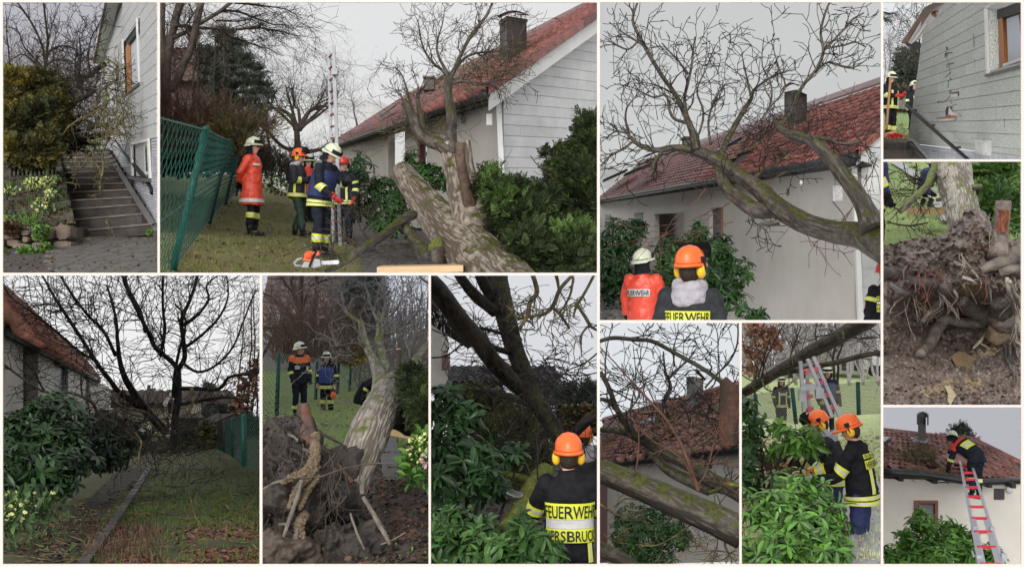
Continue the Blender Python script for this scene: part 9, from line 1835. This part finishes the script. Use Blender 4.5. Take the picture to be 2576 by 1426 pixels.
for k in range(9):MB().prism([c5.P(865,860-17*k,33),c5.P(985,860-17*k,33),c5.P(985,845-17*k,33),c5.P(865,845-17*k,33)],V((0,.05,0))).build('board',bpy.data.materials.get('dark_stain')or M['soffit'],f4)
MB().prism([c5.P(860,712,32.8),c5.P(990,712,32.8),c5.P(975,695,34.5),c5.P(875,695,34.5)],UP*.08).build('roof',M['soffit'],f4)
for lab,x,y0,y1,w,d,m in(('broad pale misty conifer beyond the dark hedge',1010,560,720,80,56,'conifer_pale'),('small dark pointed spruce beyond the hedge',1098,645,720,30,54,'conifer_dark'),('misty conifer behind the forked trunk',930,600,720,50,58,'conifer_pale')):
    t=thing('spruce',lab,'tree',c5.P(x,y1+20,d));MB().tube([c5.P(x,y1+40,d),c5.P(x,y0,d)],[.15,.03],5).build('trunk',M['bark_brown'],t);sprays(t,c5.l([(x,y0+20,d,w*.35,26,.4),(x,y0+(y1-y0)*.45,d,w*.75,40,.7),(x,y1-15,d,w,36,.9)]),500,.5,M[m],rn,SPRAY2,'crown',.2,(.2,1.1))
lh=thing('low_hedge','low dark hedge closing the far lawn beside the fence','hedge',c5.P(1080,850,34));L=c5.l([(1000,740,36,70,40,.8),(1070,750,36,60,50,.8),(900,800,30,60,50,.5),(1130,740,40,60,40,.8),(1210,740,44,80,60,.8)]);dark_core(lh,L,M['twig_dark'],.95,n=300);sprays(lh,L,900,.25,M['juniper'],rn,SPRAY2,'foliage',.3,(.3,1.05))
tw=MB();B=[]
for x,a in((1140,40),(1200,20),(1245,-10),(1215,60)):B.append(('limb' if B else 'trunk',[(x,800,44,5),(x+a*.3,560,44,4),(x+a,300,44,3),(x+a*1.2,70,44,1.5)],(26,1.6,2)))
t=thing('beech_trees','bare reddish beeches with some brown leaves past the fence','tree',c5.P(1200,820,44));limbs_of(t,c5,B,'twig_red',tw,rn,8,0,.08);tw.build('twigs',M['twig_red'],t,kind='stuff');sprays(t,c5.l([(1200,560,44,60,110,.8),(1170,640,44,50,60,.7),(1240,480,44,30,80,.5)]),420,.17,mat('beech_leaf',(.28,.14,.085),(.20,.10,.06),3,.8,rnd=.35),rn,DEADLEAF,'leaves',.1,(.2,1.1))
fe=thing('chain_link_fence','dark green chain link fence beside the shaded lawn','fence',c5.P(1180,930,17));FP=[(1330,640,1010,12.6),(1182,684,936,17),(1130,700,890,22),(1090,715,868,28),(1072,728,860,34),(1056,740,852,42)];b=MB()
for x,y0,y1,d in FP[1:]:MB().tube([c5.P(x+3,y1,d),c5.P(x,y0,d)],.045,8).build('post',M['green_wire'],fe,True)
for i in range(5):
    a,c=FP[i],FP[i+1];n=max(6,int((c[3]-a[3])/.30))
    for q in range(-14,n+1):
        for sg in(0,1):
            pts=[c5.P(a[0]+(c[0]-a[0])*u,(a[1]+(c[1]-a[1])*u)*v+(a[2]+(c[2]-a[2])*u)*(1-v),a[3]+(c[3]-a[3])*u)for u,v in(((q+(r if sg else 14-r))/n,r/14)for r in range(15))if 0<=u<=1]
            if len(pts)>1:b.tube(pts,.0042,3,False)
b.build('wire_mesh',M['green_wire'],fe,kind='stuff')
# the crown
t=thing('fallen_walnut_tree','big fallen bare crown reaching from the end of the path over the tiled roof','tree',c5.P(840,860,20));tw=MB();d=19
T=lambda*q:[(x,y,dd,r)for x,y,dd,r in q]
limbs_of(t,c5,[('trunk',[(850,870,20,22),(845,800,20,20),(850,700,20,18),(865,600,20,18),(860,520,20,18),(862,470,20,15)],None),('limb',[(862,470,20,13),(895,410,19.6,12),(890,320,19.4,11),(880,230,19.2,10),(920,130,19,8),(960,10,19,6)],(22,1.,2)),('limb',[(862,460,20,12),(800,400,19.4,11),(740,340,19,10),(700,250,18.6,10),(640,120,18.4,9),(590,5,18.2,7)],(24,1.,2)),('limb',[(800,770,20.4,22),(760,720,20,20),(700,650,19.6,18),(640,570,19.2,17),(590,460,18.8,13),(570,330,18.6,9),(560,200,18.4,7),(520,60,18.2,5)],(26,1.,2)),
                 ('limb',[(770,740,20.2,16),(690,660,19.6,16),(600,590,19,13),(540,530,18.6,12),(470,440,18.2,10),(400,330,17.8,9),(330,220,17.4,8),(250,90,17,6),(200,5,17,4)],(26,1.,2)),('limb',[(560,400,18.6,9),(500,280,18.2,8),(420,200,17.8,7),(340,90,17.4,6),(290,10,17.2,4)],(18,.9,2)),('limb',[(470,430,18.2,8),(380,380,17.8,7),(280,290,17.2,6),(170,200,16.8,5),(60,120,16.4,4),(15,60,16.2,3)],(22,.9,2)),
                 ('limb',[(865,560,20,11),(960,560,19.6,10),(1060,560,19.2,9),(1110,510,19,8),(1180,490,18.8,7),(1270,480,18.6,6)],(20,.9,2)),('limb',[(870,640,20,9),(960,620,19.6,8),(1060,605,19.4,8),(1150,605,19.2,5),(1240,640,19,3)],(16,.8,2)),('limb',[(880,430,19.6,8),(960,480,19.4,7),(1060,440,19,6),(1130,360,18.8,5),(1180,240,18.6,4),(1240,80,18.4,3)],(18,.9,2)),('limb',[(895,360,19.5,9),(980,300,19.2,7),(1060,220,19,6),(1110,100,18.8,4),(1100,5,18.8,3)],(18,.9,2)),
                 ('limb',[(890,250,19.2,8),(960,200,19,7),(1010,130,18.9,6),(1000,60,18.8,5),(1060,5,18.8,3)],(12,.8,2)),('limb',[(780,400,19.4,9),(800,280,19.2,8),(790,160,19,6),(790,10,18.8,6)],(16,.8,2)),('limb',[(700,290,18.8,8),(680,180,18.6,7),(620,60,18.4,6),(610,0,18.4,5)],(14,.8,2)),('limb',[(840,600,20,8),(850,450,19.4,8),(900,240,19,5),(850,150,19,4)],(14,.8,2)),
                 ('limb',[(545,720,17,8),(480,690,16.6,8),(440,620,16.2,8),(340,580,15.8,7),(220,575,15.4,6),(110,510,15,6),(15,435,14.8,4)],(14,.6,2),'bark_brown'),('branch',[(220,578,15.4,5),(180,500,15.2,4),(145,420,15,3)],(6,.4,1)),('branch',[(400,590,16,5),(395,500,16,4),(430,400,16,3)],(6,.4,2)),('limb',[(800,770,20,8),(700,670,19,7),(600,650,18.4,6),(540,610,18,4)],(10,.6,2),'twig_lichen'),('limb',[(930,560,19.4,9),(940,620,19,7),(900,720,18.8,5)],(8,.5,2),'twig_lichen'),('limb',[(820,830,20,20),(780,850,19.6,20),(720,850,19,12),(660,800,18,6)],(14,.5,2),'moss'),
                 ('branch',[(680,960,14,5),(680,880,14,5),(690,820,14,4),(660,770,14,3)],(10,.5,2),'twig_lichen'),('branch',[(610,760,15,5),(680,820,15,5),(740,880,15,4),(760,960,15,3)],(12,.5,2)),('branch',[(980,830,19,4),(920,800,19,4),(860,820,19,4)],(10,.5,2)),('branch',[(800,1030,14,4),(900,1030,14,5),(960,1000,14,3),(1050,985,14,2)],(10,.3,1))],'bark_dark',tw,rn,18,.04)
for _ in range(60):grow(tw,c5.P(rn.uniform(560,960),rn.uniform(700,900),18),V((rn.gauss(0,1),rn.gauss(0,.3),rn.gauss(.1,.5))),rn.uniform(.4,.9),.010,2,rn,.22,None,2,(.4,1.1),.004,.6)
for _ in range(60):grow(tw,c5.P(rn.uniform(30,560),rn.uniform(60,480),17),V((rn.gauss(-.3,.7),rn.gauss(0,.3),rn.gauss(.4,.5))),rn.uniform(.5,.9),.010,2,rn,.2,None,2,(.4,1.),.004,.6)
tw.build('twigs',M['twig_dark'],t,kind='stuff')
# bushes
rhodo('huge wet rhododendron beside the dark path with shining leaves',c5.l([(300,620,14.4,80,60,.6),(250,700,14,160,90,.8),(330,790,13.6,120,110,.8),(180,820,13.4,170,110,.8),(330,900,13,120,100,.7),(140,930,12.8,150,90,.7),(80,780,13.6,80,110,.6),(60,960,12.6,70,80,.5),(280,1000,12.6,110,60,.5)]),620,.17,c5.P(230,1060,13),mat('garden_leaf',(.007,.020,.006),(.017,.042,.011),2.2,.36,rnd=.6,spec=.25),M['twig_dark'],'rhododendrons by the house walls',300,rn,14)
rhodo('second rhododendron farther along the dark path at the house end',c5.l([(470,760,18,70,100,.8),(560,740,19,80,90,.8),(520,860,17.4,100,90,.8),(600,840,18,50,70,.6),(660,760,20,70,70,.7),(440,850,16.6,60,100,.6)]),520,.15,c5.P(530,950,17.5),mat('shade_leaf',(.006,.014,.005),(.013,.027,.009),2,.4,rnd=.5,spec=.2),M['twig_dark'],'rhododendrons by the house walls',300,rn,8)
hb=thing('hellebore_bed','pale hellebores in dark leaves at the near end of the path','plant',c5.P(90,1240,11));HL=c5.l([(60,1130,11.2,80,50,.4),(170,1110,11.6,100,40,.4),(250,1130,11.6,60,30,.3),(40,1200,10.8,60,50,.3),(130,1180,11,80,40,.3)]);sprays(hb,HL,420,.13,M['herb_dark'],rn,LEAF,'leaves',.4,(.4,1.05));sprays(hb,c5.l([(60,1110,11,70,50,.3),(190,1090,11.4,80,24,.3),(90,1170,10.7,30,30,.2)]),90,.034,M['bloom'],rn,DEADLEAF,'blossoms',.6,(.9,1.15))
finish()
bpy.data.scenes.remove(TMP)
